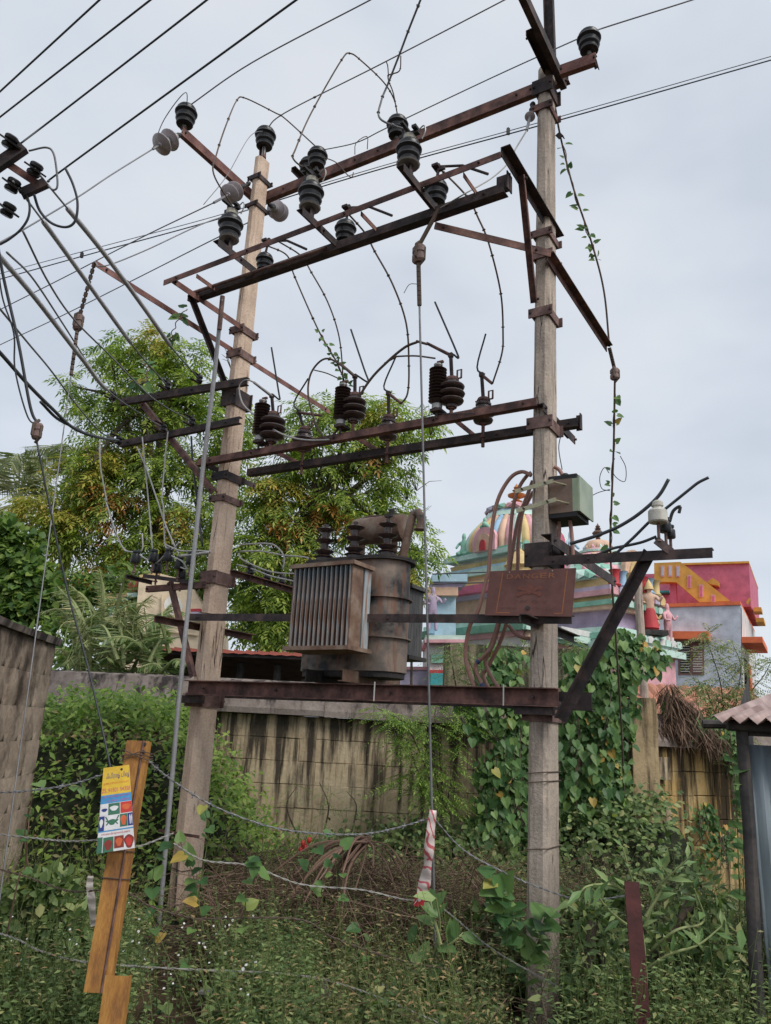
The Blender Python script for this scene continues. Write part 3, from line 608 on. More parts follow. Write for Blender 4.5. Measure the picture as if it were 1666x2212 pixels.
for zz in (zt1-.1, zb1+.1):                                # pipes from tank to radiators
    m = MB(); m.tube([C1-NH*.28+ZH*zz, ua.lerp(ub, .5)+NH*.2+ZH*zz], .035, 10); m.obj('oil_pipe', 'tank_paint', TR, smooth=True)
    m = MB(); m.tube([Cr+NH*.26+ZH*zz, ua.lerp(ub, .5)-NH*.2+ZH*zz], .035, 10); m.obj('oil_pipe', 'soot_shade', TR, smooth=True)
BPROF = [(0, 0), (.40, 0), (.42, .05), (.30, .07), (.30, .13), (.42, .15), (.30, .19), (.20, .21), (.26, .24), (.40, .29), (.42, .31), (.22, .35), (.17, .38), (.17, .50), (.22, .53), (.40, .58), (.42, .60), (.2, .65), (.16, .67), (.16, .80), (.22, .83), (.37, .87), (.39, .89), (.2, .94), (.1, .97), (.1, 1.03), (0, 1.03)]
BUSH = ins_mesh('bushing', [(r, z) for r, z in BPROF], [0]*(len(BPROF)-1), ['porcelain_brown'], 18)
BT = []
for k, (x, y, x2, y2) in enumerate(((699, 1214, 707, 1131), (764, 1211, 772, 1124), (835, 1209, 839, 1118))):
    P = on(x, y, TO+.1); P.z = z1+.034; h = H(P, 84); o = part_mesh('bushing', BUSH, TR, P, (h*.62, h*.62, h))
    m = MB(); m.lathe([(.055, 0), (.06, .012), (.04, .03), (0, .03)], P, ZH, 12); m.obj('flange', 'soot_shade', TR); BT.append(P+ZH*h)
m = MB(); m.tube([BT[2]-ZH*.02, BT[2]+ZH*.04], .016, 7); m.box(BT[2]+ZH*.045, (.035, .02, .014), (UH, NH, ZH)); m.obj('terminal', 'soot_shade', TR)
# conservator drum, pressure vent
a, b = on(772, 1150, -.34), on(874, 1142, -.34); b.z = a.z; R = H(a, 29)
m = MB(); d = (b-a).normalized(); m.lathe([(0, -.02), (R*.7, -.015), (R*.97, 0), (R, .012), (R, (b-a).length-.012), (R*.97, (b-a).length), (R*.7, (b-a).length+.015), (0, (b-a).length+.02)], a, d, 26)
co = m.obj('conservator', 'header_paint', TR, smooth=True)
m = MB(); m.tube([a.lerp(b, .72)+ZH*R*.9, a.lerp(b, .72)+ZH*(R+.06)], .03, 10); m.obj('filler_cap', 'soot_shade', co)
m = MB(); m.tube([a.lerp(b, .1)+ZH*R, a.lerp(b, .25)+ZH*(R+.012), a.lerp(b, .5)+ZH*(R+.01)], .012, 6); m.obj('lifting_lug', 'rust', co)
for f in (.12, .8):
    m = MB(); q = a.lerp(b, f); m.box(Vector((q.x, q.y, (q.z-R+z1)/2)), (.035, .006, (q.z-R-z1)/2+.03), (UH, NH, ZH)); m.obj('drum_support', 'header_paint', TR)
vp = [on(x, y, -.1) for x, y in ((868, 1212), (879, 1165), (892, 1112), (903, 1106), (912, 1122), (908, 1142))]
m = MB(); m.tube(vp[:3]+[vp[2].lerp(vp[3], .6)], .04, 12); m.obj('vent_pipe', 'header_paint', TR, smooth=True)
m = MB(); m.tube([vp[2].lerp(vp[3], .2), vp[3], vp[4]], .04, 12); m.tube([vp[4]+ZH*.03, vp[5]], .042, 12); m.tube([vp[5], vp[5]-ZH*.012], .06, 12); m.obj('vent_mouth', 'tank_paint', TR, smooth=True)
for x, lb in ((736, ''), (657, '')):
    q = on(x, 1458, .34); q.z = PB0.z+.135/2+.052
    m = MB(); m.chan(q, q-NH*.95, .10, .05, .009, 1); m.obj('base_channel', 'header_paint' if x == 736 else 'soot_shade', TR)
# ============================================================ warning plate
t = NT('plate_rust'); v = t.coords((1, 1, 1)); n1 = t.noise(v, 5, 6, .65); n2 = t.noise(v, 60, 4); c = t.ramp(n1, [(.35, (.13, .06, .055)), (.65, (.21, .10, .085))]); t.surf(c, .8, .05, n2, .25, .003)
plain('faded_orange', (.36, .15, .075), .85); plain('faded_red', (.20, .078, .06), .85); plain('faded_pale', (.19, .095, .08), .85)
SG = [on(x, y, .3) for x, y in ((1047.5, 1329), (1236, 1332), (1245, 1227), (1059, 1234))]      # bl br tr tl
DS = thing('warning_plate', SG[0], 'rusted warning plate with faded DANGER lettering on the grey pole', 'sign')
nS = (SG[1]-SG[0]).cross(SG[3]-SG[0]).normalized()
if nS.dot(NH) < 0: nS = -nS
m = MB(); m.add([p+nS*.002 for p in SG]+[p-nS*.002 for p in SG], [(0, 1, 2, 3), (7, 6, 5, 4), (0, 4, 5, 1), (1, 5, 6, 2), (2, 6, 7, 3), (3, 7, 4, 0)]); m.obj('plate', 'plate_rust', DS)
def sp(a, b, h=.0045): return SG[0].lerp(SG[1], a).lerp(SG[3].lerp(SG[2], a), b) + nS*h
def text_mesh(s, size):
    c = bpy.data.curves.new('lettering', 'FONT'); c.body = s; c.size = size; c.align_x = 'CENTER'; c.align_y = 'CENTER'; c.fill_mode = 'BOTH' if hasattr(c, 'fill_mode') and False else c.fill_mode
    o = bpy.data.objects.new('lettering', c); COL.objects.link(o); bpy.context.view_layer.update()
    me = bpy.data.meshes.new_from_object(o.evaluated_get(bpy.context.evaluated_depsgraph_get())); bpy.data.objects.remove(o); bpy.data.curves.remove(c); return me
def lettering(s, parent, P, X, Y, hgt, wid, mat, name='lettering', bold=0):
    me = text_mesh(s, 1.0); co = np.empty(len(me.vertices)*3); me.vertices.foreach_get('co', co); co = co.reshape(-1, 3)
    if not len(co): return None
    mn, mxx = co.min(0), co.max(0); co[:, 0] = (co[:, 0]-(mn[0]+mxx[0])/2)/max(mxx[0]-mn[0], 1e-6)*wid; co[:, 1] = (co[:, 1]-(mn[1]+mxx[1])/2)/max(mxx[1]-mn[1], 1e-6)*hgt
    off = P - wloc(parent); W3 = np.outer(co[:, 0], np.array(X)) + np.outer(co[:, 1], np.array(Y)) + np.array(off)
    me.vertices.foreach_set('co', W3.ravel()); me.materials.clear(); me.materials.append(M[mat]); me.update(); return link(name, me, parent)
sx_, sy_ = (SG[1]-SG[0]).normalized(), (SG[3]-SG[0]).normalized(); Ws, Hs = (SG[1]-SG[0]).length, (SG[3]-SG[0]).length
for k, ch in enumerate('DANGER'): lettering(ch, DS, sp(.25+.098*k, .86), sx_, sy_, .085*Hs*1.25, .072*Ws, 'faded_orange', 'letter')
lettering('11000 VOLTS', DS, sp(.52, .32), sx_, sy_, .05*Hs, .34*Ws, 'faded_pale'); lettering('அபாயம்', DS, sp(.27, .17), sx_, sy_, .06*Hs, .2*Ws, 'faded_pale'); lettering('415 VOLTS', DS, sp(.68, .17), sx_, sy_, .05*Hs, .26*Ws, 'faded_pale')
for a0, b0, a1, b1, wd in ((.135, .06, .16, .95, .012), (.89, .06, .905, .95, .012), (.135, .06, .3, .06, .012), (.89, .06, .8, .06, .01)):
    p0, p1 = sp(a0, b0, .003), sp(a1, b1, .003); dd = (p1-p0).normalized(); pr = dd.cross(nS)*wd/2*Ws; m = MB(); m.add([p0-pr, p0+pr, p1+pr, p1-pr], [(0, 1, 2, 3)]); m.obj('painted_line', 'faded_orange', DS)
m = MB()                                                   # faint skull and crossed bones
for sg in (-1, 1):
    p0, p1 = sp(.50-.12*sg, .46), sp(.50+.12*sg, .60); dd = (p1-p0).normalized(); pr = dd.cross(nS)*.011; m.add([p0-pr, p0+pr, p1+pr, p1-pr], [(0, 1, 2, 3)])
    for q in (p0, p1): m.add([q+(sx_*math.cos(a)+sy_*math.sin(a))*.017+nS*.0006 for a in [k*math.pi/4 for k in range(8)]], [tuple(range(8))])
m.add([sp(.5, .57)+(sx_*math.cos(a)*.033+sy_*math.sin(a)*.038)+nS*.001 for a in [k*math.pi/6 for k in range(12)]], [tuple(range(12))])
m.obj('skull_emblem', 'faded_red', DS); bolt(DS, sp(.5, .17, .0), nS, .018, .01, 'soot_shade'); bolt(DS, sp(.24, .96, .0), nS, .006, .005, 'galvanised'); bolt(DS, sp(.74, .96, .0), nS, .006, .005, 'galvanised')
# ============================================================ junction box and its cables
t = NT('box_green'); v = t.coords(); n1 = t.noise(v, 4, 3, .5); t.surf(t.ramp(n1, [(.35, (.21, .27, .18)), (.65, (.36, .40, .27))]), .35, .45, t.noise(v, 50, 3), .1, .002, .5)
plain('box_brown', (.20, .135, .10), .4, .3); plain('rubber', (.018, .018, .02), .6); plain('zinc_yellow', (.42, .40, .27), .4, .4)
bc = on(1230, 1082, -.04); hb = H(bc, 37); wb = .115; db = .15
JB = thing('junction_box', bc-ZH*hb, 'small green metal junction box strapped to the grey pole', 'box'); ax = (UH, NH, ZH)
m = MB(); m.box(bc, (wb-.03, db, hb)); m = MB(); m.box(bc-UH*.02, (wb-.02, db, hb), ax); m.obj('case', 'box_brown', JB)
m = MB(); m.box(bc+UH*(wb-.015), (.028, db*1.0, hb*.98), ax); m.obj('cover', 'box_green', JB); m = MB(); m.box(bc+UH*(wb+.02), (.006, db*1.18, hb*1.05), ax); m.obj('flange', 'box_green', JB)
for s_ in (1, -1): m = MB(); m.box(bc+ZH*s_*(hb+.018)-UH*.005, (wb, db*.98, .018), ax); m.obj('end_cap', 'rubber', JB)
for i, s_ in enumerate((-.6, 0, .6)): m = MB(); m.ellip(bc+ZH*(hb+.04)+NH*db*s_, (.035, .035, .03)); m.obj('gland', 'rubber', JB)
for x0, y0, x1, y1 in ((1114, 1063, 1196, 1040), (1117, 1105, 1202, 1080)):
    p0, p1 = on(x0, y0, .185), on(x1, y1, .185); m = MB(); m.ell(p0, p1, .034, .005, 1, 1); o = m.obj('strap_bar', 'zinc_yellow', JB); bolt(o, p0.lerp(p1, .2)+NH*.017, NH, .008); bolt(o, p0.lerp(p1, .8)+NH*.017, NH, .008)
    m = MB(); m.tube([p1-UH*.01, p1+UH*.1-NH*.1-ZH*.02], .007, 6); m.obj('tie_rod', 'zinc_yellow', JB)
plain('cable_salmon', (.34, .185, .15), .55); plain('cable_blue', (.05, .08, .2), .6)
CAB = [[(868, 196), (790, 165), (700, 210), (610, 350), (560, 520), (530, 760), (515, 980), (490, 1080), (430, 1310), (360, 1440), (325, 1620), (330, 1750), (390, 1950)],
       [(868, 170), (830, 200), (770, 290), (720, 440), (695, 680), (680, 950), (650, 1200), (600, 1430), (540, 1620), (470, 1700), (405, 1770), (420, 1850), (470, 1955)],
       [(880, 240), (820, 400), (760, 560), (715, 800), (690, 960), (650, 1200), (575, 1480), (500, 1690), (490, 1760), (540, 1870), (595, 1955)],
       [(885, 330), (835, 420), (790, 520), (760, 760), (755, 960), (720, 1200), (660, 1430), (600, 1600), (510, 1780), (470, 1850), (510, 1955)]]
for k, c in enumerate(CAB):
    pts = spline([on(*B3(*p), .02-.07*k) for p in c], 7); m = MB(); m.tube(pts, .0165, 8)
    o = m.obj('supply_cable', 'cable_salmon', None, pts[-1], True, label=('outermost salmon cable arching widest beside the grey pole', 'salmon cable with blue tape near its bend', 'salmon cable running straight down behind the warning plate', 'innermost salmon cable hugging the grey pole')[k], cat='cable', group='salmon supply cables')
    if k == 1:
        for i in (66, 82): m = MB(); m.tube(pts[i:i+3], .020, 8); m.obj('tape', 'cable_blue', o)
for k, (c, lb) in enumerate((([(1060, 125), (1100, 150), (1140, 215)], 'short salmon cable loop entering the junction box top'), ([(1180, 515), (1195, 620), (1208, 740), (1212, 890)], 'longer salmon cable leaving the junction box bottom'), ([(1097, 575), (1100, 650), (1092, 760)], 'shorter salmon cable leaving the junction box bottom'), ([(680, 1440), (740, 1510), (800, 1540), (870, 1550)], 'salmon cable end curling to the grey pole'))):
    pts = spline([on(*B3(*p), .0 if k != 3 else -.1) for p in c], 6); m = MB(); m.tube(pts, .016, 8); m.obj('supply_cable', 'cable_salmon', None, pts[-1], True, label=lb, cat='cable', group='salmon supply cables')
# ============================================================ wires
def wire(label, pts, r=.006, mat='wire_grey', k=8, group=None, knots=0, name='wire', cat='wire', n=6, ext=(0, 0)):
    P = spline(pts, k); m = MB()
    if ext[0]: P = [P[0]+(P[0]-P[1]).normalized()*ext[0]] + P
    if ext[1]: P = P + [P[-1]+(P[-1]-P[-2]).normalized()*ext[1]]
    m.tube(P, r, n, True)
    if knots:
        for i in range(knots//2+1, len(P)-1, max(2, knots)):
            a, b = P[i], P[i+1]; m.tube([a, a.lerp(b, .18)], r*1.9, 5)
    return m.obj(name, mat, None, P[0], 'all', label=label, cat=cat, group=group)
def far(p, d): return dep(p[0], p[1], d)
# high-voltage conductors
zi = I1.z; wire('conductor from the cantilever arm insulator up over the road', [I1-ZH*.02, atZ(545, 135, zi+.05), atZ(800, 0, zi+.25), atZ(900, -55, zi+.35)], .007, ext=(0, 12))
zi = I2.z; wire('conductor from the tan pole top insulator up over the road', [I2-ZH*.02, atZ(617, 243, zi), atZ(820, 140, zi+.08), atZ(1084, 3, zi+.2), atZ(1250, -85, zi+.35)], .007, knots=20, ext=(0, 12))
wire('conductor from the grey pole insulator to the close pair', [I3-ZH*.03, on(767, 309, -.15), on(822, 283, -.16), on(885, 252, -.2), on(1084, 158, -.25), I6-ZH*.03, atZ(1305, 60, I6.z), atZ(1495, 0, I6.z+.2), atZ(1600, -36, I6.z+.4)], .0065, ext=(0, 12))
wire('slack conductor from the discs of the cantilever arm to the street pole', [DB, dep(240, 378, 7.6), dep(168, 426, 7.1), dep(47, 498, 6.3), dep(-40, 545, 5.8)], .007)
wire('tie conductor rising from the discs to the cantilever insulator', [DB, dep(355, 258, 8.1), dep(400, 200, 8.0), I1-ZH*.03], .005)
wire('conductor leaving the tan pole discs towards the palm', [DD, dep(300, 516, 9.2), dep(143, 597, 10.2), dep(0, 669, 11.2), dep(-90, 715, 11.8)], .007, ext=(0, 20))
wire('conductor running past the tan pole to the palm', [on(590, 455, -.4), dep(462, 517, 9.4), dep(304, 597, 10.4), dep(130, 684, 11.6), dep(0, 745, 12.6), dep(-90, 790, 13.3)], .007, ext=(0, 20))
wire('loose wire from the tan pole to the guy arm tip', [on(540, 452, .12), dep(447, 480, 8.0), dep(312, 542, 7.3), dep(225, 575, 6.9), GL+ZH*.03], .006, 'wire_grey')
wire('thin diagonal wire up to the pole top insulator', [dep(440, 442, 8.4), dep(490, 380, 8.6), dep(540, 295, 8.9), I2-ZH*.03], .004)
wire('upper strand of the paired telephone cable', [dep(1700, 112, 11), dep(1210, 252, 11.3), dep(887, 341, 12), dep(689, 399, 12.6), dep(455, 470, 13.2), dep(180, 543, 14), dep(-60, 607, 15)], .007, 'wire_grey', ext=(25, 25))
wire('lower strand of the paired telephone cable', [dep(1700, 120, 11), dep(1210, 259, 11.3), dep(887, 347, 12), dep(689, 405, 12.6), dep(455, 478, 13.2), dep(180, 553, 14), dep(-60, 620, 15)], .0105, 'wire_dark', ext=(25, 25))
for (x, y, d, lb) in ((1098, 284, 11.6, 'nearer the grey pole'), (177, 551, 14, 'over the palm')):
    m = MB(); m.box(dep(x, y, d), (.025, .02, .05)); m.tube([dep(x, y, d)-ZH*.06, dep(x, y, d)+ZH*.07], .012, 6); m.obj('cable_clip', 'iron_black', None, dep(x, y, d), label='small black clip on the paired telephone cable '+lb, cat='clip', group='telephone cable clips')
for k, (a, b) in enumerate((((215, 0), (0, 198)), ((325, 0), (0, 253)))):
    d = 5.2+k*.2; A_, B_ = dep(b[0], b[1], d), None; B_ = atZ(a[0], a[1], A_.z+.1); e_ = B_-A_
    wire(('overhead street wire closest to the picture corner of the sky', 'second overhead street wire beside the corner one')[k] if False else ('street conductor passing free above the street pole arms', 'street conductor passing just over the street pole arms')[k], [A_-e_*.3, A_, B_, B_+e_*.3], .006, 'wire_dark', ext=(10, 10))
# jumpers of the switch
wire('jumper looping from the outer switch contact to the close pair', [SW[0]+ZH*.1, o_(A1(1290, 1050), oF+.3), o_(A1(1310, 920), oF+.2), o_(A1(1370, 740), oF), o_(A1(1430, 605), .6), o_(A1(1480, 592), .5), o_(A1(1660, 680), .2), o_(A2(230, 790), .0), I3+ZH*.0], .008, 'wire_brown', knots=7)
wire('tall peaked jumper from the middle switch contact', [SW[1]+ZH*.1, o_(A2(285, 1060), oF+.2), o_(A2(300, 980), oF+.1), o_(A2(400, 750), .7), o_(A2(600, 400), .5), o_(A2(660, 355), .4), o_(A2(740, 410), .3), o_(A2(880, 545), .1), o_(A2(950, 660), -.1), I5], .008, 'wire_brown', knots=7)
wire('jumper rising from the third switch contact past the top beam', [SW[2]+ZH*.1, o_(A2(860, 790), oF+.2), o_(A2(865, 670), oF+.2), o_(A2(910, 555), oF+.2), o_(A2(990, 350), oF+.3), o_(A2(1050, 190), oF+.4), o_(A2(1125, 0), oF+.6), o_(A2(1150, -70), oF+.7)], .009, 'wire_grey', knots=7, ext=(0, 1.2))
wire('short jumper from the lone top insulator to the crossing conductor', [I5, o_(A2(945, 620), -.05), o_(A2(915, 540), .0), o_(A2(912, 500), .05), o_(A2(940, 490), .1), o_(A2(988, 465), .15), o_(A2(995, 370), .2)], .007, 'wire_brown', knots=9)
wire('small hook wire under the crossing conductor', [o_(A2(912, 498), .05), o_(A2(908, 440), .1), o_(A2(898, 408), .15)], .006, 'wire_brown')
wire('bent hook wire over the top beam', [o_(A2(690, 1025), -.12), o_(A2(697, 950), -.12), o_(A2(770, 905), -.12), o_(A2(772, 990), -.12)], .005, 'wire_brown', k=3)
wire('loose hook wire beneath the top beam', [I3-ZH*.1, o_(A2(560, 1075), -.12), o_(A2(640, 1160), -.1), o_(A2(670, 1175), -.1), o_(A2(680, 1145), -.12)], .006, 'wire_brown')
wire('dropper with a thin vine from the inner switch contact', [SV[0], o_(A5(740, 30), .4), o_(A5(790, 170), .35), o_(A5(950, 530), .25), o_(A5(1080, 760), .1), o_(A5(1145, 960), -.05), o_(A5(1150, 1060), -.1)], .008, 'wire_brown', knots=6)
wire('dropper from the inner rail to the vine-wrapped arrester', [SV[0]+UH*.15, o_(A5(830, 30), .4), o_(A5(900, 140), .35), o_(A5(1010, 340), .25), o_(A5(1085, 570), .15), o_(A5(1110, 830), .0), o_(A5(1105, 900), -.05)], .008, 'wire_brown', knots=6)
wire('dropper curving to the middle low fuse', [SV[1], o_(A2(760, 1550), .4), o_(A5(1320, 0), .3), o_(A5(1440, 220), .2), o_(A5(1530, 480), .05), o_(A5(1548, 760), -.1), o_(A5(1540, 940), -.14), o_(A5(1500, 1012), -.14)], .009, 'wire_brown', knots=6)
wire('dropper curving to the low fuse by the grey pole', [SV[2], o_(A2(1240, 1110), .5), o_(A2(1430, 1300), .4), o_(A2(1510, 1450), .35), o_(A2(1580, 1620), .3), o_(A6(825, 280), .1), o_(A6(840, 560), -.05), o_(A6(830, 690), -.1), o_(A6(770, 880), -.14)], .009, 'wire_brown', knots=6)
wire('thick arching jumper over the middle fuses', [o_(p, .2) for p in (A5(1020, 1252), A5(1130, 1110), A5(1280, 870), A5(1400, 740), A5(1520, 640), A5(1600, 605), A6(270, 600), A6(335, 618))], .0125, 'wire_brown', n=7)
wire('thin arching lead to the arrester by the guy wire', [o_(p, .2) for p in (A5(1385, 745), A5(1460, 705), A6(130, 700), A6(260, 696), A6(390, 712))], .008, 'wire_brown')
wire('round loop jumper beside the vine-wrapped arrester', [o_(p, .2) for p in (A5(1190, 832), A5(1100, 760), A5(1020, 715), A5(955, 735), A5(895, 820), A5(880, 950), A5(920, 1120), A5(970, 1220), A5(1022, 1252))], .010, 'wire_brown', n=7)
wire('thin lead to the vine-wrapped arrester', [o_(p, .21) for p in (A5(920, 790), A5(1000, 810), A5(1080, 845))], .006, 'wire_brown')
wire('long loop jumper starting by the tan pole', [o_(p, .22) for p in (A5(640, 960), A5(520, 872), A5(460, 858), A5(423, 905), A5(440, 1000), A5(500, 1070), A5(660, 1190), A5(780, 1240), A5(900, 1256), A5(1020, 1252))], .009, 'wire_pale', n=7)
wire('thin earth wire along the front crossarm', [o_(p, .22) for p in (A6(300, 1105), A6(400, 1080), A6(540, 1080), A6(650, 1075))], .004, 'wire_dark')
# low-voltage wires from the street pole to the arms
plain('sleeve_pale', (.40, .40, .42), .5)
LTW = [('sleeved wire to the insulator nearest the tan pole', [(75, 365), (125, 425), (221, 542), (312, 666), (374, 754), (430, 819)], 4.9, SPT[430], (2, 4)),
       ('sleeved wire to the middle upper shackle', [(28, 392), (80, 460), (140, 542), (208, 637), (293, 754), (361, 836)], 4.9, SPT[361], (2, 4)),
       ('sleeved wire dropping to the lower middle shackle', [(-30, 520), (3, 558), (78, 646), (176, 773), (240, 850), (352, 932)], 4.6, SPT[352], (1, 4)),
       ('bare wire to the lower shackle nearest the tan pole', [(50, 500), (105, 610), (160, 690), (240, 770), (330, 860), (414, 916)], 5.0, SPT[414], None),
       ('bare wire to the free end of the upper arm', [(15, 545), (70, 600), (130, 690), (165, 745), (200, 800), (244, 858)], 4.8, SPT[244], None),
       ('bare wire to the free end of the lower arm', [(-10, 655), (60, 740), (110, 800), (170, 880), (220, 935), (256, 955)], 5.0, SPT[256], None)]
for lb, pts, d0, end, slv in LTW:
    d1 = (end-CAMP).dot(FWD); n_ = len(pts)-1; L3 = [dep(p[0], p[1], d0+(d1-d0)*(i/n_)**1.0) for i, p in enumerate(pts[:-1])]+[end]
    o = wire('low-voltage '+lb, L3, .0075, 'wire_grey')
    if slv:
        S_ = spline(L3, 8); m = MB(); m.tube(S_[slv[0]*8-6:slv[1]*8], .02, 8); m.obj('plastic_sleeve', 'sleeve_pale', o, smooth='all')
wire('black bundled cable sagging across to the lower arm', [dep(-30, 735, 4.9), dep(0, 762, 5.1), dep(60, 830, 5.6), dep(110, 880, 6.1), dep(160, 925, 6.6), dep(215, 945, 7.1), SPT[256]], .014, 'wire_dark', n=7)
wire('twin strand below the black bundled cable', [dep(88, 868, 6.0), dep(125, 905, 6.3), dep(170, 928, 6.7), dep(185, 938, 6.9)], .012, 'wire_dark')
wire('black dropper behind the grey pipe', [o_(A4(1270, 1230), .1), o_(A4(1280, 1400), .1), o_(A4(1310, 1660), .08), o_(B1(1345, 460), .08)], .012, 'wire_dark')
for k, (pts, lb) in enumerate((([A4(665, 1240), A4(665, 1400), A4(690, 1560), A4(710, 1660), B1(700, 150), B1(760, 340), B1(810, 460), B1(850, 495), B1(890, 497)], 'first'), ([A4(945, 1235), A4(960, 1400), A4(980, 1600), B1(985, 160), B1(1000, 330), B1(1012, 485)], 'second'),
                               ([A4(910, 1300), A4(970, 1440), A4(1040, 1640), B1(1060, 200), B1(1100, 320), B1(1190, 525)], 'third'), ([A4(1115, 1200), A4(1095, 1380), A4(1075, 1640), B1(1085, 200), B1(1095, 440), B1(1120, 475), B1(1150, 480)], 'fourth'))):
    wire(lb+' slack grey dropper from the lower arm to the pot insulators', [on(*p, .25) for p in pts], .009, 'wire_pale', k=6, group='slack droppers to the pot insulators')
for k, (pts, lb) in enumerate((([B1(820, 470), B1(840, 492), B1(940, 490), B1(945, 375)], 'upturned wire tail on the outermost pot insulator'), ([B1(900, 500), B1(980, 550), B1(1040, 570), B1(1110, 500), B1(1160, 470), B1(1190, 430)], 'tangled wire between the pot insulators'), ([B1(1130, 520), B1(1210, 560), B1(1240, 610), B1(1200, 600)], 'wire knot by the grey pipe'), ([B1(1200, 525), B1(1290, 515), B1(1390, 500)], 'white sleeved lead crossing the grey pipe'), ([B1(1100, 450), B1(1200, 490), B1(1310, 490), B1(1400, 495)], 'thin lead from the pot insulators to the tan pole'))):
    wire(lb, [on(*p, .3) for p in pts], .008 if k != 3 else .016, 'wire_pale', k=5)
for k, (pts, lb) in enumerate((([B2(100, 500), B2(280, 490), B2(370, 510), B2(430, 590), B2(420, 680)], 'looped wire beside the front radiator'), ([B2(110, 548), B2(260, 548), B2(430, 578), B2(600, 595), B2(610, 640)], 'stiff lead behind the front radiator'), ([B2(95, 560), B2(110, 600), B2(180, 640), B2(300, 690), B2(420, 710), B2(530, 712)], 'sagging lead over the spool insulators'), ([B2(80, 645), B2(200, 680), B2(330, 730), B2(440, 755), B2(530, 775)], 'lead tied along the spool insulators'))):
    wire(lb, [on(*p, -.15) for p in pts], .0085, 'wire_pale', k=5)
for k, (pts, lb) in enumerate((([B4(-60, 790), B4(0, 772), B4(140, 730), B4(300, 668), B4(400, 618), B4(520, 540), B4(640, 440), B4(720, 350), B4(785, 235)], 'thick black service cable bent over the cream insulator'), ([B4(320, 885), B4(480, 740), B4(630, 592), B4(755, 492), B4(950, 335), B4(1040, 265), B4(1130, 220)], 'black service cable with a frayed end'), ([B4(150, 895), B4(300, 832), B4(430, 805), B4(560, 775), B4(680, 728)], 'black lead sagging under the cream insulator'))):
    wire(lb, [on(*p, .28-.08*k) for p in pts], .013 if k == 0 else .011, 'wire_dark', k=6, n=7)
wire('thin wire hanging beside the grey pole', [on(*A6(1225, 1215), -.1), on(*A6(1210, 1310), -.1), on(*A6(1232, 1450), -.08)], .004, 'wire_dark')
for y0, y1, lb in ((1240, 1236, 'upper'), (1262, 1258, 'lower')):
    wire(lb+' distant wire in front of the temple', [on(935, y0, -.6), on(990, y0-2, -.5), on(1060, y1, -.3)], .006, 'wire_grey')
# ============================================================ guy wires with strain insulators
def strain(P, h, label, d=ZH):
    r = thing('strain_insulator', P, label, 'insulator', None); x_, y_ = UH, NH; w_ = h*.34
    m = MB(); sec = [(math.cos(a)*w_*(1+.12*math.cos(2*a)), math.sin(a)*w_*.85) for a in [k*math.pi/6 for k in range(12)]]
    for z_a, z_b, f0, f1 in ((-.5, -.36, .72, 1), (-.36, -.08, 1, 1), (-.08, .08, .86, .86), (.08, .36, 1, 1), (.36, .5, 1, .72)):
        m.add([P+x_*a*f0+y_*b*f0+ZH*z_a*h for a, b in sec]+[P+x_*a*f1+y_*b*f1+ZH*z_b*h for a, b in sec], [(i, (i+1) % 12, 12+(i+1) % 12, 12+i) for i in range(12)])
    m.add([P+x_*a*.72+y_*b*.72-ZH*.5*h for a, b in sec], [tuple(range(11, -1, -1))]); m.add([P+x_*a*.72+y_*b*.72+ZH*.5*h for a, b in sec], [tuple(range(12))]); m.obj('body', 'strain_brown', r, smooth=True)
    m = MB(); f = NH*w_*.95; m.tube([P+ZH*h*.75, P+ZH*h*.42+f, P-ZH*h*.3+f, P-ZH*h*.42+f*.5], .011, 6); m.tube([P-ZH*h*.75, P-ZH*h*.4+x_*w_, P+ZH*h*.3+x_*w_], .011, 6); m.obj('wire_loop', 'wire_brown', r); return r
def chain(label, A_, B_, r=.012, n=9):
    m = MB(); m.tube([A_, B_], r*.8, 6)
    for i in range(n):
        q = A_.lerp(B_, (i+.5)/n); dd = (B_-A_).normalized(); m.tube([q-dd*.02, q+dd*.02], r*1.6, 6)
    return m.obj('guy_tie', 'wire_brown', None, A_, True, label=label, cat='wire')
sp1 = f2(905, 549, .05); sA = sp1+ZH*.09; sB = sp1-ZH*.09; strain(sp1, .165, 'brown strain insulator hanging under the bent guy arm')
chain('wrapped wire tie above the brown strain insulator', f2(948, 452, .04), sA, .013); anc = atZ(944, 2190, 0)
chain('wrapped wire tie below the brown strain insulator', sB, sB.lerp(anc, .07), .012)
wire('long guy wire dropping from the frame down to the tape', [sB.lerp(anc, .06), sB.lerp(anc, .4)+ZH*.0, sB.lerp(anc, .7), anc], .009, 'wire_grey', n=6)
wire('white tail wire from the frame to the grey pole disc', [f2(948, 452, .04), f2(1005, 418, .05), on(1062, 385, .6), on(1098, 352, .4), on(1115, 320, .3), DG], .007, 'wire_pale')
wire('thin wire curl on the strain insulator tie', [sB-ZH*.2, sB-ZH*.18-UH*.08, sB-ZH*.25-UH*.13], .003, 'wire_brown', k=3)
sp2 = dep(170, 697, (GL-CAMP).dot(FWD)); strain(sp2, .15, 'grey strain insulator hanging from the long red guy arm')
chain('wrapped wire tie on the long red guy arm', GL+ZH*.02, sp2+ZH*.08, .012)
ea = dep(22, 1779, 4.95); ee = ea + (ea-sp2)*((ea.z)/(sp2.z-ea.z)); chain('wrapped wire tie below the grey strain insulator', sp2-ZH*.08, (sp2-ZH*.08).lerp(ee, .1), .011)
wire('pale guy wire running down in front of the rough brown wall', [(sp2-ZH*.08).lerp(ee, .09), (sp2-ZH*.08).lerp(ee, .5), ee], .0055, 'wire_grey', n=6)
dS = 5.2; sp3 = dep(81, 932, dS); strain(sp3, .11, 'dark strain insulator on the street pole guy beside the palm')
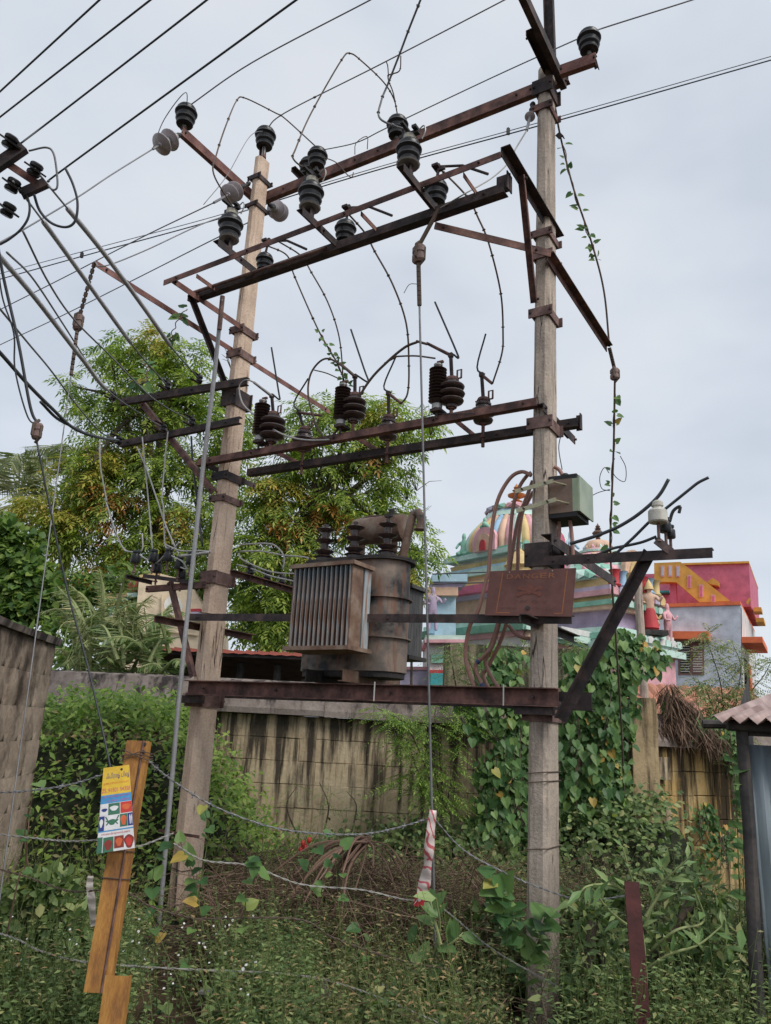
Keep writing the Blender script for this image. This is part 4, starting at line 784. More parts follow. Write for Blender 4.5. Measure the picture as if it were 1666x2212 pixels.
wire('black guy wire from the street pole to the dark strain insulator', [dep(-10, 500, dS), dep(8, 600, dS), dep(40, 740, dS), dep(66, 880, dS), sp3+ZH*.05], .011, 'wire_dark'); wire('thin companion wire of the street pole guy', [dep(-8, 540, dS), dep(5, 640, dS), dep(30, 720, dS), dep(33, 800, dS), dep(60, 900, dS), sp3+ZH*.05], .006, 'wire_dark')
wire('dark guy wire from the strain insulator down behind the ochre post', [sp3-ZH*.05, dep(140, 1250, 5.2), dep(190, 1440, 5.1), dep(235, 1640, 4.9), dep(262, 1800, 4.75)], .007, 'wire_dark')
sp4 = dep(1328, 808, (gc-CAMP).dot(FWD)); strain(sp4, .13, 'grey strain insulator with vine leaves beyond the grey pole'); chain('wrapped wire tie at the tip of the bent guy arm', gc, sp4+ZH*.06, .012)
dg = (gc-CAMP).dot(FWD); RG = [sp4-ZH*.06, dep(1326, 960, dg+.1), dep(1321, 1100, dg+.2), dep(1319, 1200, dg+.3), dep(1332, 1400, dg+.5), dep(1344, 1600, dg+.8), dep(1349, 1760, dg+1.0)]
wire('vine-covered guy wire hanging beyond the grey pole', RG, .011, 'wire_brown', n=6)
TG = [on(1200, 235, -.1), dep(1212, 300, dg), dep(1240, 410, dg), dep(1280, 530, dg), dep(1305, 630, dg), gc+ZH*.02]
wire('vine-covered guy from the grey pole top to the bent arm', TG, .011, 'wire_brown', n=6); m = MB(); m.ell(on(1206, 292, -.1), on(1214, 300, -.1), .05, .008); m.obj('wire_cleat', 'rust_dark', RP.root)
m = MB()
for (pts) in ([(1328, 990), (1322, 1010), (1330, 1030), (1350, 1040), (1352, 1010), (1340, 985)], [(1318, 1060), (1300, 1055), (1296, 1030), (1306, 1010), (1316, 1022)], [(1318, 1057), (1290, 1065), (1264, 1080)]): m.tube(spline([dep(x, y, dg+.2) for x, y in pts], 4), .0045, 5)
m.obj('vine_tendril', 'wire_brown', None, label='curly bare tendrils on the hanging guy wire', cat='vine')
# ============================================================ street pole arm at the edge
SA = thing('street_pole_arm', dep(-60, 560, 5.0), 'rusty street pole crossarms with black insulators above the sleeved wires', 'crossarm')
m = MB(); m.chan(dep(-60, 395, 4.9), dep(52, 318, 5.0), .075, .045, .008, 1); m.obj('upper_arm', 'rust_dark', SA)
m = MB(); m.chan(dep(45, 420, 5.0), dep(100, 395, 5.05), .06, .04, .008, 1); m.obj('lower_arm', 'rust_dark', SA)
m = MB(); m.ell(dep(8, 352, 5.0), dep(92, 408, 5.05), .05, .007); m.obj('tie_angle', 'rust_red', SA)
for (x, y) in ((18, 308), (72, 368), (24, 402), (14, 455)):
    P = dep(x, y, 4.97); o = part_mesh('spool', SPOOL, SA, P-ZH*.04, .085, (ZH+UH*.5).normalized()); m = MB(); m.box(P+UH*.02, (.07, .05, .006), ((UH-ZH*.8).normalized(), NH, (ZH+UH*.8).normalized())); m.obj('strap', 'iron_black', SA)
m = MB(); m.tube([dep(-60, 180, 5.0), dep(-62, 900, 4.4), dep(-64, 2300, 3.9)], .09, 8); m.obj('post', 'concrete_grey', SA)
wire('street conductor from the upper street arm to the sky edge', [dep(42, 312, 5.0), dep(130, 245, 5.1), atZ(447, 0, dep(130, 245, 5.1).z+.15), atZ(560, -90, dep(130, 245, 5.1).z+.25)], .006, 'wire_dark', ext=(0, 10))
wire('street conductor from the lower street arm over the road', [dep(104, 393, 5.05), dep(145, 360, 5.1), atZ(640, 0, dep(145, 360, 5.1).z+.2), atZ(760, -85, dep(145, 360, 5.1).z+.3)], .006, 'wire_dark', ext=(0, 10))
wire('stiff looped tail wire at the street arm', [dep(*A1(175, 910), 5), dep(*A1(280, 890), 5), dep(*A1(325, 930), 5), dep(*A1(345, 1060), 5), dep(*A1(345, 1130), 5), dep(*A1(320, 1145), 5), dep(*A1(290, 1120), 5)], .007, 'wire_grey')
wire('big black loop hanging at the street arm', [dep(*A1(395, 1015), 5.05), dep(*A1(440, 1110), 5.05), dep(*A1(468, 1220), 5.05), dep(*A1(455, 1330), 5.05), dep(*A1(400, 1370), 5.05), dep(*A1(310, 1345), 5.05), dep(*A1(240, 1270), 5.05), dep(*A1(205, 1170), 5.0)], .009, 'wire_dark')
wire('small black loop hanging at the street arm', [dep(*A1(100, 1100), 5), dep(*A1(170, 1200), 5), dep(*A1(175, 1300), 5), dep(*A1(130, 1380), 5), dep(*A1(60, 1440), 5), dep(*A1(0, 1475), 5)], .008, 'wire_dark')
# ============================================================ ground
t = NT('soil'); v = t.coords((1, 1, 1), 'World'); n1 = t.noise(v, 1.5, 6, .65); n2 = t.noise(v, 18, 5, .7); c = t.ramp(n1, [(.35, (.045, .032, .02)), (.65, (.12, .085, .055))]); t.surf(c, .95, 0, n2, .8, .04, .1)
def gz(x, y): return .035*math.sin(x*1.7+.3)*math.cos(y*1.3)+.02*math.sin(x*4.1+y*3.3)
gm = MB(); nx, ny = 60, 60; gx = [-6+12*i/nx for i in range(nx+1)]; gy = [1+10*j/ny for j in range(ny+1)]
gm.add([(x, y, gz(x, y)-.02) for y in gy for x in gx], [(j*(nx+1)+i, j*(nx+1)+i+1, (j+1)*(nx+1)+i+1, (j+1)*(nx+1)+i) for j in range(ny) for i in range(nx)])
gm.obj('ground', 'soil', None, (0, 0, 0), True, kind='structure')
gm = MB(); gm.box((0, 500, -.22), (900, 900, .05)); gm.obj('terrain', 'soil', None, (0, 0, 0), kind='structure')
# ============================================================ boundary wall of stained blocks
def stained(name, a, b, dark, stops=(.46, .66), top=2.0, hfade=1.6, sc=(3.2, 3.2, .28)):
    t = NT(name); vs = t.coords(sc, 'World'); v = t.coords((1, 1, 1), 'World'); n1 = t.noise(v, 2.4, 6, .65); n2 = t.noise(vs, 2.0, 6, .62); n3 = t.noise(v, 30, 5, .7); n4 = t.noise(v, 7, 5, .6)
    col = t.ramp(n1, [(.32, a), (.68, b)])
    g = t.n('ShaderNodeNewGeometry'); sz = t.n('ShaderNodeSeparateXYZ'); t.l(g.outputs['Position'], sz.inputs[0]); mr = t.n('ShaderNodeMapRange'); t.l(sz.outputs[2], mr.inputs[0])
    mr.inputs[1].default_value = top-hfade; mr.inputs[2].default_value = top; mr.inputs[3].default_value = -.08; mr.inputs[4].default_value = .10
    ad = t.n('ShaderNodeMath', operation='ADD'); t.l(n2, ad.inputs[0]); t.l(mr.outputs[0], ad.inputs[1])
    col = t.mix(t.ramp(ad.outputs[0], [(stops[0], 0.0), (stops[1], .95)]), col, dark)
    col = t.mix(t.ramp(n4, [(.58, 0.0), (.72, .6)]), col, tuple(x*.5 for x in a)); col = t.mix(.3, col, t.ramp(n3, [(.25, .2), (.75, .8)]), 'OVERLAY')
    return t.surf(col, .95, 0, n3, .5, .012, .15)
stained('wall_yellow', (.40, .31, .20), (.60, .49, .34), (.045, .038, .032), (.475, .61), sc=(4.0, 4.0, .34))
stained('wall_ochre', (.40, .25, .08), (.46, .35, .18), (.03, .024, .018), (.42, .56), sc=(3.0, 3.0, .25))
stained('coping_grey', (.17, .135, .12), (.30, .26, .235), (.035, .03, .03), (.5, .66), 2.4, .6)
stained('pillar_plaster', (.34, .25, .14), (.52, .40, .25), (.05, .04, .03), (.5, .64), 2.5, 2)
stained('rear_wall', (.20, .17, .115), (.33, .28, .19), (.035, .035, .025), (.44, .62), 3.5, 2.5)
mottled('mortar', (.05, .04, .03), (.15, .12, .085), kind='World')
BW = thing('boundary_wall', (0, 10.4, 0), 'yellowish block boundary wall with black drip stains and sloped coping', 'wall')
WY = 10.3; wx0, wx1 = -4.6, 3.55; nc, ch = 7, .278
m = MB(); m.box(((wx0+wx1)/2, WY+.11, .97), ((wx1-wx0)/2, .10, .98)); m.obj('wall_core', 'wall_yellow', BW)
rg = random.Random(5); bl = .43
def block_mesh(name, l, h, d, mat, seed, j=.012):
    r_ = random.Random(seed); m = MB(); s_ = .004
    vs = [(sx*(l/2-(s_ if f else 0))+r_.uniform(-j, j)*.5, -d/2-(.004 if f else 0)+r_.uniform(-j, j)*.3 if f else d/2, sz*(h/2-(s_ if f else 0))+r_.uniform(-j, j)*.5) for f in (0, 1) for sx, sz in ((-1, -1), (1, -1), (1, 1), (-1, 1))]
    vb = [(sx*l/2, -d/2+.006, sz*h/2) for sx, sz in ((-1, -1), (1, -1), (1, 1), (-1, 1))]
    V = vs[:4]+vb+vs[4:]; F_ = [(0, 1, 5, 4), (1, 2, 6, 5), (2, 3, 7, 6), (3, 0, 4, 7), (4, 5, 9, 8), (5, 6, 10, 9), (6, 7, 11, 10), (7, 4, 8, 11), (8, 9, 10, 11), (3, 2, 1, 0)]
    me = bpy.data.meshes.new(name); me.from_pydata(V, [], F_); me.materials.append(M[mat]); return me
BM = [block_mesh('block', bl-.0005, ch-.002, .08, 'wall_yellow', k) for k in range(6)]
for r_ in range(nc):
    x = wx0+(bl/2 if r_ % 2 else 0)
    while x < wx1-.1:
        o = link('block', BM[rg.randrange(6)], BW); o.location = Vector((x+bl/2, WY+rg.uniform(-.003, .003), ch*r_+ch/2+.005)) - BW.location; x += bl
m = MB(); x = wx0-.1
while x < wx1:
    l = 1.35; m = MB(); P0, P1 = Vector((x, WY+.1, 0)), Vector((min(x+l, wx1)-.006, WY+.1, 0))
    prof = [(-.14, 1.955), (.27, 1.955), (.27, 2.03), (.12, 2.36), (.0, 2.39), (-.14, 2.03)]
    m.prism(P0, P1, [(a+rg.uniform(-.006, .006), b+rg.uniform(-.006, .006)) for a, b in prof]); m.obj('coping_stone', 'coping_grey', BW); x += l
# pillar and the lower wall beyond it
PX = atY(1398, 1700, 9.95).x
PI = thing('wall_pillar', (PX, 10.1, 0), 'tall streaked plaster pillar at the end of the boundary wall', 'pillar')
m = MB(); zt_ = atY(1398, 1508, 9.95).z; hw = .165; vs = []
for i in range(9):
    z_ = zt_*i/8; j = [rg.uniform(-.012, .012) for _ in range(4)]; k = 1 if i < 8 else .86
    vs += [(PX-hw*k+j[0], 9.95+j[1], z_), (PX+hw*k+j[2], 9.95+j[1], z_), (PX+hw*k+j[2], 10.3, z_), (PX-hw*k+j[0], 10.3, z_)]
m.add(vs, [(i*4+k, i*4+(k+1) % 4, (i+1)*4+(k+1) % 4, (i+1)*4+k) for i in range(8) for k in range(4)]+[(32, 33, 34, 35)]); m.obj('shaft', 'pillar_plaster', PI)
LW = thing('side_wall', (PX+1.5, 11.3, 0), 'lower ochre wall with thick black streaks beyond the pillar', 'wall')
a, b = Vector((PX+.1, 10.25, 0)), Vector((PX+3.6, 12.3, 0)); d = (b-a).normalized(); n_ = Vector((d.y, -d.x, 0)); zc = 1.80
m = MB(); m.box((a+b)/2+ZH*zc/2-n_*.16, ((b-a).length/2, .12, zc/2), (d, n_, ZH)); m.obj('wall_core', 'mortar', LW)
BM2 = [block_mesh('block', bl-.006, .30-.006, .07, 'wall_ochre', 20+k) for k in range(4)]; rot = math.atan2(d.y, d.x)
for r_ in range(6):
    s_ = (bl/2 if r_ % 2 else 0)
    while s_ < (b-a).length-.1:
        o = link('block', BM2[rg.randrange(4)], LW); o.location = a+d*(s_+bl/2)-n_*.01+ZH*(.30*r_+.15) - LW.location; o.rotation_euler.z = rot; s_ += bl
m = MB(); m.prism(a-n_*.12+ZH*0, b-n_*.12, [(-.2, zc+.005), (.22, zc+.005), (.22, zc+.07), (.05, zc+.42), (-.2, zc+.1)]); m.obj('coping', 'coping_grey', LW)
# back wall between the boundary and the temple
m = MB(); A_, B_ = atY(962, 1388, 13), atY(1345, 1412, 13); m.add([(A_.x, 13, 0), (B_.x, 13.6, 0), (B_.x, 13.6, B_.z+.1), (A_.x, 13, A_.z), (A_.x, 13.3, 0), (B_.x, 13.9, 0), (B_.x, 13.9, B_.z+.1), (A_.x, 13.3, A_.z)], [(0, 1, 2, 3), (7, 6, 5, 4), (3, 2, 6, 7), (0, 3, 7, 4), (1, 5, 6, 2)])
m.obj('back_wall', 'rear_wall', None, label='tall stained plaster wall below the temple behind the cables', cat='wall')
# ============================================================ rough wall at the roadside
stained('rough_plaster', (.20, .15, .115), (.42, .345, .275), (.055, .043, .036), (.47, .66), 2.55, 1.5, (1.3, 1.3, .9))
t = NT('rough_old'); v = t.coords((1, 1, 1), 'World'); n1 = t.noise(v, 1.6, 7, .68); n2 = t.noise(v, 5.5, 6, .7); n3 = t.noise(v, 26, 5, .75)
c = t.ramp(n1, [(.34, (.11, .078, .058)), (.7, (.33, .25, .185)), (.5, (.21, .15, .11))]); c = t.mix(t.ramp(n2, [(.52, 0.0), (.68, .7)]), c, (.07, .055, .045)); c = t.mix(.3, c, t.ramp(n3, [(.25, .15), (.75, .85)]), 'OVERLAY')
hh = t.mix(.45, n2, n3); t.surf(c, .95, 0, hh, 1.0, .05, .1)
RW = thing('rough_wall', (-3.3, 7.0, 0), 'rough brown unplastered wall with a thin slab on top beside the ochre post', 'wall')
ra, rb = Vector((-2.98, 4.4, 0)), Vector((-3.36, 8.05, 0)); d = (rb-ra).normalized(); n_ = Vector((d.y, -d.x, 0)); zr = 2.50
m = MB(); m.box((ra+rb)/2-n_*.2+ZH*(zr/2), ((rb-ra).length/2-.01, .17, zr/2), (d, n_, ZH)); m.obj('wall_core', 'mortar', RW); rot = math.atan2(d.y, d.x)
L_ = (rb-ra).length; hh_ = .3125
for r_ in range(8):
    s_ = L_
    first = True
    while s_ > .05:
        l = rg.uniform(.34, .48)*(.55 if first and r_ % 2 else 1); l = min(l, s_); first = False; m = MB(); j = lambda: rg.uniform(-.02, .02)
        nx_, nz_ = 4, 4; vs = []
        for kz in range(nz_+1):
            for kx in range(nx_+1):
                e_ = .003 if kx in (0, nx_) or kz in (0, nz_) else -.004
                ed = kx in (0, nx_) or kz in (0, nz_); vs.append((-l/2+l*kx/nx_+(0 if ed else j()*.8), -.03+e_+(rg.uniform(-.003, .003) if ed else rg.uniform(-.014, .010)), -hh_/2+hh_*kz/nz_+(0 if ed else j()*.8)))
        b0 = len(vs); vs += [(-l/2, .08, -hh_/2), (l/2, .08, -hh_/2), (l/2, .08, hh_/2), (-l/2, .08, hh_/2)]; W_ = nx_+1
        fs = [(kz*W_+kx, kz*W_+kx+1, (kz+1)*W_+kx+1, (kz+1)*W_+kx) for kz in range(nz_) for kx in range(nx_)]
        fs += [(nx_, b0+1, b0+2, nz_*W_+nx_), (b0, 0, nz_*W_, b0+3), (nz_*W_, nz_*W_+nx_, b0+2, b0+3)]
        m.add(vs, fs); o = m.obj('block', 'rough_plaster', None, (0, 0, 0), True); o.parent = RW; o.location = ra+d*(s_-l/2)+n_*.0+ZH*(hh_*(r_+.5)) - RW.location; o.rotation_euler.z = rot
        s_ -= l
m = MB(); nS_ = 10
vs = []
for i in range(nS_+1):
    P = ra+d*((L_+.1)*i/nS_); w_ = .06+rg.uniform(-.02, .02)
    vs += [P+n_*w_+ZH*(zr+rg.uniform(-.008, .008)), P+n_*(w_+.015)+ZH*(zr+.06+rg.uniform(-.01, .01)), P-n_*.42+ZH*(zr+.10), P-n_*.42+ZH*zr]
m.add(vs, [(i*4+k, i*4+(k+1) % 4, (i+1)*4+(k+1) % 4, (i+1)*4+k) for i in range(nS_) for k in range(4)]+[(0, 3, 2, 1), (nS_*4, nS_*4+1, nS_*4+2, nS_*4+3)]); m.obj('top_slab', 'coping_grey', RW)
# ============================================================ iron-sheet shed
t = NT('sheet_blue'); vs = t.coords((8, 8, .7), 'World'); v = t.coords((1, 1, 1), 'World'); n1 = t.noise(vs, 1.5, 5); c = t.ramp(n1, [(.35, (.10, .13, .15)), (.65, (.25, .30, .33))]); c = t.mix(t.ramp(t.noise(v, 3, 6, .65), [(.55, 0.0), (.7, .8)]), c, (.07, .05, .04)); t.surf(c, .55, .2, t.noise(v, 40, 4), .2, .004)
t = NT('sheet_roof'); v = t.coords((1, 1, 1), 'World'); c = t.ramp(t.noise(v, 3.5, 6, .6), [(.35, (.20, .13, .12)), (.65, (.42, .32, .30))]); t.surf(c, .6, .2, t.noise(v, 40, 4), .2, .004)
SH = thing('iron_shed', atY(1625, 2000, 5.0)*1.0, 'small shed of blue iron sheets with a corrugated roof', 'shed'); SH.location.z = 0
e0 = atY(1533, 1552, 4.9); e1 = e0 + Vector((1.6, -.25, .0)); up_ = (atY(1700, 1488, 6.4)-e0)/1.6; ex = (e1-e0).normalized()
m = MB(); N = 64; vs = []
for i in range(N+1):
    f = i/N; z_ = .022*math.sin(f*2*math.pi*16)
    for g_ in (0, .33, .66, 1): vs.append(e0.lerp(e1, f)+up_*g_*1.6+ZH*z_)
m.add(vs, [(i*4+k, (i+1)*4+k, (i+1)*4+k+1, i*4+k+1) for i in range(N) for k in range(3)]); o = m.obj('roof_sheet', 'sheet_roof', SH, smooth=True); md = o.modifiers.new('t', 'SOLIDIFY'); md.thickness = .004
m = MB(); m.tube([e0+Vector((.16, .12, -.03)), e1+Vector((.2, .12, -.03))], .035, 8); m.tube([e0+Vector((.16, .5, -.02)), e1+Vector((.2, .5, .03))], .03, 8); m.obj('roof_pole', 'soot_shade', SH)
pt0, pt1 = atY(1603, 1580, 5.05), atY(1640, 2250, 4.75); pt1.z = 0
m = MB(); m.tube([pt0+ZH*.02, pt0.lerp(pt1, .3)+Vector((.01, 0, 0)), pt0.lerp(pt1, .65), pt1], .038, 9); m.obj('corner_post', 'soot_shade', SH, smooth=True)
s0 = atY(1622, 1650, 5.12); m = MB(); N = 60; vs = []
for i in range(N+1):
    f = i/N; dx = Vector((1.3*f, -.25*f, 0)); wv = .012*math.sin(f*2*math.pi*15)
    for zz in (0.02, .6, 1.2, 1.84): vs.append(Vector((s0.x, s0.y, 0))+dx+Vector((-(1.2-zz)*.0+ (zz-.9)*-.012, wv, zz)))
m.add(vs, [(i*4+k, (i+1)*4+k, (i+1)*4+k+1, i*4+k+1) for i in range(N) for k in range(3)]); o = m.obj('wall_sheet', 'sheet_blue', SH, smooth=True); md = o.modifiers.new('t', 'SOLIDIFY'); md.thickness = .003
m = MB(); sd_ = Vector((.52, .95, 0)); q0 = Vector((s0.x-.05, s0.y+.06, 0)); m.add([q0, q0+sd_*1.6, q0+sd_*1.6+ZH*2.4, q0+ZH*1.98], [(0, 1, 2, 3)]); o = m.obj('side_sheet', 'soot_shade', SH); md = o.modifiers.new('t', 'SOLIDIFY'); md.thickness = .004
m = MB(); m.box(s0+Vector((.62, -.16, .22)), (.66, .02, .05), (ex, Vector((0, 1, 0)), ZH)); m.obj('lintel', 'soot_shade', SH)
# ============================================================ painted house
plain('paint_pink', (.58, .15, .235), .7); plain('paint_yellow', (.66, .36, .075), .7); plain('paint_orange', (.76, .18, .07), .7); plain('paint_bluegrey', (.56, .61, .69), .75); plain('paint_white', (.66, .66, .65), .75)
plain('paint_rose', (.70, .38, .42), .7); plain('paint_teal', (.05, .33, .36), .7); plain('wood_brown', (.22, .13, .11), .6); plain('room_shade', (.02, .02, .022), .8); plain('slat_white', (.55, .55, .53), .6); plain('sky_tone', (.5, .54, .6), .3)  # near-black interior panels: the shade of unlit rooms is put into the colour
HK = atY(1602, 1400, 26.0); hx = Vector((-.875, .485, 0)).normalized(); hy = Vector((.485, .875, 0)).normalized(); HK.z = 0
PH = thing('painted_house', HK, 'pink and blue-grey house with a yellow outside staircase', 'house')
def hp(zx, zy, off=0.0, zone_=B4):
    x, y = zone_(zx, zy); r = ray(x, y); Q = HK - hy*off; return CAMP + r*((Q-CAMP).dot(hy)/r.dot(hy))
def hslab(name, pts, off, th, mat, parent=None, z0=None):
    P = [hp(a, b, off) for a, b in pts]
    if z0 is not None: P = [Vector((p.x, p.y, z0)) if i in z0_idx else p for i, p in enumerate(P)]
    n = len(P); m = MB(); area = sum((P[i].cross(P[(i+1) % n])).dot(-hy) for i in range(n))
    if area < 0: P = P[::-1]
    m.add(P+[p+hy*th for p in P], [tuple(range(n)), tuple(range(2*n-1, n-1, -1))]+[(i, n+i, n+(i+1) % n, (i+1) % n) for i in range(n)]); return m.obj(name, mat, parent or PH)
hslab('lower_wall', [(500, 1335), (1405, 1312), (1416, 2300), (500, 2300)], 0, 7, 'paint_bluegrey')
m = MB(); q0, q1 = hp(1406, 1325), hp(1416, 2300); m.add([q0-hx*.02+hy*.02, q0-hx*.02+hy*6.9, Vector((q1.x, q1.y, q1.z))-hx*.02+hy*6.9, q1-hx*.02+hy*.02], [(0, 3, 2, 1)]); m.obj('side_wall', 'paint_white', PH)
hslab('parapet', [(560, 1340), (560, 1312), (1400, 1283), (1406, 1314)], .06, 7.2, 'paint_orange')
hslab('upper_wall', [(560, 1050), (662, 1048), (662, 962), (905, 958), (1475, 943), (1492, 1330), (560, 1340)], -2.6, 5.2, 'paint_pink')
hslab('roof_edge', [(905, 972), (905, 955), (1475, 938), (1476, 955)], -2.5, 5.4, 'paint_yellow')
hslab('sun_ledge', [(600, 1212), (600, 1195), (790, 1190), (790, 1206)], -2.2, .4, 'paint_teal')
hslab('back_porch', [(580, 1235), (800, 1228), (800, 1310), (560, 1315)], -2.55, .1, 'room_shade' if False else 'paint_pink')
hslab('pillar', [(795, 1120), (850, 1118), (855, 1300), (797, 1302)], -1.5, .35, 'paint_pink')
ST = hslab('staircase', [(660, 955), (885, 945), (960, 1000), (1315, 1282), (1050, 1292), (848, 1118), (662, 1116)], -1.2, .5, 'paint_yellow')
for (a, b, c_, d_) in ((716, 978, 748, 1072), (782, 976, 815, 1072), (848, 980, 882, 1074), (944, 1060, 978, 1168), (1046, 1140, 1082, 1248), (1150, 1228, 1186, 1290)):
    hslab('window_slot', [(a, b), (c_, b), (c_, d_), (a, d_)], -1.17, .05, 'paint_rose', ST); hslab('slot_opening', [(a+8, b+10), (c_-8, b+10), (c_-8, d_-10), (a+8, d_-10)], -1.15, .04, 'sky_tone' if a < 900 else 'paint_pink', ST)  # slots are open: the sky and wall seen through are painted on flat panels
hslab('gable_shade', [(1110, 1118), (1165, 1082), (1215, 1118), (1215, 1150), (1140, 1135)], -2.2, .4, 'paint_yellow')
for k in range(3): hslab('vent_opening', [(1145+k*20, 1130), (1158+k*20, 1132), (1158+k*20, 1160), (1145+k*20, 1158)], -2.57, .02, 'room_shade')
hslab('small_ledge', [(1450, 1290), (1478, 1252), (1488, 1262), (1462, 1308)], -2.2, .3, 'paint_yellow')
m = MB(); q = hp(1478, 950, -2.6)
for s_, zz, w_ in ((1.2, -3.0, .4), (2.6, -3.4, .6)): m.box(q+hy*s_-hx*.1+ZH*(zz*.55), (.14, w_, .08), (hx, hy, ZH))
m.obj('side_ledge', 'paint_yellow', PH)
m = MB(); q = hp(1415, 1590, 0); m.box(q-hx*.3+hy*1.6-ZH*.1, (.32, 1.6, .1), (hx, hy, ZH)); m.obj('balcony_slab', 'paint_orange', PH)
WS = hslab('window_shade', [(755, 1540), (1128, 1542), (1128, 1612), (755, 1602)], .55, .55, 'paint_orange')
WN = hslab('window', [(866, 1630), (1090, 1632), (1090, 1918), (866, 1916)], .03, .05, 'wood_brown'); hslab('window_pane', [(886, 1655), (968, 1655), (968, 1900), (886, 1900)], .045, .04, 'room_shade', WN); hslab('window_shutter', [(992, 1655), (1076, 1655), (1076, 1900), (992, 1900)], .045, .04, 'wood_brown', WN)
for k in range(11):
    y = 1668+k*21.5; hslab('slat', [(888, y), (966, y), (966, y+7), (888, y+7)], .06, .02, 'slat_white', WN); hslab('slat', [(994, y), (1074, y), (1074, y+8), (994, y+8)], .06, .02, 'slat_white' if k % 2 else 'porcelain_white', WN)
for x0 in (1500, 1580):
    m = MB(); q = hp(1416, 1700, 0); m.box(q+hy*((x0-1440)/45.)-hx*.01-ZH*1.0, (.02, .45, .8), (hx, hy, ZH)); m.obj('side_window', 'room_shade' if x0 < 1550 else 'paint_orange', PH)
# low tiled house in front of it
plain('tile_terracotta', (.42, .19, .125), .85); plain('tile_dark', (.28, .13, .09), .85); plain('mud_wall', (.20, .14, .10), .9)
TH_ = thing('tiled_cottage', atY(1570, 1600, 15.5), 'low cottage with a terracotta tiled roof behind the ochre wall', 'house'); TH_.location.z = 0
ta, tb = atY(1400, 1585, 14.5), atY(1750, 1590, 14.5); ta.z = tb.z = 2.05; tup = Vector((0, 2.2, .95)); m = MB()
m.add([ta, tb, tb+tup, ta+tup, ta-ZH*2.3, tb-ZH*2.3, tb+tup-ZH*3.6, ta+tup-ZH*3.6], [(0, 1, 2, 3), (4, 5, 1, 0), (5, 6, 2, 1), (7, 4, 0, 3), (6, 7, 3, 2)]); m.obj('body', 'mud_wall', TH_)
tm = MB(); tm.add([(-.12, 0, 0), (-.06, 0, .035), (.02, 0, .035), (.10, 0, .0), (.12, 0, .012), (-.12, .34, .03), (-.06, .34, .065), (.02, .34, .065), (.10, .34, .03), (.12, .34, .042), (-.12, 0, -.015), (.12, 0, -.003)], [(0, 1, 6, 5), (1, 2, 7, 6), (2, 3, 8, 7), (3, 4, 9, 8), (10, 11, 4, 3, 2, 1, 0)])
TM = []
for mt in ('tile_terracotta', 'tile_dark'):
    me = bpy.data.meshes.new('roof_tile'); me.from_pydata([tuple(v) for v in tm.v], [], tm.f); me.materials.append(M[mt]); TM.append(me)
slope = math.atan2(.95, 2.2); W_ = (tb-ta).length; nxT = int(W_/.235)
for r_ in range(8):
    for k in range(nxT):
        o = link('roof_tile', TM[0 if rg.random() < .75 else 1], TH_); o.location = ta.lerp(tb, (k+.5)/nxT)+tup*(r_/8.)+ZH*.03+Vector((rg.uniform(-.01, .01), 0, 0)) - TH_.location; o.rotation_euler = (slope-.06, 0, rg.uniform(-.04, .04))
# ============================================================ cream building behind the palms
plain('paint_cream', (.80, .655, .47), .8); plain('tile_red', (.45, .13, .10), .75); plain('paint_green', (.26, .52, .41), .7); plain('paint_blue', (.30, .47, .64), .7); plain('paint_lilac', (.48, .43, .56), .7); plain('paint_gold', (.64, .47, .22), .6); plain('paint_peach', (.66, .44, .32), .7); plain('paint_mint', (.52, .70, .63), .7); plain('paint_red', (.50, .05, .06), .65); plain('paint_violet', (.42, .33, .47), .7); plain('paint_sky', (.40, .57, .68), .7)
def yslab(name, pts, Y, th, mat, parent, zn=B1):
    P = [atY(*zn(a, b), Y) for a, b in pts]; n = len(P); m = MB()
    if sum((P[i].x*P[(i+1) % n].z-P[(i+1) % n].x*P[i].z) for i in range(n)) < 0: P = P[::-1]
    m.add(P+[p+Vector((0, th, 0)) for p in P], [tuple(range(n)), tuple(range(2*n-1, n-1, -1))]+[(i, n+i, n+(i+1) % n, (i+1) % n) for i in range(n)]); return m.obj(name, mat, parent)
CB = thing('cream_building', atY(340, 1400, 17), 'plain cream building with a lamp bowl on its wall behind the palms', 'building'); CB.location.z = 0
yslab('wall', [(925, 665), (1060, 640), (1250, 690), (1350, 860), (1360, 1700), (740, 1700), (745, 905), (905, 890)], 17, 3, 'paint_cream', CB)
yslab('roof_edge', [(845, 705), (945, 665), (945, 770), (850, 770)], 17.3, 1.0, 'tile_red', CB); yslab('cornice', [(845, 770), (940, 765), (935, 790), (845, 800)], 17.2, 1.1, 'paint_mint', CB)
yslab('wall_cap', [(925, 650), (1060, 632), (1062, 646), (927, 668)], 16.95, 3.1, 'paint_gold', CB)
q = atY(*B1(1142, 862), 16.75); m = MB(); m.lathe([(0, 0), (.14, .02), (.2, .09), (.21, .1), (.0, .1)], q, Vector((.5, -.8, .2)), 14); m.tube([q, q+Vector((.08, .3, .1))], .02, 6); m.obj('lamp_bowl', 'galvanised', CB)
m = MB(); m.tube([atY(*B1(1065, 960), 16.95), atY(*B1(1068, 1010), 16.95), atY(*B1(1110, 1022), 16.95), atY(*B1(1310, 1050), 16.95)], .025, 6); m.tube([atY(*B1(1078, 780), 16.95), atY(*B1(1075, 900), 16.95)], .02, 6); m.obj('wall_pipe', 'paint_cream', CB)
SR = thing('small_shrine', atY(240, 1400, 18), 'small colourful shrine with striped dome beside the cream building', 'shrine'); SR.location.z = 0
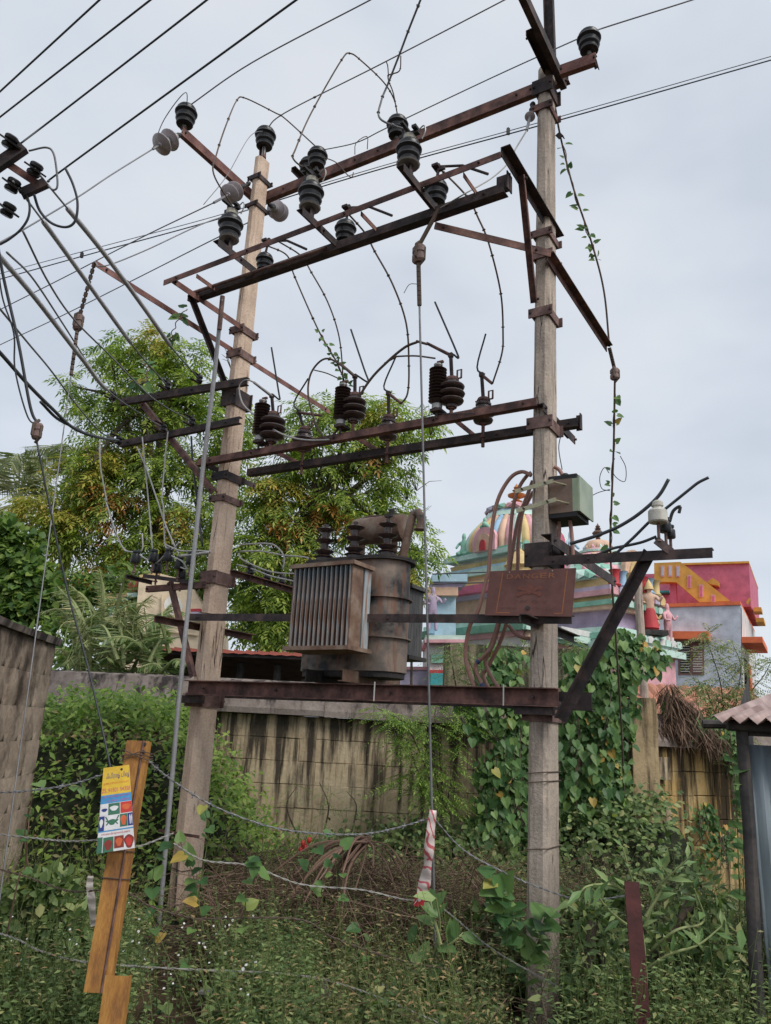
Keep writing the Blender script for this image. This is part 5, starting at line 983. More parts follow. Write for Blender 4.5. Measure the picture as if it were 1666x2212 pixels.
for pts, mt, nm in (([(690, 870), (890, 880), (890, 1700), (690, 1700)], 'paint_mint', 'wall'), ([(690, 862), (850, 845), (880, 880), (885, 905), (690, 905)], 'paint_green', 'eave'), ([(765, 830), (850, 820), (850, 855), (765, 860)], 'paint_red', 'band'), ([(765, 800), (850, 795), (850, 820), (765, 832)], 'paint_blue', 'band'), ([(770, 775), (845, 770), (850, 796), (768, 802)], 'paint_peach', 'band'), ([(700, 780), (740, 765), (765, 790), (765, 850), (700, 850)], 'paint_gold', 'figure_niche'), ([(690, 905), (760, 905), (760, 960), (690, 960)], 'paint_sky', 'band')): yslab(nm, pts, 17.2+.1*rg.random(), .8, mt, SR)
for a, mt in ((875, 'paint_red'), (895, 'paint_lilac'), (915, 'paint_blue')): yslab('side_band', [(1265, a), (1330, a-2), (1335, a+16), (1265, a+18)], 16.7, .25, mt, SR)
# tiled shed roof behind the tan pole
TS = thing('tiled_shed', atY(500, 1450, 12.2), 'open shed with a red tiled eave behind the tan pole', 'shed'); TS.location.z = 0
e0, e1 = atY(325, 1404, 12.2), atY(660, 1402, 12.2); e1.z = e0.z+.02; m = MB(); m.add([e0, e1, e1+Vector((0, 3.5, -.55)), e0+Vector((0, 3.5, -.55)), e0-ZH*.05, e1-ZH*.05, e1+Vector((0, 3.5, -.6)), e0+Vector((0, 3.5, -.6))], [(0, 1, 2, 3), (7, 6, 5, 4), (4, 5, 1, 0)]); m.obj('roof_deck', 'soot_shade', TS)  # deck near-black: the shade under the roof is put into its colour
nT = 13; tme = None
for k in range(nT):
    P = e0.lerp(e1, (k+.5)/nT); w_ = (e1-e0).length/nT
    if tme is None:
        m = MB(); m.add([(-w_/2, 0, 0), (0, 0, -.012), (w_/2, 0, .0), (w_/2, 0, .035), (-w_/2*.9, 0, .055), (-w_/2, .45, -.06), (w_/2, .45, -.06), (w_/2, .45, -.03), (-w_/2*.9, .45, -.01)], [(0, 1, 2, 3, 4), (4, 3, 7, 8), (3, 2, 6, 7), (0, 4, 8, 5)]); o = m.obj('eave_tile', 'tile_red', None, (0, 0, 0)); o.parent = TS; tme = o
    else: o = tme.copy(); COL.objects.link(o)
    o.location = P+ZH*.005-Vector((0, .04, 0)) - TS.location
for x in (520, 600, 380): q = atY(x, 1440, 12.6); m = MB(); m.tube([Vector((q.x, 12.6, 0)), Vector((q.x, 12.6, e0.z-.1))], .06, 8); m.obj('post', 'soot_shade', TS)
m = MB(); m.add([atY(325, 1412, 15.5), atY(660, 1412, 15.5), atY(660, 1412, 15.5)*1-ZH*4, atY(325, 1412, 15.5)-ZH*4], [(0, 1, 2, 3)]); m.obj('rear_wall', 'room_shade', TS)  # flat near-black sheet: shade inside the open shed put into its colour
# ============================================================ temple
TY = 21.0; TC = atY(1116, 1300, TY); TC.z = 0
tz = lambda y, Y=TY, x=1116: atY(x, y, Y).z
TS_ = TY/F*math.cos(0)                                   # rough metres per pixel
PAL = ['paint_gold', 'paint_blue', 'paint_rose', 'paint_peach', 'paint_mint', 'paint_lilac', 'paint_yellow', 'paint_sky', 'paint_green', 'paint_pink', 'paint_red', 'paint_white']
plain('copper_gold', (.50, .20, .07), .4, .5); plain('copper_dark', (.14, .085, .065), .45, .4)
TP = thing('temple_tower', TC, 'large colourful temple tower with a ribbed dome and copper finial', 'temple')
mpx = (atY(1216, 1200, TY)-atY(1116, 1200, TY)).length/100
zD0, zD1, zD2 = tz(1212), tz(1125), tz(1093)
# ribbed dome
nr = 40; R0_, prof = 113*mpx, []
for i in range(9):
    f = i/8; a = f*1.02; prof.append((R0_*(math.cos(a*1.0)**.75*(.93+.07*math.sin(math.pi*f))), zD0+(zD1-zD0)*f))
RIB = []
def rib_mesh(mat, bulge):
    m = MB(); n = 5; vs = []
    for r, z in prof:
        for k in range(n):
            s_ = (k/(n-1)-.5)*2; ang = s_*math.pi/nr*.97; rr = r*(1+bulge*math.cos(s_*math.pi/2)); vs.append((rr*math.cos(ang), rr*math.sin(ang), z))
    m.add(vs, [(i*n+k, i*n+k+1, (i+1)*n+k+1, (i+1)*n+k) for i in range(len(prof)-1) for k in range(n-1)]); me = bpy.data.meshes.new('dome_rib'); me.from_pydata([tuple(v) for v in m.v], [], m.f); me.materials.append(M[mat]); me.polygons.foreach_set('use_smooth', [True]*len(me.polygons)); return me
RM = [rib_mesh(q, .05) for q in ('paint_gold', 'paint_blue', 'paint_rose', 'paint_mint', 'paint_peach')]
for k in range(nr):
    o = link('dome_rib', RM[(0, 4, 1, 4, 2, 3, 0, 2)[k % 8]], TP); o.rotation_euler.z = 2*math.pi*k/nr
core = MB(); core.lathe([(r*.985, z) for r, z in prof], TC, ZH, 28); core.obj('dome_core', 'paint_mint', TP, smooth=True)
bead = ins_mesh('bead', [(0, -.5), (.35, -.35), (.5, 0), (.35, .35), (0, .5)], [0]*4, ['paint_white'], 8)
def ringpart(name, r0, r1, z0, z1, mat, n=32, parent=TP, C=TC, tap=1.0):
    m = MB(); m.lathe([(r0*.5, z0), (r0, z0), (r1, z1), (r1*.5, z1)], C, ZH, n); return m.obj(name, mat, parent, smooth=True)
rt = prof[-1][0]
ringpart('dome_band', rt*1.12, rt*1.05, zD1-.06, zD1+.08, 'paint_mint'); ringpart('dome_band', rt*1.02, rt*.95, zD1+.08, zD1+.16, 'paint_sky')
for k in range(12):                                       # lotus petals round the cap
    a = 2*math.pi*(k+.5)/12; m = MB(); P = TC+Vector((math.cos(a), math.sin(a), 0)); r_, s_ = Vector((math.cos(a), math.sin(a), 0)), Vector((-math.sin(a), math.cos(a), 0)); zz = zD1+.16; hpt = (zD2-zz)
    m.add([TC+r_*rt*1.02-s_*rt*.24+ZH*zz, TC+r_*rt*1.02+s_*rt*.24+ZH*zz, TC+r_*rt*.98+s_*rt*.22+ZH*(zz+hpt*.5), TC+r_*rt*.55+ZH*(zz+hpt*1.0), TC+r_*rt*.98-s_*rt*.22+ZH*(zz+hpt*.5), TC+r_*rt*1.1+ZH*(zz+hpt*.35)], [(0, 1, 5), (1, 2, 5), (2, 3, 5), (3, 4, 5), (4, 0, 5)]); m.obj('lotus_petal', ('paint_lilac', 'paint_green', 'paint_rose')[k % 3], TP)
m = MB(); m.lathe([(rt*.95, zD1+.16), (rt*.9, zD1+.3), (rt*.6, zD2-.05), (rt*.3, zD2)], TC, ZH, 24); m.obj('dome_cap', 'paint_peach', TP, smooth=True)
hf = tz(1041)-zD2; m = MB(); m.lathe([(r*mpx*100, zD2-.05+hf*h) for r, h in ((.16, 0), (.17, .08), (.08, .16), (.07, .2), (.13, .25), (.06, .3), (.06, .36), (.19, .46), (.2, .52), (.1, .6), (.05, .64), (.1, .7), (.05, .76), (.07, .82), (.03, .92), (.0, 1.0))], TC, ZH, 18); m.obj('finial', 'copper_gold', TP, smooth=True)
# square tiers below, turned towards the corner
rotT = math.radians(38); tx, ty_ = Vector((math.cos(rotT), math.sin(rotT), 0)), Vector((-math.sin(rotT), math.cos(rotT), 0))
def tier(z0, z1, hw, mat, name='tier_band', parent=TP, C=TC, flare=1.0):
    m = MB(); c = lambda h, z: [C+tx*a*h+ty_*b*h+ZH*z for a, b in ((-1, -1), (1, -1), (1, 1), (-1, 1))]
    m.add(c(hw, z0)+c(hw*flare, z1), [(0, 1, 5, 4), (1, 2, 6, 5), (2, 3, 7, 6), (3, 0, 4, 7), (3, 2, 1, 0), (4, 5, 6, 7)]); return m.obj(name, mat, parent)
hwD = 92*mpx
yy = [(1212, 1207, 1.12, 'paint_green'), (1222, 1212, 1.2, 'paint_mint'), (1230, 1222, 1.02, 'paint_white'), (1243, 1230, 1.06, 'paint_gold'), (1250, 1243, 1.22, 'paint_sky'), (1262, 1250, 1.3, 'paint_mint'), (1275, 1262, 1.16, 'paint_peach'), (1284, 1275, 1.36, 'paint_gold'), (1300, 1284, 1.42, 'paint_pink'), (1308, 1300, 1.2, 'paint_lilac'), (1362, 1308, 1.08, 'paint_peach'), (1374, 1362, 1.5, 'paint_mint'), (1388, 1374, 1.62, 'paint_green'), (1398, 1388, 1.5, 'paint_rose'), (1560, 1398, 1.42, 'paint_white')]
for k, (a, b, hw, mt) in enumerate(yy): tier(tz(a), tz(b), hwD*hw, mt, flare=1.0 if k % 3 else 1.03)
def on_tier(face, f, hw, z, out=.02):                     # face 0: towards the camera-left, 1: towards the camera-right
    d, s_ = ((-ty_, tx), (tx, ty_))[face]; return TC + d*(hw+out) + s_*(f*hw) + ZH*z, d, s_
def arch(P, d, s_, w, h, mat, parent=TP, name='arch_niche', t=.06):
    m = MB(); n = 10; pr = [(-w/2, 0), (w/2, 0)]+[(math.cos(math.pi*k/n)*w/2*(1+.12*math.sin(math.pi*k/n*2)), h*.45+math.sin(math.pi*k/n)*h*.55) for k in range(n+1)]
    P_ = [P+s_*a+ZH*b for a, b in pr]; k = len(P_); m.add([p+d*t for p in P_]+P_, [tuple(range(k)), tuple(range(2*k-1, k-1, -1))]+[(i, k+i, k+(i+1) % k, (i+1) % k) for i in range(k)]); return m.obj(name, mat, parent)
for face in (0, 1):
    for yb, hw, n, wf, hpx, nm, cols in ((1222, 1.2, 9, .16, 12, 'leaf_ornament', ('paint_green', 'paint_mint')), (1262, 1.3, 7, .22, 15, 'cornice_block', ('paint_rose', 'paint_sky', 'paint_mint', 'paint_gold')), (1300, 1.42, 9, .17, 14, 'arch_niche', ('paint_rose', 'paint_peach', 'paint_pink')), (1388, 1.62, 11, .13, 10, 'leaf_ornament', ('paint_mint', 'paint_white')), (1243, 1.06, 11, .13, 9, 'cornice_block', ('paint_peach', 'paint_sky', 'paint_rose')), (1284, 1.36, 13, .1, 7, 'cornice_block', ('paint_white', 'paint_gold')), (1275, 1.16, 9, .15, 9, 'arch_niche', ('paint_lilac', 'paint_mint')), (1400, 1.5, 13, .1, 8, 'cornice_block', ('paint_peach', 'paint_rose', 'paint_white'))):
        for k in range(n):
            f = -1+2*(k+.5)/n; P, d, s_ = on_tier(face, f, hwD*hw, tz(yb)); arch(P, d, s_, wf*hwD*hw, hpx*mpx*1.6, cols[k % len(cols)], name=nm, t=.05)
    for k in range(8):
        f = -1+2*(k+.5)/8; P, d, s_ = on_tier(face, f, hwD*1.08, tz(1362)); m = MB(); m.lathe([(.09, 0), (.1, .05), (.06, .1), (.06, .5), (.1, .56), (.11, .62), (0, .62)], P+d*.06, ZH, 10); m.obj('pilaster', PAL[(k*5+face) % len(PAL)], TP, smooth=True)
    for f, mt in ((-.95, 'paint_gold'), (.0, 'paint_pink'), (.95, 'paint_blue')):          # corner turrets
        P, d, s_ = on_tier(face, f, hwD*1.24, tz(1284), -.12); m = MB(); m.lathe([(.3, 0), (.34, .06), (.3, .12), (.3, .3), (.4, .36), (.36, .42), (.27, .62), (.1, .76), (.04, .86), (0, .92)], P, ZH, 14); m.obj('turret', mt, TP, smooth=True)
# horseshoe ornament and dome-foot figures
vC = (CAMP-TC); vC.z = 0; vC.normalize(); sC = Vector((-vC.y, vC.x, 0))
def horseshoe(ang, w, h, mats, C=TC, R=R0_, z=zD0, parent=TP):
    d = Matrix.Rotation(ang, 3, 'Z') @ vC; s_ = Vector((-d.y, d.x, 0)); P = C+d*R*.97+ZH*(z-.02)
    o = arch(P, d, s_, w, h, mats[0], parent, 'horseshoe_ornament', .12); arch(P+d*.12, d, s_, w*.62, h*.72, mats[1], parent, 'horseshoe_inner', .04); arch(P+d*.16, d, s_, w*.26, h*.45, mats[2], parent, 'horseshoe_heart', .04)
    m = MB(); q = P+d*.08+ZH*h*1.02
    m.ellip(q+ZH*.06, (.08, .08, .09)); m.ellip(q+ZH*.18, (.05, .05, .08)); m.ellip(q-s_*.1, (.06, .05, .06)); m.ellip(q+s_*.1, (.06, .05, .06)); m.obj('guardian_head', mats[3], parent, smooth=True)
for ang, mt in ((math.radians(-34), ('paint_rose', 'paint_peach', 'paint_red', 'paint_green')), (math.radians(40), ('paint_pink', 'paint_gold', 'paint_blue', 'paint_mint')), (math.radians(-120), ('paint_rose', 'paint_peach', 'paint_red', 'paint_green')), (math.radians(130), ('paint_rose', 'paint_gold', 'paint_red', 'paint_green'))): horseshoe(ang, .72, .66, mt)
def skin_fig(name, P, s, joints, edges, mats, parent, rz=0):
    me = bpy.data.meshes.new(name); Rm = Matrix.Rotation(rz, 3, 'Z'); me.from_pydata([tuple(Rm @ (Vector(j[:3])*s)) for j in joints], edges, [])
    o = link(name, me, parent, P-wloc(parent)); me.materials.append(M[mats]); md = o.modifiers.new('skin', 'SKIN'); md.use_smooth_shade = True
    for i, j in enumerate(joints): r = j[3]*s; me.skin_vertices[0].data[i].radius = (r, r)
    me.skin_vertices[0].data[0].use_root = True; sb = o.modifiers.new('sub', 'SUBSURF'); sb.levels = 1; sb.render_levels = 1; return o
STAND = ([(0, 0, .5, .085), (0, 0, .66, .09), (0, 0, .78, .10), (0, 0, .86, .045), (0, 0, .93, .065), (0, 0, 1.04, .03), (-.15, 0, .77, .045), (-.2, -.06, .62, .035), (-.1, -.14, .62, .03), (.15, 0, .77, .045), (.22, -.04, .66, .035), (.28, -.1, .78, .03), (-.07, 0, .45, .06), (-.075, 0, .22, .045), (-.08, -.03, .03, .04), (.07, 0, .45, .06), (.085, 0, .22, .045), (.09, -.03, .03, .04)],
         [(0, 1), (1, 2), (2, 3), (3, 4), (4, 5), (2, 6), (6, 7), (7, 8), (2, 9), (9, 10), (10, 11), (0, 12), (12, 13), (13, 14), (0, 15), (15, 16), (16, 17)])
SIT = ([(0, 0, .12, .11), (0, 0, .32, .10), (0, 0, .48, .11), (0, 0, .58, .05), (0, -.01, .68, .085), (0, 0, .82, .04), (-.18, 0, .46, .05), (-.24, -.1, .28, .04), (.18, 0, .46, .05), (.26, -.1, .30, .04), (-.2, -.12, .1, .075), (-.05, -.26, .06, .06), (.2, -.12, .1, .075), (.05, -.28, .06, .06)],
       [(0, 1), (1, 2), (2, 3), (3, 4), (4, 5), (2, 6), (6, 7), (2, 8), (8, 9), (0, 10), (10, 11), (0, 12), (12, 13)])
rzc = math.atan2(vC.x, -vC.y) if False else math.atan2(-vC.x, vC.y)+math.pi
P = TC+(Matrix.Rotation(math.radians(-75), 3, 'Z') @ vC)*R0_*1.02; skin_fig('statue', P+ZH*(zD0), .85, *SIT, 'paint_green', TP, -.5)
P = TC+(Matrix.Rotation(math.radians(75), 3, 'Z') @ vC)*R0_*1.02; skin_fig('statue', P+ZH*(zD0), .95, *SIT, 'paint_sky', TP, .6)
for face, f, z_, s_, mt in ((1, -.35, 1362, .78, 'paint_rose'), (1, .1, 1362, .7, 'paint_sky'), (0, .75, 1362, .75, 'paint_lilac'), (0, .2, 1362, .7, 'paint_green'), (1, .5, 1300, .6, 'paint_gold'), (0, -.3, 1362, .72, 'paint_peach')):
    P, d, s2 = on_tier(face, f, hwD*1.3, tz(z_), .1); skin_fig('statue', P, s_*1.25, *STAND, mt, TP, math.atan2(d.x, -d.y))
# lower entrance corner seen past the transformer
GA = thing('temple_gate', atY(945, 1480, 17.5), 'painted temple doorway corner with green door and red arch', 'temple'); GA.location.z = 0
def gslab(nm, x0, y0, x1, y1, Y, th, mt):
    P = [atY(x0, y1, Y), atY(x1, y1, Y), atY(x1, y0, Y), atY(x0, y0, Y)]; m = MB(); m.add(P+[p+Vector((0, th, 0)) for p in P], [(0, 1, 2, 3), (7, 6, 5, 4), (0, 4, 5, 1), (1, 5, 6, 2), (2, 6, 7, 3), (3, 7, 4, 0)]); m.obj(nm, mt, GA)
for nm, x0, y0, x1, y1, Y, th, mt in (('wall', 800, 1446, 925, 1640, 17.8, 1, 'paint_lilac'), ('wall_band', 800, 1440, 925, 1447, 17.75, 1, 'paint_rose'), ('wall', 925, 1385, 972, 1600, 17.5, 2, 'paint_white'), ('cornice', 920, 1372, 1010, 1381, 17.3, 2, 'paint_mint'), ('cornice', 918, 1381, 1012, 1388, 17.2, 2, 'paint_rose'), ('door_panel', 932, 1414, 966, 1432, 17.42, .1, 'paint_green'), ('arch_band', 926, 1447, 972, 1454, 17.4, .12, 'paint_red'), ('lower_panel', 930, 1454, 970, 1480, 17.4, .12, 'paint_teal'), ('blue_gable', 925, 1285, 985, 1372, 19.5, .5, 'paint_sky'), ('niche', 925, 1300, 940, 1368, 19.4, .2, 'paint_blue'), ('band', 922, 1268, 990, 1286, 19.3, .6, 'paint_peach'), ('band', 930, 1255, 1000, 1268, 19.3, .6, 'paint_violet'), ('roof_slab', 934, 1240, 1010, 1256, 19.2, .8, 'paint_sky')): gslab(nm, x0, y0, x1, y1, Y, th, mt)
P = atY(933, 1366, 19.1); skin_fig('statue', P, 1.1, *STAND, 'paint_violet', GA, .2)
# second, smaller tower
Y2 = 19.0; C2 = atY(1296, 1300, Y2); C2.z = 0; t2 = lambda y: atY(1296, y, Y2).z; mp2 = (atY(1396, 1200, Y2)-atY(1296, 1200, Y2)).length/100
T2_ = thing('temple_turret', C2, 'smaller temple tower with pink and green scale roof and dark finial', 'temple')
m = MB(); m.lathe([(r*mp2, t2(y)) for r, y in ((30, 1196), (31, 1190), (29, 1180), (22, 1171), (12, 1168), (3, 1167))], C2, ZH, 20); m.obj('cap', 'paint_peach', T2_, smooth=True)
for k in range(12):
    a = 2*math.pi*k/12; r_, s_ = Vector((math.cos(a), math.sin(a), 0)), Vector((-math.sin(a), math.cos(a), 0)); m = MB(); m.add([C2+r_*30*mp2*1.05-s_*7*mp2+ZH*t2(1196), C2+r_*30*mp2*1.05+s_*7*mp2+ZH*t2(1196), C2+r_*31*mp2*1.04+s_*6*mp2+ZH*t2(1184), C2+r_*20*mp2+ZH*t2(1172), C2+r_*31*mp2*1.04-s_*6*mp2+ZH*t2(1184)], [(0, 1, 2, 3, 4)]); m.obj('lotus_petal', ('paint_rose', 'paint_mint', 'paint_sky', 'paint_peach')[k % 4], T2_)
zf = t2(1168); hf = t2(1130)-zf; m = MB(); m.lathe([(r*mp2*.9, zf+hf*h) for r, h in ((8, 0), (5, .06), (6, .1), (4, .18), (11, .3), (14, .42), (9, .55), (5, .6), (8, .66), (4, .72), (6, .78), (1.5, .92), (0, 1))], C2, ZH, 16); m.obj('finial', 'copper_dark', T2_, smooth=True)
sme = {}
for r_ in range(6):
    rr = (38+r_*11)*mp2; zz = t2(1204+r_*11.5); n = 26
    for k in range(n):
        a = 2*math.pi*(k+.5*(r_ % 2))/n; key = (r_, (k+r_*2) % 3)
        if key not in sme:
            w_ = math.pi*rr/n; h_ = 15*mp2; dz = 8*mp2; me = bpy.data.meshes.new('roof_scale'); me.from_pydata([(rr-dz*.9, -w_, h_), (rr-dz*.9, w_, h_), (rr, w_, 0), (rr+.05, 0, -h_*.45), (rr, -w_, 0), (rr+.04, 0, h_*.3)], [], [(0, 1, 5), (1, 2, 5), (2, 3, 5), (3, 4, 5), (4, 0, 5)]); me.materials.append(M[('paint_rose', 'paint_peach', 'paint_rose')[key[1]] if r_ < 3 else ('paint_green', 'paint_rose', 'paint_mint')[key[1]]]); sme[key] = me
        o = link('roof_scale', sme[key], T2_, (0, 0, zz)); o.rotation_euler.z = a
m = MB(); m.lathe([(30*mp2, t2(1194)), (34*mp2, t2(1202)), (60*mp2, t2(1230)), (90*mp2, t2(1268))], C2, ZH, 26); m.obj('roof_core', 'paint_mint', T2_)
for (a, b, hw, mt) in ((1200, 1195, 44, 'paint_mint'), (1206, 1200, 40, 'paint_white')): m = MB(); m.lathe([(hw*mp2*.5, t2(a)), (hw*mp2, t2(a)), (hw*mp2, t2(b)), (hw*mp2*.5, t2(b))], C2, ZH, 26); m.obj('ring_band', mt, T2_)
for k, (a, b, hw, mt) in enumerate(((1286, 1266, 74, 'paint_gold'), (1295, 1286, 88, 'paint_lilac'), (1306, 1295, 92, 'paint_rose'), (1316, 1306, 82, 'paint_gold'), (1326, 1316, 94, 'paint_green'), (1334, 1326, 90, 'paint_peach'), (1372, 1334, 76, 'paint_violet'), (1384, 1372, 104, 'paint_mint'), (1396, 1384, 112, 'paint_green'), (1404, 1396, 108, 'paint_white'), (1418, 1404, 120, 'paint_mint'), (1600, 1418, 104, 'paint_rose'))): tier(t2(a), t2(b), hw*mp2, mt, 'tier_band', T2_, C2)
def on2(face, f, hw, z, out=.02):
    d, s_ = ((-ty_, tx), (tx, ty_))[face]; return C2 + d*(hw+out) + s_*(f*hw) + ZH*z, d, s_
for face in (0, 1):
    for yb, hw, n, hpx, cols in ((1306, 92, 9, 12, ('paint_rose', 'paint_lilac', 'paint_gold')), (1326, 94, 11, 9, ('paint_green', 'paint_mint')), (1396, 112, 11, 9, ('paint_mint', 'paint_white'))):
        for k in range(n):
            P, d, s_ = on2(face, -1+2*(k+.5)/n, hw*mp2, t2(yb)); arch(P, d, s_, 1.7*hw*mp2/n, hpx*mp2*1.5, cols[k % len(cols)], T2_, 'cornice_block', .05)
    for k in range(7):
        P, d, s_ = on2(face, -.9+1.8*k/6, 78*mp2, t2(1284)); m = MB(); m.lathe([(.12, 0), (.14, .05), (.1, .1), (.1, .32), (.15, .4), (0, .42)], P+d*.1-ZH*.05, ZH, 10); m.obj('drum_ornament', ('paint_red', 'paint_blue', 'paint_gold', 'paint_sky')[k % 4], T2_, smooth=True)
    P, d, s_ = on2(face, .0, 70*mp2, t2(1268), .1); arch(P, d, s_, .8, .8, 'paint_peach', T2_, 'horseshoe_ornament', .12); arch(P+d*.12, d, s_, .5, .55, 'paint_gold', T2_, 'horseshoe_inner', .04)
for face, f, z_, s_, mt in ((1, -.55, 1396, 1.0, 'paint_peach'), (1, .85, 1396, 1.15, 'paint_rose'), (1, .1, 1396, .95, 'paint_sky'), (0, .9, 1396, 1.05, 'paint_rose'), (0, .3, 1396, .95, 'paint_gold')):
    P, d, s2 = on2(face, f, 96*mp2, t2(z_), .08); skin_fig('statue', P, s_, *STAND, mt, T2_, math.atan2(d.x, -d.y))
# standing figure at the eave end and the grey post before it
P = atY(1406, 1362, 18.2); FIG = thing('temple_statue', P, 'painted standing statue in red dress at the temple eave end', 'statue'); skin_fig('figure', P, 1.05, *STAND, 'paint_peach', FIG, -.2); m = MB(); m.lathe([(.16, 0), (.2, .05), (.13, .45), (.1, .52), (0, .52)], P, ZH, 12); m.obj('skirt', 'paint_red', FIG, smooth=True); m = MB(); m.lathe([(.12, .98), (.1, 1.05), (.06, 1.14), (.0, 1.24)], P, ZH, 12); m.obj('crown', 'paint_gold', FIG, smooth=True); m = MB(); m.box(P-ZH*.06+Vector((0, .1, 0)), (.35, .3, .06)); m.obj('plinth', 'soot_shade', FIG)
m = MB(); m.tube([atY(1388, 1420, 16), atY(1380, 1300, 16), atY(1378, 1230, 16)], .085, 10); m.tube([atY(1388, 1420, 16), atY(1395, 1560, 16)], .085, 10); m.obj('cement_post', 'concrete_grey', None, label='bare grey cement post between the temple and the painted house', cat='post')
EV = thing('temple_eave', atY(1320, 1420, 17.6), 'long green and white stepped eave sloping away from the small tower', 'temple')
for k, (y0, y1, mt, dy) in enumerate(((1392, 1404, 'paint_white', 0), (1404, 1418, 'paint_mint', -.12), (1418, 1426, 'paint_green', -.05), (1426, 1446, 'paint_rose', .15))):
    a, b = atY(1196, y0-38, 17.2+dy), atY(1436, y0+8, 20.0+dy); h_ = (y1-y0)*.0105; m = MB(); m.prism(a, b, [(-.3, -h_), (.22-.05*k, -h_), (.22-.05*k, 0), (-.3, 0)]); m.obj('eave_band', mt, EV)
# ============================================================ leaves
def arr(*v): return np.array(v, float)
def tmpl(kind, w=.3):
    if kind == 'lance': return arr((0, 0, 0), (-w/2, .45, .05), (w/2, .45, .05), (0, .45, 0), (0, 1, -.10)), [(0, 3, 1), (0, 2, 3), (1, 3, 4), (3, 2, 4)]
    if kind == 'thin': return arr((0, 0, 0), (-w/2, .4, .02), (w/2, .4, .02), (0, 1, -.12)), [(0, 2, 1), (1, 2, 3)]
    if kind == 'oval': return arr((0, 0, 0), (-w/2, .3, .05), (-w*.42, .65, .04), (0, 1, -.06), (w*.42, .65, .04), (w/2, .3, .05), (0, .5, -.02)), [(0, 6, 1), (1, 6, 2), (2, 6, 3), (3, 6, 4), (4, 6, 5), (5, 6, 0)]
    if kind == 'heart': return arr((0, .06, 0), (-.24, -.1, .03), (-.46, .2, .07), (-.3, .62, .05), (0, 1, -.06), (.3, .62, .05), (.46, .2, .07), (.24, -.1, .03), (0, .4, -.03)), [(0, 8, 1), (1, 8, 2), (2, 8, 3), (3, 8, 4), (4, 8, 5), (5, 8, 6), (6, 8, 7), (7, 8, 0)]
def nrm(a): return a/np.maximum(np.linalg.norm(a, axis=-1, keepdims=True), 1e-9)
def frames(D, Nn):
    y = nrm(D); x = nrm(np.cross(y, Nn)); z = np.cross(x, y); return np.stack([x, y, z], axis=2)
def leaf_mesh(name, P, D, Nn, S, T, mat, extra=None):
    V, Fc = T; R = frames(D, Nn); k = len(V); n = len(P)
    X = np.einsum('nij,kj->nki', R, V)*np.asarray(S)[:, None, None] + P[:, None, :]
    f = np.array(Fc); L = f.shape[1]; idx = (f[None]+(np.arange(n)*k)[:, None, None]).reshape(-1)
    me = bpy.data.meshes.new(name); me.vertices.add(n*k); me.vertices.foreach_set('co', X.reshape(-1).astype(np.float32))
    me.loops.add(len(idx)); me.loops.foreach_set('vertex_index', idx.astype(np.int32)); npoly = n*len(f); me.polygons.add(npoly)
    me.polygons.foreach_set('loop_start', (np.arange(npoly)*L).astype(np.int32)); me.update(calc_edges=True); me.materials.append(M[mat]); return me
def stuff(name, me, parent=None, label=None, cat=None):
    o = link(name, me, parent); 
    if parent is not None: o.location = -wloc(parent)
    o['kind'] = 'stuff'
    if label: o['label'] = label
    if cat: o['category'] = cat
    return o
def rand_dirs(n): return nrm(RNG.normal(size=(n, 3)))
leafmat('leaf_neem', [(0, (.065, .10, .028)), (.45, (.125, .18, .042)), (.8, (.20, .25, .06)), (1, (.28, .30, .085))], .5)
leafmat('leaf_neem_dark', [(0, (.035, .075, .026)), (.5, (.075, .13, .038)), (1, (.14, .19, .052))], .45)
leafmat('leaf_yellowing', [(0, (.13, .16, .03)), (.6, (.21, .21, .045)), (1, (.30, .20, .06))], .4)
leafmat('leaf_dry', [(0, (.20, .09, .03)), (.6, (.30, .15, .05)), (1, (.36, .24, .09))], .3)
leafmat('leaf_weed', [(0, (.036, .062, .027)), (.4, (.074, .112, .045)), (.85, (.12, .165, .066)), (1, (.20, .20, .095))], .35)
leafmat('leaf_bright', [(0, (.05, .095, .024)), (.5, (.10, .165, .036)), (1, (.18, .24, .065))], .4)
leafmat('leaf_creeper', [(0, (.022, .055, .02)), (.5, (.05, .105, .035)), (.965, (.09, .15, .05)), (.975, (.28, .2, .05)), (1, (.30, .18, .05))], .3)
leafmat('leaf_palm', [(0, (.05, .085, .03)), (.5, (.10, .135, .055)), (.8, (.17, .19, .09)), (1, (.26, .22, .13))], .3)
leafmat('leaf_coconut', [(0, (.05, .07, .035)), (.6, (.11, .13, .065)), (1, (.22, .22, .13))], .35)
leafmat('leaf_dull', [(0, (.045, .06, .025)), (.5, (.085, .095, .04)), (.8, (.14, .12, .06)), (1, (.20, .13, .07))], .25)
leafmat('twig_dry', [(0, (.06, .038, .026)), (.5, (.12, .078, .055)), (1, (.21, .145, .105))], .0, .9, (1.15, 1.15, 1.15))
leafmat('flower_white', [(0, (.5, .5, .47)), (1, (.7, .7, .66))], .2)
leafobj('leaf_heart', [(0, (.03, .075, .025)), (.5, (.065, .13, .04)), (.965, (.12, .19, .055)), (.975, (.28, .22, .05)), (1, (.32, .2, .05))])
leafobj('leaf_big', [(0, (.05, .10, .035)), (.5, (.10, .17, .06)), (1, (.19, .25, .10))])
mottled('bark', (.035, .028, .022), (.13, .10, .075), scale=8, rough=.95, stretch=(2, 2, .6)); plain('stem_green', (.10, .14, .04), .7); plain('stem_pale', (.26, .30, .13), .7)
mottled('shade_shell', (.012, .016, .008), (.03, .035, .018), scale=9, rough=1)  # near-black green: the shade between the leaves is put into the colour
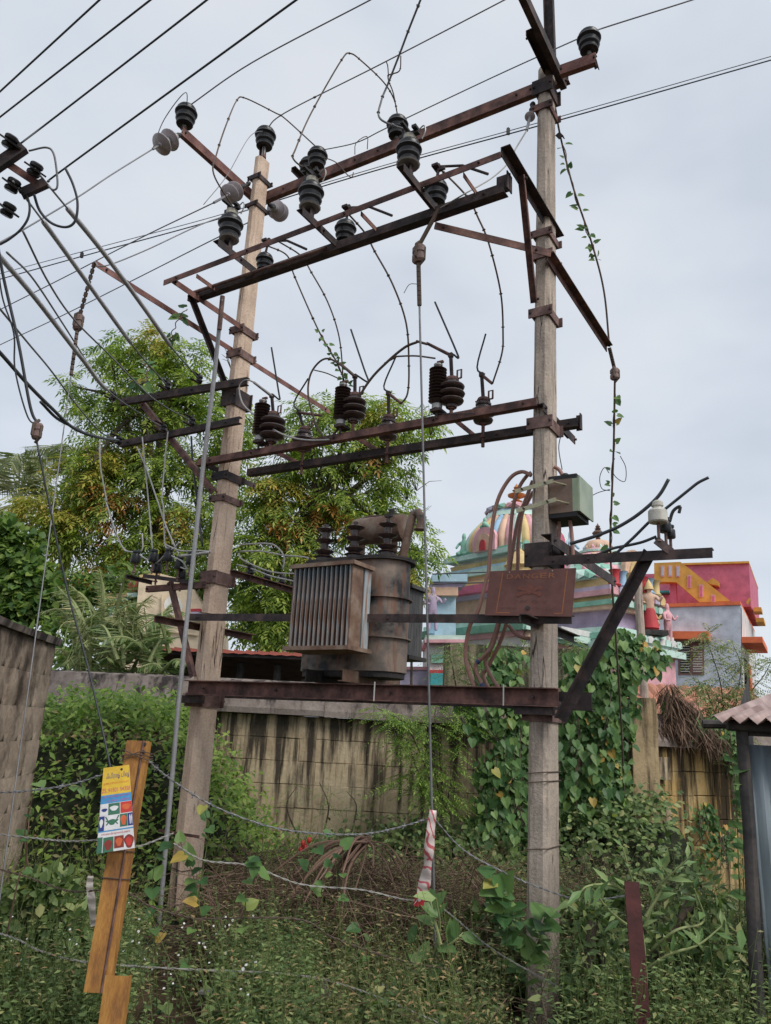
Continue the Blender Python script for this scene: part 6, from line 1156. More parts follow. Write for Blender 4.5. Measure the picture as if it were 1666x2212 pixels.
def clump_points(cl, Yd, n, kz=.8, sub=7, tight=.42):
    """leaf positions in clumps through ellipsoids given in picture pixels; cl = (x, y, rx, ry[, dY])"""
    P, O = [], []; tot = sum(c[2]*c[3] for c in cl)
    for c in cl:
        Y = Yd+(c[4] if len(c) > 4 else 0); C = np.array(atY(c[0], c[1], Y)); mpp = Y/F; rx, rz = c[2]*mpp, c[3]*mpp; ry = .5*(rx+rz)*kz
        k = max(30, int(n*c[2]*c[3]/tot)); ns = max(4, int(sub*math.sqrt(c[2]*c[3])/40)); sc_ = rand_dirs(ns)*(RNG.uniform(.45, .95, (ns, 1))); w_ = RNG.integers(0, ns, k)
        q = sc_[w_]+RNG.normal(size=(k, 3))*tight*.55; q = q/np.maximum(1, np.linalg.norm(q, axis=1, keepdims=True)/1.08)
        P.append(C+q*arr(rx, ry, rz)); O.append(nrm(q+RNG.normal(size=(k, 3))*.35))
    return np.concatenate(P), np.concatenate(O)
def sprays(P, O, rng_len, npair, lw, ll, droop=.6):
    """pinnate leaves: a drooping stalk with pairs of leaflets; returns leaflet arrays"""
    n = len(P); D = nrm(O*arr(1, 1, .5)+arr(0, 0, -droop)*RNG.uniform(.3, 1.3, (n, 1))); S = nrm(np.cross(D, arr(0, 0, 1)+RNG.normal(size=(n, 3))*.25)); U = np.cross(S, D); L = RNG.uniform(*rng_len, n)
    pos, dr, nm_, sz = [], [], [], []
    for i in range(npair):
        f = (i+.7)/npair
        for sg in (-1, 1):
            p = P+D*(L*f)[:, None]+arr(0, 0, -1)*(L*.25*f*f)[:, None]; d = nrm(S*sg*1.0+D*.75+arr(0, 0, -.25)); pos.append(p); dr.append(d); nm_.append(nrm(U+RNG.normal(size=(n, 3))*.25)); sz.append(L*ll*(1-.35*abs(f-.45)*2)*RNG.uniform(.8, 1.15, n))
    p = P+D*L[:, None]+arr(0, 0, -1)*(L*.25)[:, None]; pos.append(p); dr.append(nrm(D+arr(0, 0, -.4))); nm_.append(U); sz.append(L*ll)
    return np.concatenate(pos), np.concatenate(dr), np.concatenate(nm_), np.concatenate(sz)
def branchy(m, root, tips, r0, rng, bend=.25):
    for T_ in tips:
        T_ = Vector(T_); mid = root.lerp(T_, .5)+Vector((rng.uniform(-bend, bend), rng.uniform(-bend, bend), rng.uniform(0, bend))); P = spline([root, mid, T_], 5); m.tube(P, [r0*(1-.8*i/(len(P)-1)) for i in range(len(P))], 6)
        for _ in range(4):
            s_ = P[rng.randrange(4, len(P))]; e_ = s_+Vector((rng.uniform(-1, 1), rng.uniform(-.7, .7), rng.uniform(-.3, .9)))*.55*rng.uniform(.6, 1.3); m.tube([s_, s_.lerp(e_, .5)+Vector((0, 0, .06)), e_], [r0*.25, r0*.16, r0*.06], 5)
def neem(name, label, Yd, trunk, cl, n, yl=(), dry=(), seed=1, size=(.34, .52), r0=.17):
    rng = random.Random(seed); tp = [atY(x, y, Yd) for x, y in trunk]; base = Vector((tp[0].x, tp[0].y, 0)); root = thing(name, base, label, 'tree')
    m = MB(); pl = spline([base]+tp, 6); m.tube(pl, [r0*(1-.6*i/(len(pl)-1)) for i in range(len(pl))], 10); top = pl[-1]
    m.obj('trunk', 'bark', root, smooth=True); m = MB()
    for c in cl: s_ = pl[rng.randrange(len(pl)//2, len(pl))]; branchy(m, s_, [atY(c[0], c[1], Yd+rng.uniform(-.5, .5))], r0*.38, rng)
    m.obj('branches', 'bark', root)
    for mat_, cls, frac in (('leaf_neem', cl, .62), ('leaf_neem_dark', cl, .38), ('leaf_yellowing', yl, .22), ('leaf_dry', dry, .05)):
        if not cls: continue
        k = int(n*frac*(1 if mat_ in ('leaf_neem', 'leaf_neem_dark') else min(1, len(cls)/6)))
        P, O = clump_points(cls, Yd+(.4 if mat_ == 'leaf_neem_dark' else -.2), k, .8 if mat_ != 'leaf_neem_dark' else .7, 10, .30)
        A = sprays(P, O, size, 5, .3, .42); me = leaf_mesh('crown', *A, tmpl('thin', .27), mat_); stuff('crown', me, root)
    return root
CL1 = [(300, 745, 75, 50), (240, 775, 40, 40), (160, 835, 26, 38), (400, 770, 60, 50), (345, 830, 95, 50), (250, 850, 55, 50), (205, 890, 45, 35), (440, 850, 55, 60), (500, 930, 55, 80), (310, 900, 90, 40), (240, 960, 75, 45), (330, 1010, 80, 60), (190, 1030, 70, 55), (430, 990, 70, 60), (480, 1070, 50, 70), (250, 1095, 85, 55), (370, 1110, 75, 50), (330, 1190, 100, 55), (210, 1180, 85, 55), (440, 1170, 60, 60), (130, 1140, 60, 50), (390, 880, 40, 30)]
neem('neem_tree', 'tall feathery green tree rising behind the tan pole', 18.5, [(330, 1350), (345, 1200), (335, 1050), (350, 930), (340, 850)], [(c[0], c[1], c[2]*.88, c[3]*.88) for c in CL1], 3700, [(100, 1085, 75, 38), (190, 1015, 60, 40), (130, 1130, 60, 40), (250, 970, 50, 30), (330, 740, 40, 30), (400, 1160, 40, 40)], [(235, 1065, 25, 25), (205, 1230, 14, 30), (215, 1120, 10, 25), (270, 1080, 25, 22), (180, 1250, 24, 24), (395, 1100, 12, 14), (242, 1190, 20, 18)], 3, (.36, .56), .2)
CL2 = [(690, 890, 60, 40), (650, 940, 60, 50), (760, 885, 60, 40), (845, 885, 45, 35), (905, 915, 38, 38), (860, 960, 45, 30), (790, 950, 70, 50), (700, 990, 80, 50), (620, 1010, 50, 45), (590, 1080, 50, 50), (640, 1130, 80, 50), (730, 1080, 80, 50), (810, 1060, 70, 45), (870, 1110, 38, 36), (780, 1140, 60, 40), (570, 1190, 70, 60), (650, 1210, 70, 50), (575, 1290, 75, 50), (625, 1350, 60, 40), (910, 1190, 35, 45), (890, 1240, 40, 40), (560, 1360, 60, 45), (545, 1110, 30, 60), (850, 1010, 40, 30)]
neem('neem_tree', 'spreading green tree with dark leaning trunk behind the transformer', 16.5, [(655, 1330), (650, 1220), (662, 1140), (690, 1075), (712, 1045)], [(c[0], c[1], c[2]*.9, c[3]*.9) for c in CL2], 3400, [(830, 900, 40, 30), (590, 1050, 40, 30), (690, 1220, 40, 30), (880, 1240, 40, 30)], [(695, 1090, 16, 16), (770, 1115, 16, 16), (640, 1120, 30, 20), (600, 1140, 14, 20), (800, 965, 14, 30)], 8, (.32, .5), .18)
# leafless fine twigs round the crowns
m = MB(); rg2 = random.Random(4)
for x, y in ((565, 1060), (585, 1020), (610, 960), (900, 1060), (880, 1080), (930, 940), (470, 1100), (510, 860), (500, 800), (200, 1000), (880, 1160), (560, 950), (640, 1070)):
    for _ in range(5): a = atY(x, y, 16.3); e_ = atY(x+rg2.uniform(-45, 55), y-rg2.uniform(10, 70), 16.3+rg2.uniform(-.5, .5)); m.tube([a, a.lerp(e_, .5)+Vector((0, 0, .1)), e_], [.012, .008, .004], 4)
m.obj('bare_twigs', 'bark', None, label='thin bare twigs sticking out between the two feathery trees', cat='twigs', kind='stuff')
# broad-leaved dark tree and far filler
def bush(name, label, Yd, cl, n, size, mat, T, stems=4, cat='shrub', kz=.8, seed=2, tight=.42, sub=8, up=.5, dark=None):
    rng = random.Random(seed); c0 = cl[-1]; b = atY(c0[0], c0[1], Yd); root = thing(name, Vector((b.x, b.y, 0)), label, cat)
    m = MB()
    for c in cl[::max(1, len(cl)//stems)]: e_ = atY(c[0], c[1], Yd); s_ = Vector((b.x+rng.uniform(-.2, .2), b.y, 0)); m.tube(spline([s_, s_.lerp(e_, .5)+Vector((rng.uniform(-.1, .1), 0, .05)), e_], 4), .03, 6)
    m.obj('stem', 'bark', root); P, O = clump_points(cl, Yd, n, kz, sub, tight); D = nrm(O+RNG.normal(size=O.shape)*.6+arr(0, 0, -.25)); Nn = nrm(O*.6+arr(0, -.35, up)+RNG.normal(size=O.shape)*.35)
    me = leaf_mesh('foliage', P, D, Nn, RNG.uniform(*size, len(P)), T, mat); stuff('foliage', me, root); return root
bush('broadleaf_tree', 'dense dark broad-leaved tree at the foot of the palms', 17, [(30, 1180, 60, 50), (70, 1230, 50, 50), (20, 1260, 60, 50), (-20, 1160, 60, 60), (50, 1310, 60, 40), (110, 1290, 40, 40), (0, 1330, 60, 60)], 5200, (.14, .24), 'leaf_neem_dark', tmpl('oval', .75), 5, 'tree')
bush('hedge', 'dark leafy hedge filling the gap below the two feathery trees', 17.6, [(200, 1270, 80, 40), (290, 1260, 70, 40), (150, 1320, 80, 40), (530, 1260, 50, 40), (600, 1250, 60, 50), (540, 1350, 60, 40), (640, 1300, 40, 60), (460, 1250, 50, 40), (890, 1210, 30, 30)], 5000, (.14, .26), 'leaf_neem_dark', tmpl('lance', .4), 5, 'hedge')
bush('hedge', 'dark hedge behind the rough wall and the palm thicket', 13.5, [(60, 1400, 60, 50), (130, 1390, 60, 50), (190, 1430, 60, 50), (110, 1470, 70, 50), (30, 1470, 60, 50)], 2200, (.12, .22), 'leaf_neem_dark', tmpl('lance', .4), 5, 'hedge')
# coconut palms
def frond(m_rachis, base, tip, sag, nl, ll, P, D, S, Nn):
    mid = base.lerp(tip, .5)+ZH*sag; pts = spline([base, mid, tip], 10); m_rachis.tube(pts, [.035*(1-.85*i/(len(pts)-1)) for i in range(len(pts))], 5)
    for i in range(nl):
        f = .12+.86*i/nl; k = f*(len(pts)-1); a = pts[int(k)].lerp(pts[min(int(k)+1, len(pts)-1)], k-int(k)); t_ = (pts[min(int(k)+1, len(pts)-1)]-pts[max(int(k)-1, 0)]).normalized(); sd = t_.cross(ZH).normalized(); u = sd.cross(t_)
        for sg in (-1, 1): d = (t_*.55+sd*sg*.75-ZH*random.uniform(.3, .7)).normalized(); P.append(a); D.append(d); Nn.append(u); S.append(ll*(1-.5*f)*random.uniform(.8, 1.1))
def coconut(label, crown_px, Yd, fr, ll=1.3, seed=1):
    random.seed(seed); C = atY(*crown_px, Yd); root = thing('coconut_palm', Vector((C.x-.3, C.y, 0)), label, 'palm tree'); m = MB(); m.tube(spline([Vector((C.x-.3, C.y, 0)), Vector((C.x-.25, C.y, C.z*.5)), C], 6), .16, 10); m.obj('trunk', 'bark', root, smooth=True)
    m = MB(); P, D, S, N_ = [], [], [], []
    for (x, y, sag, dy) in fr: frond(m, C, atY(x, y, Yd+dy), sag, 42, ll, P, D, S, N_)
    m.obj('frond_stalks', 'stem_pale', root); stuff('fronds', leaf_mesh('fronds', np.array(P), np.array(D), np.array(N_), np.array(S), tmpl('thin', .06), 'leaf_coconut'), root)
coconut('coconut palm with drooping crown at the far edge of the trees', (40, 1085), 26, [(-60, 1010, .8, 0), (-20, 1010, .9, 1), (20, 1000, 1.0, -1), (70, 1010, 1.0, 0), (110, 1040, 1, 0), (125, 1085, .8, 0), (95, 1130, .4, -1), (0, 1140, .3, -1), (-70, 1080, .8, 1), (50, 1010, 1.1, 2), (85, 1020, 1, 2)], 1.35, 3)
coconut('coconut palm frond reaching out of the tall feathery tree', (180, 1045), 21, [(55, 965, .5, 0), (80, 985, .5, .5), (110, 960, .5, -1), (160, 970, .5, 1), (230, 980, .5, 0)], 1.0, 5)
# date-palm like shrubs in front of the cream building
def reed_shrub(label, base_px, Yd, fr, ll, nl=30, w=.07, mat='leaf_palm', seed=1, name='palm_shrub'):
    random.seed(seed); b = atY(*base_px, Yd); b.z = 0; root = thing(name, b, label, 'shrub'); m = MB(); P, D, S, N_ = [], [], [], []
    for (bx, by, x, y, sag) in fr:
        a, e_ = atY(bx, by, Yd+random.uniform(-.3, .3)), atY(x, y, Yd+random.uniform(-.6, .4)); frond(m, a, e_, sag, nl, ll, P, D, S, N_)
    m.obj('stalks', 'stem_pale', root); Nn = nrm(np.array(N_)+RNG.normal(size=(len(P), 3))*.3); stuff('foliage', leaf_mesh('foliage', np.array(P), np.array(D), Nn, np.array(S)*RNG.uniform(.6, 1.1, len(P)), tmpl('thin', w), mat), root)
rr = random.Random(9); fr1 = []
for k in range(46):
    bx, by = rr.uniform(150, 330), rr.uniform(1360, 1520); a = rr.uniform(-2.7, -.4); L = rr.uniform(70, 170)*(1 if bx < 240 else .6); fr1.append((bx, by, bx+math.cos(a)*L*1.05, by+math.sin(a)*L*.95, rr.uniform(.05, .3)))
fr1 += [(230, 1350, 215, 1230, .1), (180, 1330, 150, 1262, .1), (250, 1330, 275, 1232, .1), (270, 1380, 330, 1285, .15), (210, 1330, 130, 1275, .15), (240, 1400, 345, 1330, .2), (280, 1430, 350, 1370, .2), (210, 1370, 320, 1300, .15)]
reed_shrub('pale feathery palm thicket in front of the cream building', (240, 1700), 11.6, fr1, .30, 30, .085, 'leaf_palm', 5)
fr2 = []
for k in range(26):
    bx, by = rr.uniform(230, 400), rr.uniform(1400, 1560); a = rr.uniform(-2.6, -.5); L = rr.uniform(60, 120); fr2.append((bx, by, bx+math.cos(a)*L, by+math.sin(a)*L*.7+10, rr.uniform(.1, .35)))
reed_shrub('green feathery palm thicket below the cream building', (320, 1700), 11.2, fr2, .34, 30, .09, 'leaf_weed', 6)
m = MB(); rr = random.Random(13)
for k in range(60):
    x, y = rr.uniform(150, 330), rr.uniform(1290, 1480); a = atY(x, y, 11.3+rr.uniform(-.3, .3)); e_ = atY(x+rr.uniform(-50, 50), y+rr.uniform(20, 110), 11.3); m.tube(spline([a, a.lerp(e_, .5)+Vector((rr.uniform(-.15, .15), 0, .08)), e_], 4), [.008]*8+[.005], 4)
m.obj('dry_stalks', 'stem_pale', None, label='tangle of pale dry stalks hanging in the feathery palm thicket', cat='stalks', kind='stuff')
# ============================================================ undergrowth between the fence and the wall
def mound(x0, x1, y0, y1, hf, name, label, nx=40, ny=24, mat='shade_shell'):
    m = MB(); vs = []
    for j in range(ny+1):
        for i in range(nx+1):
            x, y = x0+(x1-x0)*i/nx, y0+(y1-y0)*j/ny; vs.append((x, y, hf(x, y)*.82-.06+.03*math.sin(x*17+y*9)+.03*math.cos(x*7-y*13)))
    m.add(vs, [(j*(nx+1)+i, j*(nx+1)+i+1, (j+1)*(nx+1)+i+1, (j+1)*(nx+1)+i) for j in range(ny) for i in range(nx)]); return m.obj(name, mat, None, (0, 0, 0), True, kind='stuff', label=label, cat='shade_shell')
def sm(a, b, x): t_ = min(1, max(0, (x-a)/(b-a))); return t_*t_*(3-2*t_)
def hillL(x, y):                                           # creeper heap beside the rough wall
    h = 1.60*sm(-.8, -2.6, x)*(1-.15*sm(-3.3, -4.2, x)); return h*sm(7.9, 8.9, y)+.35*sm(7.0, 8.2, y)*(1-sm(-1.0, .4, x))
def hillW(x, y): return (.55+.25*math.sin(x*2.3)*.5)*sm(8.4, 9.7, y)*sm(-1.8, -.6, x)+.5*sm(8.2, 9.6, y)*sm(1.6, 2.6, x)
mound(-4.4, .6, 7.0, 10.25, hillL, 'shade_shell', 'dark shell painted as shade inside the creeper heap by the rough wall')
mound(-1.2, 3.6, 8.2, 10.25, hillW, 'shade_shell', 'dark shell painted as shade beneath the weeds along the boundary wall')
def scatter(n, x0, x1, y0, y1, hf, dens=None):
    out = []
    while len(out) < n:
        k = n*2; X = RNG.uniform(x0, x1, k); Y = RNG.uniform(y0, y1, k)
        for x, y in zip(X, Y):
            if dens is None or RNG.random() < dens(x, y): out.append((x, y, hf(x, y)))
            if len(out) >= n: break
    return np.array(out)
def surface_leaves(name, label, P, size, mat, T, jit=.12, up=.75, cat='creeper'):
    n = len(P); Q = P+RNG.normal(size=(n, 3))*arr(jit, jit, jit*.8); Q[:, 2] = np.maximum(Q[:, 2], .01)
    D = nrm(np.stack([RNG.normal(size=n), RNG.normal(size=n)-.5, RNG.normal(size=n)*.3-.45], 1)); Nn = nrm(np.stack([RNG.normal(size=n)*.35, RNG.normal(size=n)*.35-.6, np.full(n, up)], 1))
    return stuff(name, leaf_mesh(name, Q, D, Nn, RNG.uniform(*size, n), T, mat), None, label, cat)
P = scatter(9000, -4.3, .2, 7.4, 10.2, hillL, lambda x, y: min(1, hillL(x, y)+.1)); surface_leaves('creeper_heap', 'bright green creeper heap covering the slope behind the ochre post', P, (.06, .12), 'leaf_bright', tmpl('lance', .42), .13, .8)
P = scatter(6000, -4.3, .4, 7.2, 9.6, lambda x, y: hillL(x, y)*RNG.uniform(.35, .95), lambda x, y: min(1, hillL(x, y)+.15)); surface_leaves('creeper_heap', 'darker dull leaves hanging in the lower creeper heap', P, (.05, .10), 'leaf_dull', tmpl('lance', .35), .14, .4)
P = scatter(5500, -1.0, 3.5, 8.6, 10.2, hillW, lambda x, y: min(1, hillW(x, y)+.2)); surface_leaves('wall_weeds', 'low leafy weeds growing along the foot of the boundary wall', P, (.05, .10), 'leaf_weed', tmpl('oval', .6), .14, .7, 'weeds')
# upright weeds all over the plot
def weeds(name, label, n, x0, x1, y0, y1, hr, nl, size, mat, T, dens=None, tilt=.25, cat='weeds', base=lambda x, y: 0):
    B = scatter(n, x0, x1, y0, y1, base, dens); H_ = RNG.uniform(*hr, n); lean = RNG.normal(size=(n, 2))*tilt; Ps, Ds, Ns, Ss = [], [], [], []; m = MB()
    for k in range(nl):
        f = (k+.8)/nl; a = RNG.uniform(0, 2*math.pi, n)+k*2.4; p = B+np.stack([lean[:, 0]*H_*f, lean[:, 1]*H_*f, H_*f], 1); d = np.stack([np.cos(a), np.sin(a), RNG.uniform(-.35, .55, n)], 1)
        Ps.append(p); Ds.append(nrm(d)); Ns.append(nrm(np.stack([RNG.normal(size=n)*.25-d[:, 0]*.3, RNG.normal(size=n)*.25-d[:, 1]*.3-.3, np.ones(n)], 1))); Ss.append(RNG.uniform(*size, n)*(1.1-.45*f))
    o = stuff(name, leaf_mesh(name, np.concatenate(Ps), np.concatenate(Ds), np.concatenate(Ns), np.concatenate(Ss), T, mat), None, label, cat)
    V = np.zeros((n, 6, 3)); r = .0035
    for i, (dx, dy) in enumerate(((r, 0), (-r*.5, r*.87), (-r*.5, -r*.87))): V[:, i] = B+arr(dx, dy, 0); V[:, 3+i] = B+np.stack([lean[:, 0]*H_+dx*.4, lean[:, 1]*H_+dy*.4, H_], 1)
    f = np.array([(0, 1, 4, 3), (1, 2, 5, 4), (2, 0, 3, 5)]); idx = (f[None]+(np.arange(n)*6)[:, None, None]).reshape(-1); me = bpy.data.meshes.new('weed_stems'); me.vertices.add(n*6); me.vertices.foreach_set('co', V.reshape(-1).astype(np.float32)); me.loops.add(len(idx)); me.loops.foreach_set('vertex_index', idx.astype(np.int32)); me.polygons.add(n*3); me.polygons.foreach_set('loop_start', (np.arange(n*3)*4).astype(np.int32)); me.update(calc_edges=True); me.materials.append(M['stem_green']); s_ = link('weed_stems', me, o); s_['kind'] = 'stuff'; return o
dryzone = lambda x, y: math.exp(-(((x+.15)/1.05)**2+((y-7.2)/1.1)**2)*1.1)
def wedge(x, y): return .05 if (y < 6.1 and .165 < x/y < .245) or (y < 8.0 and -.265 < x/y < -.165) else 1.0
green = lambda x, y: max(0.25, 1-.95*dryzone(x, y))*wedge(x, y)
weeds('weed_carpet', 'carpet of small-leaved weeds in the shade of the plot', 6500, -4.2, 4.2, 4.6, 9.4, (.12, .40), 12, (.03, .065), 'leaf_weed', tmpl('oval', .55), green)
weeds('weed_carpet', 'taller bushy weeds before the ochre post', 2400, -3.8, -.3, 4.5, 6.6, (.25, .62), 17, (.032, .07), 'leaf_weed', tmpl('lance', .42), wedge, .2)
weeds('weed_carpet', 'taller bushy weeds before the red angle post', 2100, 1.0, 3.8, 4.4, 6.6, (.25, .75), 17, (.035, .075), 'leaf_weed', tmpl('lance', .36), wedge, .25)
weeds('weed_carpet', 'dull olive weeds round the dry brushwood', 2600, -1.8, 2.6, 4.6, 8.8, (.2, .62), 12, (.035, .075), 'leaf_dull', tmpl('lance', .34), wedge, .3)
weeds('tall_grass', 'tall thin straggling stems all over the plot', 1500, -3.8, 3.8, 4.5, 9.0, (.4, .95), 9, (.03, .07), 'leaf_dull', tmpl('lance', .3), lambda x, y: wedge(x, y)**1.5, .35)
weeds('weed_carpet', 'broad-leaved weeds scattered over the plot', 420, -3.2, 3.2, 4.6, 8.2, (.15, .5), 7, (.06, .12), 'leaf_weed', tmpl('heart'), green, .3)
bush('leafy_shrub', 'leafy shrub crowding the red angle post', 5.2, [(1500, 1940, 55, 45), (1545, 2040, 55, 60), (1440, 2040, 50, 50), (1300, 2060, 50, 50), (1280, 1990, 40, 40), (1470, 2150, 80, 50), (1300, 2150, 60, 40)], 1700, (.05, .10), 'leaf_weed', tmpl('lance', .4), 6, 'shrub', .9, 21, .55)
bush('leafy_shrub', 'leafy shrub in the weeds between the rough wall and ochre post', 5.6, [(60, 1960, 60, 40), (140, 1990, 50, 40), (40, 2060, 60, 50), (150, 2080, 50, 50), (100, 1920, 60, 30)], 1500, (.05, .10), 'leaf_weed', tmpl('oval', .6), 6, 'shrub', .9, 22, .55)
bush('leafy_shrub', 'leafy shrub at the foot of the grey pole', 6.5, [(1250, 1960, 40, 40), (1300, 1930, 40, 30), (1070, 1990, 40, 40), (1000, 2030, 40, 40), (1250, 2040, 40, 40)], 1300, (.05, .10), 'leaf_weed', tmpl('oval', .55), 6, 'shrub', .9, 23, .55)
# dry brushwood
def twigs(name, label, n, x0, x1, y0, y1, L, hz, r=.004, up=.35, mat='twig_dry', bend=.12):
    B = np.stack([RNG.uniform(x0, x1, n), RNG.uniform(y0, y1, n), RNG.uniform(*hz, n)], 1); d = nrm(np.stack([RNG.normal(size=n), RNG.normal(size=n)*.8, RNG.normal(size=n)*up+up*.3], 1)); l = RNG.uniform(*L, n); s_ = nrm(np.cross(d, RNG.normal(size=(n, 3)))); V = np.zeros((n, 9, 3)); t_ = np.cross(d, s_)
    for j, (f, k) in enumerate(((0, 1), (.5, .75), (1, .35))):
        c = B+d*(l*f)[:, None]+s_*(l*bend*math.sin(math.pi*f))[:, None]+arr(0, 0, -1)*(l*.18*f*f)[:, None]
        for i in range(3): a = 2*math.pi*i/3; V[:, j*3+i] = c+(s_*math.cos(a)+t_*math.sin(a))*r*k
    V[:, :, 2] = np.maximum(V[:, :, 2], .005); f = np.array([(j*3+i, j*3+(i+1) % 3, j*3+3+(i+1) % 3, j*3+3+i) for j in range(2) for i in range(3)]); idx = (f[None]+(np.arange(n)*9)[:, None, None]).reshape(-1); me = bpy.data.meshes.new(name); me.vertices.add(n*9); me.vertices.foreach_set('co', V.reshape(-1).astype(np.float32)); me.loops.add(len(idx)); me.loops.foreach_set('vertex_index', idx.astype(np.int32)); me.polygons.add(n*6); me.polygons.foreach_set('loop_start', (np.arange(n*6)*4).astype(np.int32)); me.update(calc_edges=True); me.materials.append(M[mat]); return stuff(name, me, None, label, 'brushwood')
twigs('brushwood', 'heap of dry brown brushwood between the two poles', 4200, -1.3, 1.0, 6.2, 8.5, (.2, .7), (.02, .62), .0042)
twigs('brushwood', 'scattered dry stems lying among the weeds', 1500, -3, 3, 4.6, 9, (.15, .6), (.02, .35), .003)
twigs('brushwood', 'dry stems under the creepers by the grey pole', 1300, .9, 2.6, 6.0, 9, (.2, .6), (.02, .6), .0035)
m = MB(); rr = random.Random(3); O_ = atY(790, 1815, 6.9)
for k in range(26):
    e_ = atY(rr.uniform(580, 760), rr.uniform(1880, 2010), 6.6+rr.uniform(-.4, .6)); e_.z = max(e_.z, .05); m.tube(spline([O_+Vector((rr.uniform(-.05, .05), 0, rr.uniform(-.04, .04))), O_.lerp(e_, .5)+Vector((rr.uniform(-.05, .02), 0, .10)), e_], 5), [.011]*6+[.008]*4+[.005], 5)
for k in range(7): e_ = atY(rr.uniform(700, 900), rr.uniform(1850, 1960), 6.6); m.tube(spline([O_, O_.lerp(e_, .5)+Vector((.03, 0, .05)), e_], 4), .007, 5)
plain('branch_dry', (.20, .125, .09), .9); m.obj('dead_branch', 'branch_dry', None, label='fallen dead branch fanning out over the brushwood heap', cat='branch')
# white flowers and dead yellow leaves
B = scatter(150, -3, -.6, 4.7, 6.4, lambda x, y: RNG.uniform(.3, .55)); surface_leaves('white_flowers', 'tiny white flowers dotted in the weeds by the ochre post', B, (.012, .022), 'flower_white', tmpl('oval', .9), .03, .8, 'flowers')
# ============================================================ creepers with single leaves
def leaf_me(T, mat, nm='leaf'):
    me = bpy.data.meshes.new(nm); me.from_pydata([tuple(v) for v in T[0]], [], T[1]); me.materials.append(M[mat]); return me
HEART = leaf_me(tmpl('heart'), 'leaf_heart'); BIG = leaf_me(tmpl('oval', .5), 'leaf_big'); LANCE = leaf_me(tmpl('lance', .3), 'leaf_big')
def put_leaves(parent, P, D, Nn, S, me):
    R = frames(np.asarray(D), np.asarray(Nn)); base = wloc(parent)
    for p, r, s_ in zip(P, R, S):
        o = link('leaf', me, parent); o.location = Vector(p)-base; o.rotation_euler = Matrix([list(q) for q in r]).to_euler(); o.scale = (s_, s_, s_)
def creeper(label, Yd, cl, n, size, nparts, psize, front=.25, seed=1, strands=()):
    rng = random.Random(seed); b = atY(cl[-1][0], cl[-1][1], Yd); root = thing('creeper', Vector((b.x, b.y, 0)), label, 'creeper')
    P, O = clump_points(cl, Yd, n, .28, 9, .5); k = len(P); D = nrm(np.stack([RNG.normal(size=k)*.8, RNG.normal(size=k)*.4-.25, -np.ones(k)], 1)); Nn = nrm(np.stack([RNG.normal(size=k)*.55, -np.ones(k), RNG.uniform(-.1, 1.3, k)], 1))
    stuff('foliage', leaf_mesh('foliage', P, D, Nn, RNG.uniform(*size, k), tmpl('heart'), 'leaf_creeper'), root)
    P, O = clump_points(cl, Yd-front, nparts*2, .2, 9, .5); i = RNG.permutation(len(P))[:nparts]; P = P[i]; k = len(P); D = nrm(np.stack([RNG.normal(size=k)*.4, RNG.normal(size=k)*.3-.3, -np.ones(k)], 1)); Nn = nrm(np.stack([RNG.normal(size=k)*.3, -np.ones(k), RNG.uniform(.2, .9, k)], 1)); put_leaves(root, P, D, Nn, RNG.uniform(*psize, k), HEART)
    m = MB()
    for _ in range(26):
        c = cl[rng.randrange(len(cl))]; a = atY(c[0]+rng.uniform(-.5, .5)*c[2], c[1]-c[3]*.8, Yd-front*.6); e_ = atY(c[0]+rng.uniform(-.7, .7)*c[2], c[1]+c[3]*1.1, Yd-front*.6); m.tube(spline([a, a.lerp(e_, .5)+Vector((rng.uniform(-.1, .1), -.05, 0)), e_], 5), .006, 4)
    m.obj('stems', 'bark', root); return root
CR = [(1335, 1395, 50, 35), (1290, 1440, 50, 45), (1345, 1450, 45, 40), (1260, 1500, 45, 60), (1320, 1520, 55, 60), (1230, 1580, 28, 70), (1290, 1600, 45, 60), (1340, 1620, 30, 70), (1225, 1700, 22, 60), (1270, 1700, 40, 60), (1325, 1720, 35, 60), (1300, 1790, 45, 45), (1340, 1830, 30, 40), (1395, 1400, 30, 25), (1415, 1430, 25, 30), (1250, 1430, 30, 30)]
creeper('heart-leaved creeper curtain hanging between the grey pole and the pillar', 9.75, CR, 2700, (.06, .115), 190, (.10, .15), .3, 2)
CRL = [(1080, 1490, 55, 40), (1120, 1540, 30, 50), (1050, 1560, 45, 40), (1110, 1620, 35, 60), (1075, 1670, 45, 50), (1115, 1720, 30, 60), (1065, 1760, 50, 50), (1110, 1800, 35, 50), (1030, 1820, 40, 40), (1090, 1430, 50, 40), (1020, 1500, 40, 40)]
creeper('heart-leaved creeper climbing the wall beside the grey pole', 9.7, CRL, 1700, (.06, .11), 110, (.09, .14), .35, 5)
creeper('ragged creeper cascading over the lower ochre wall corner', 10.6, [(1450, 1545, 30, 25), (1500, 1570, 40, 30), (1545, 1590, 40, 40), (1580, 1620, 25, 50), (1590, 1700, 14, 60), (1520, 1780, 30, 40), (1560, 1830, 40, 40), (1480, 1860, 60, 30)], 900, (.04, .08), 20, (.06, .09), .2, 6)
# dry thatch over the pillar wall
P, O = clump_points([(1440, 1500, 35, 30), (1480, 1540, 40, 30), (1450, 1560, 40, 30), (1530, 1580, 40, 22)], 10.4, 1500, .4, 8); k = len(P); stuff('dry_thatch', leaf_mesh('dry_thatch', P, nrm(np.stack([RNG.normal(size=k)*.5+.3, RNG.normal(size=k)*.3, -np.ones(k)], 1)), nrm(RNG.normal(size=(k, 3))+arr(0, -1, .5)), RNG.uniform(.12, .35, k), tmpl('thin', .05), 'twig_dry'), None, 'mat of dry brown grass draped over the wall by the pillar', 'dry grass')
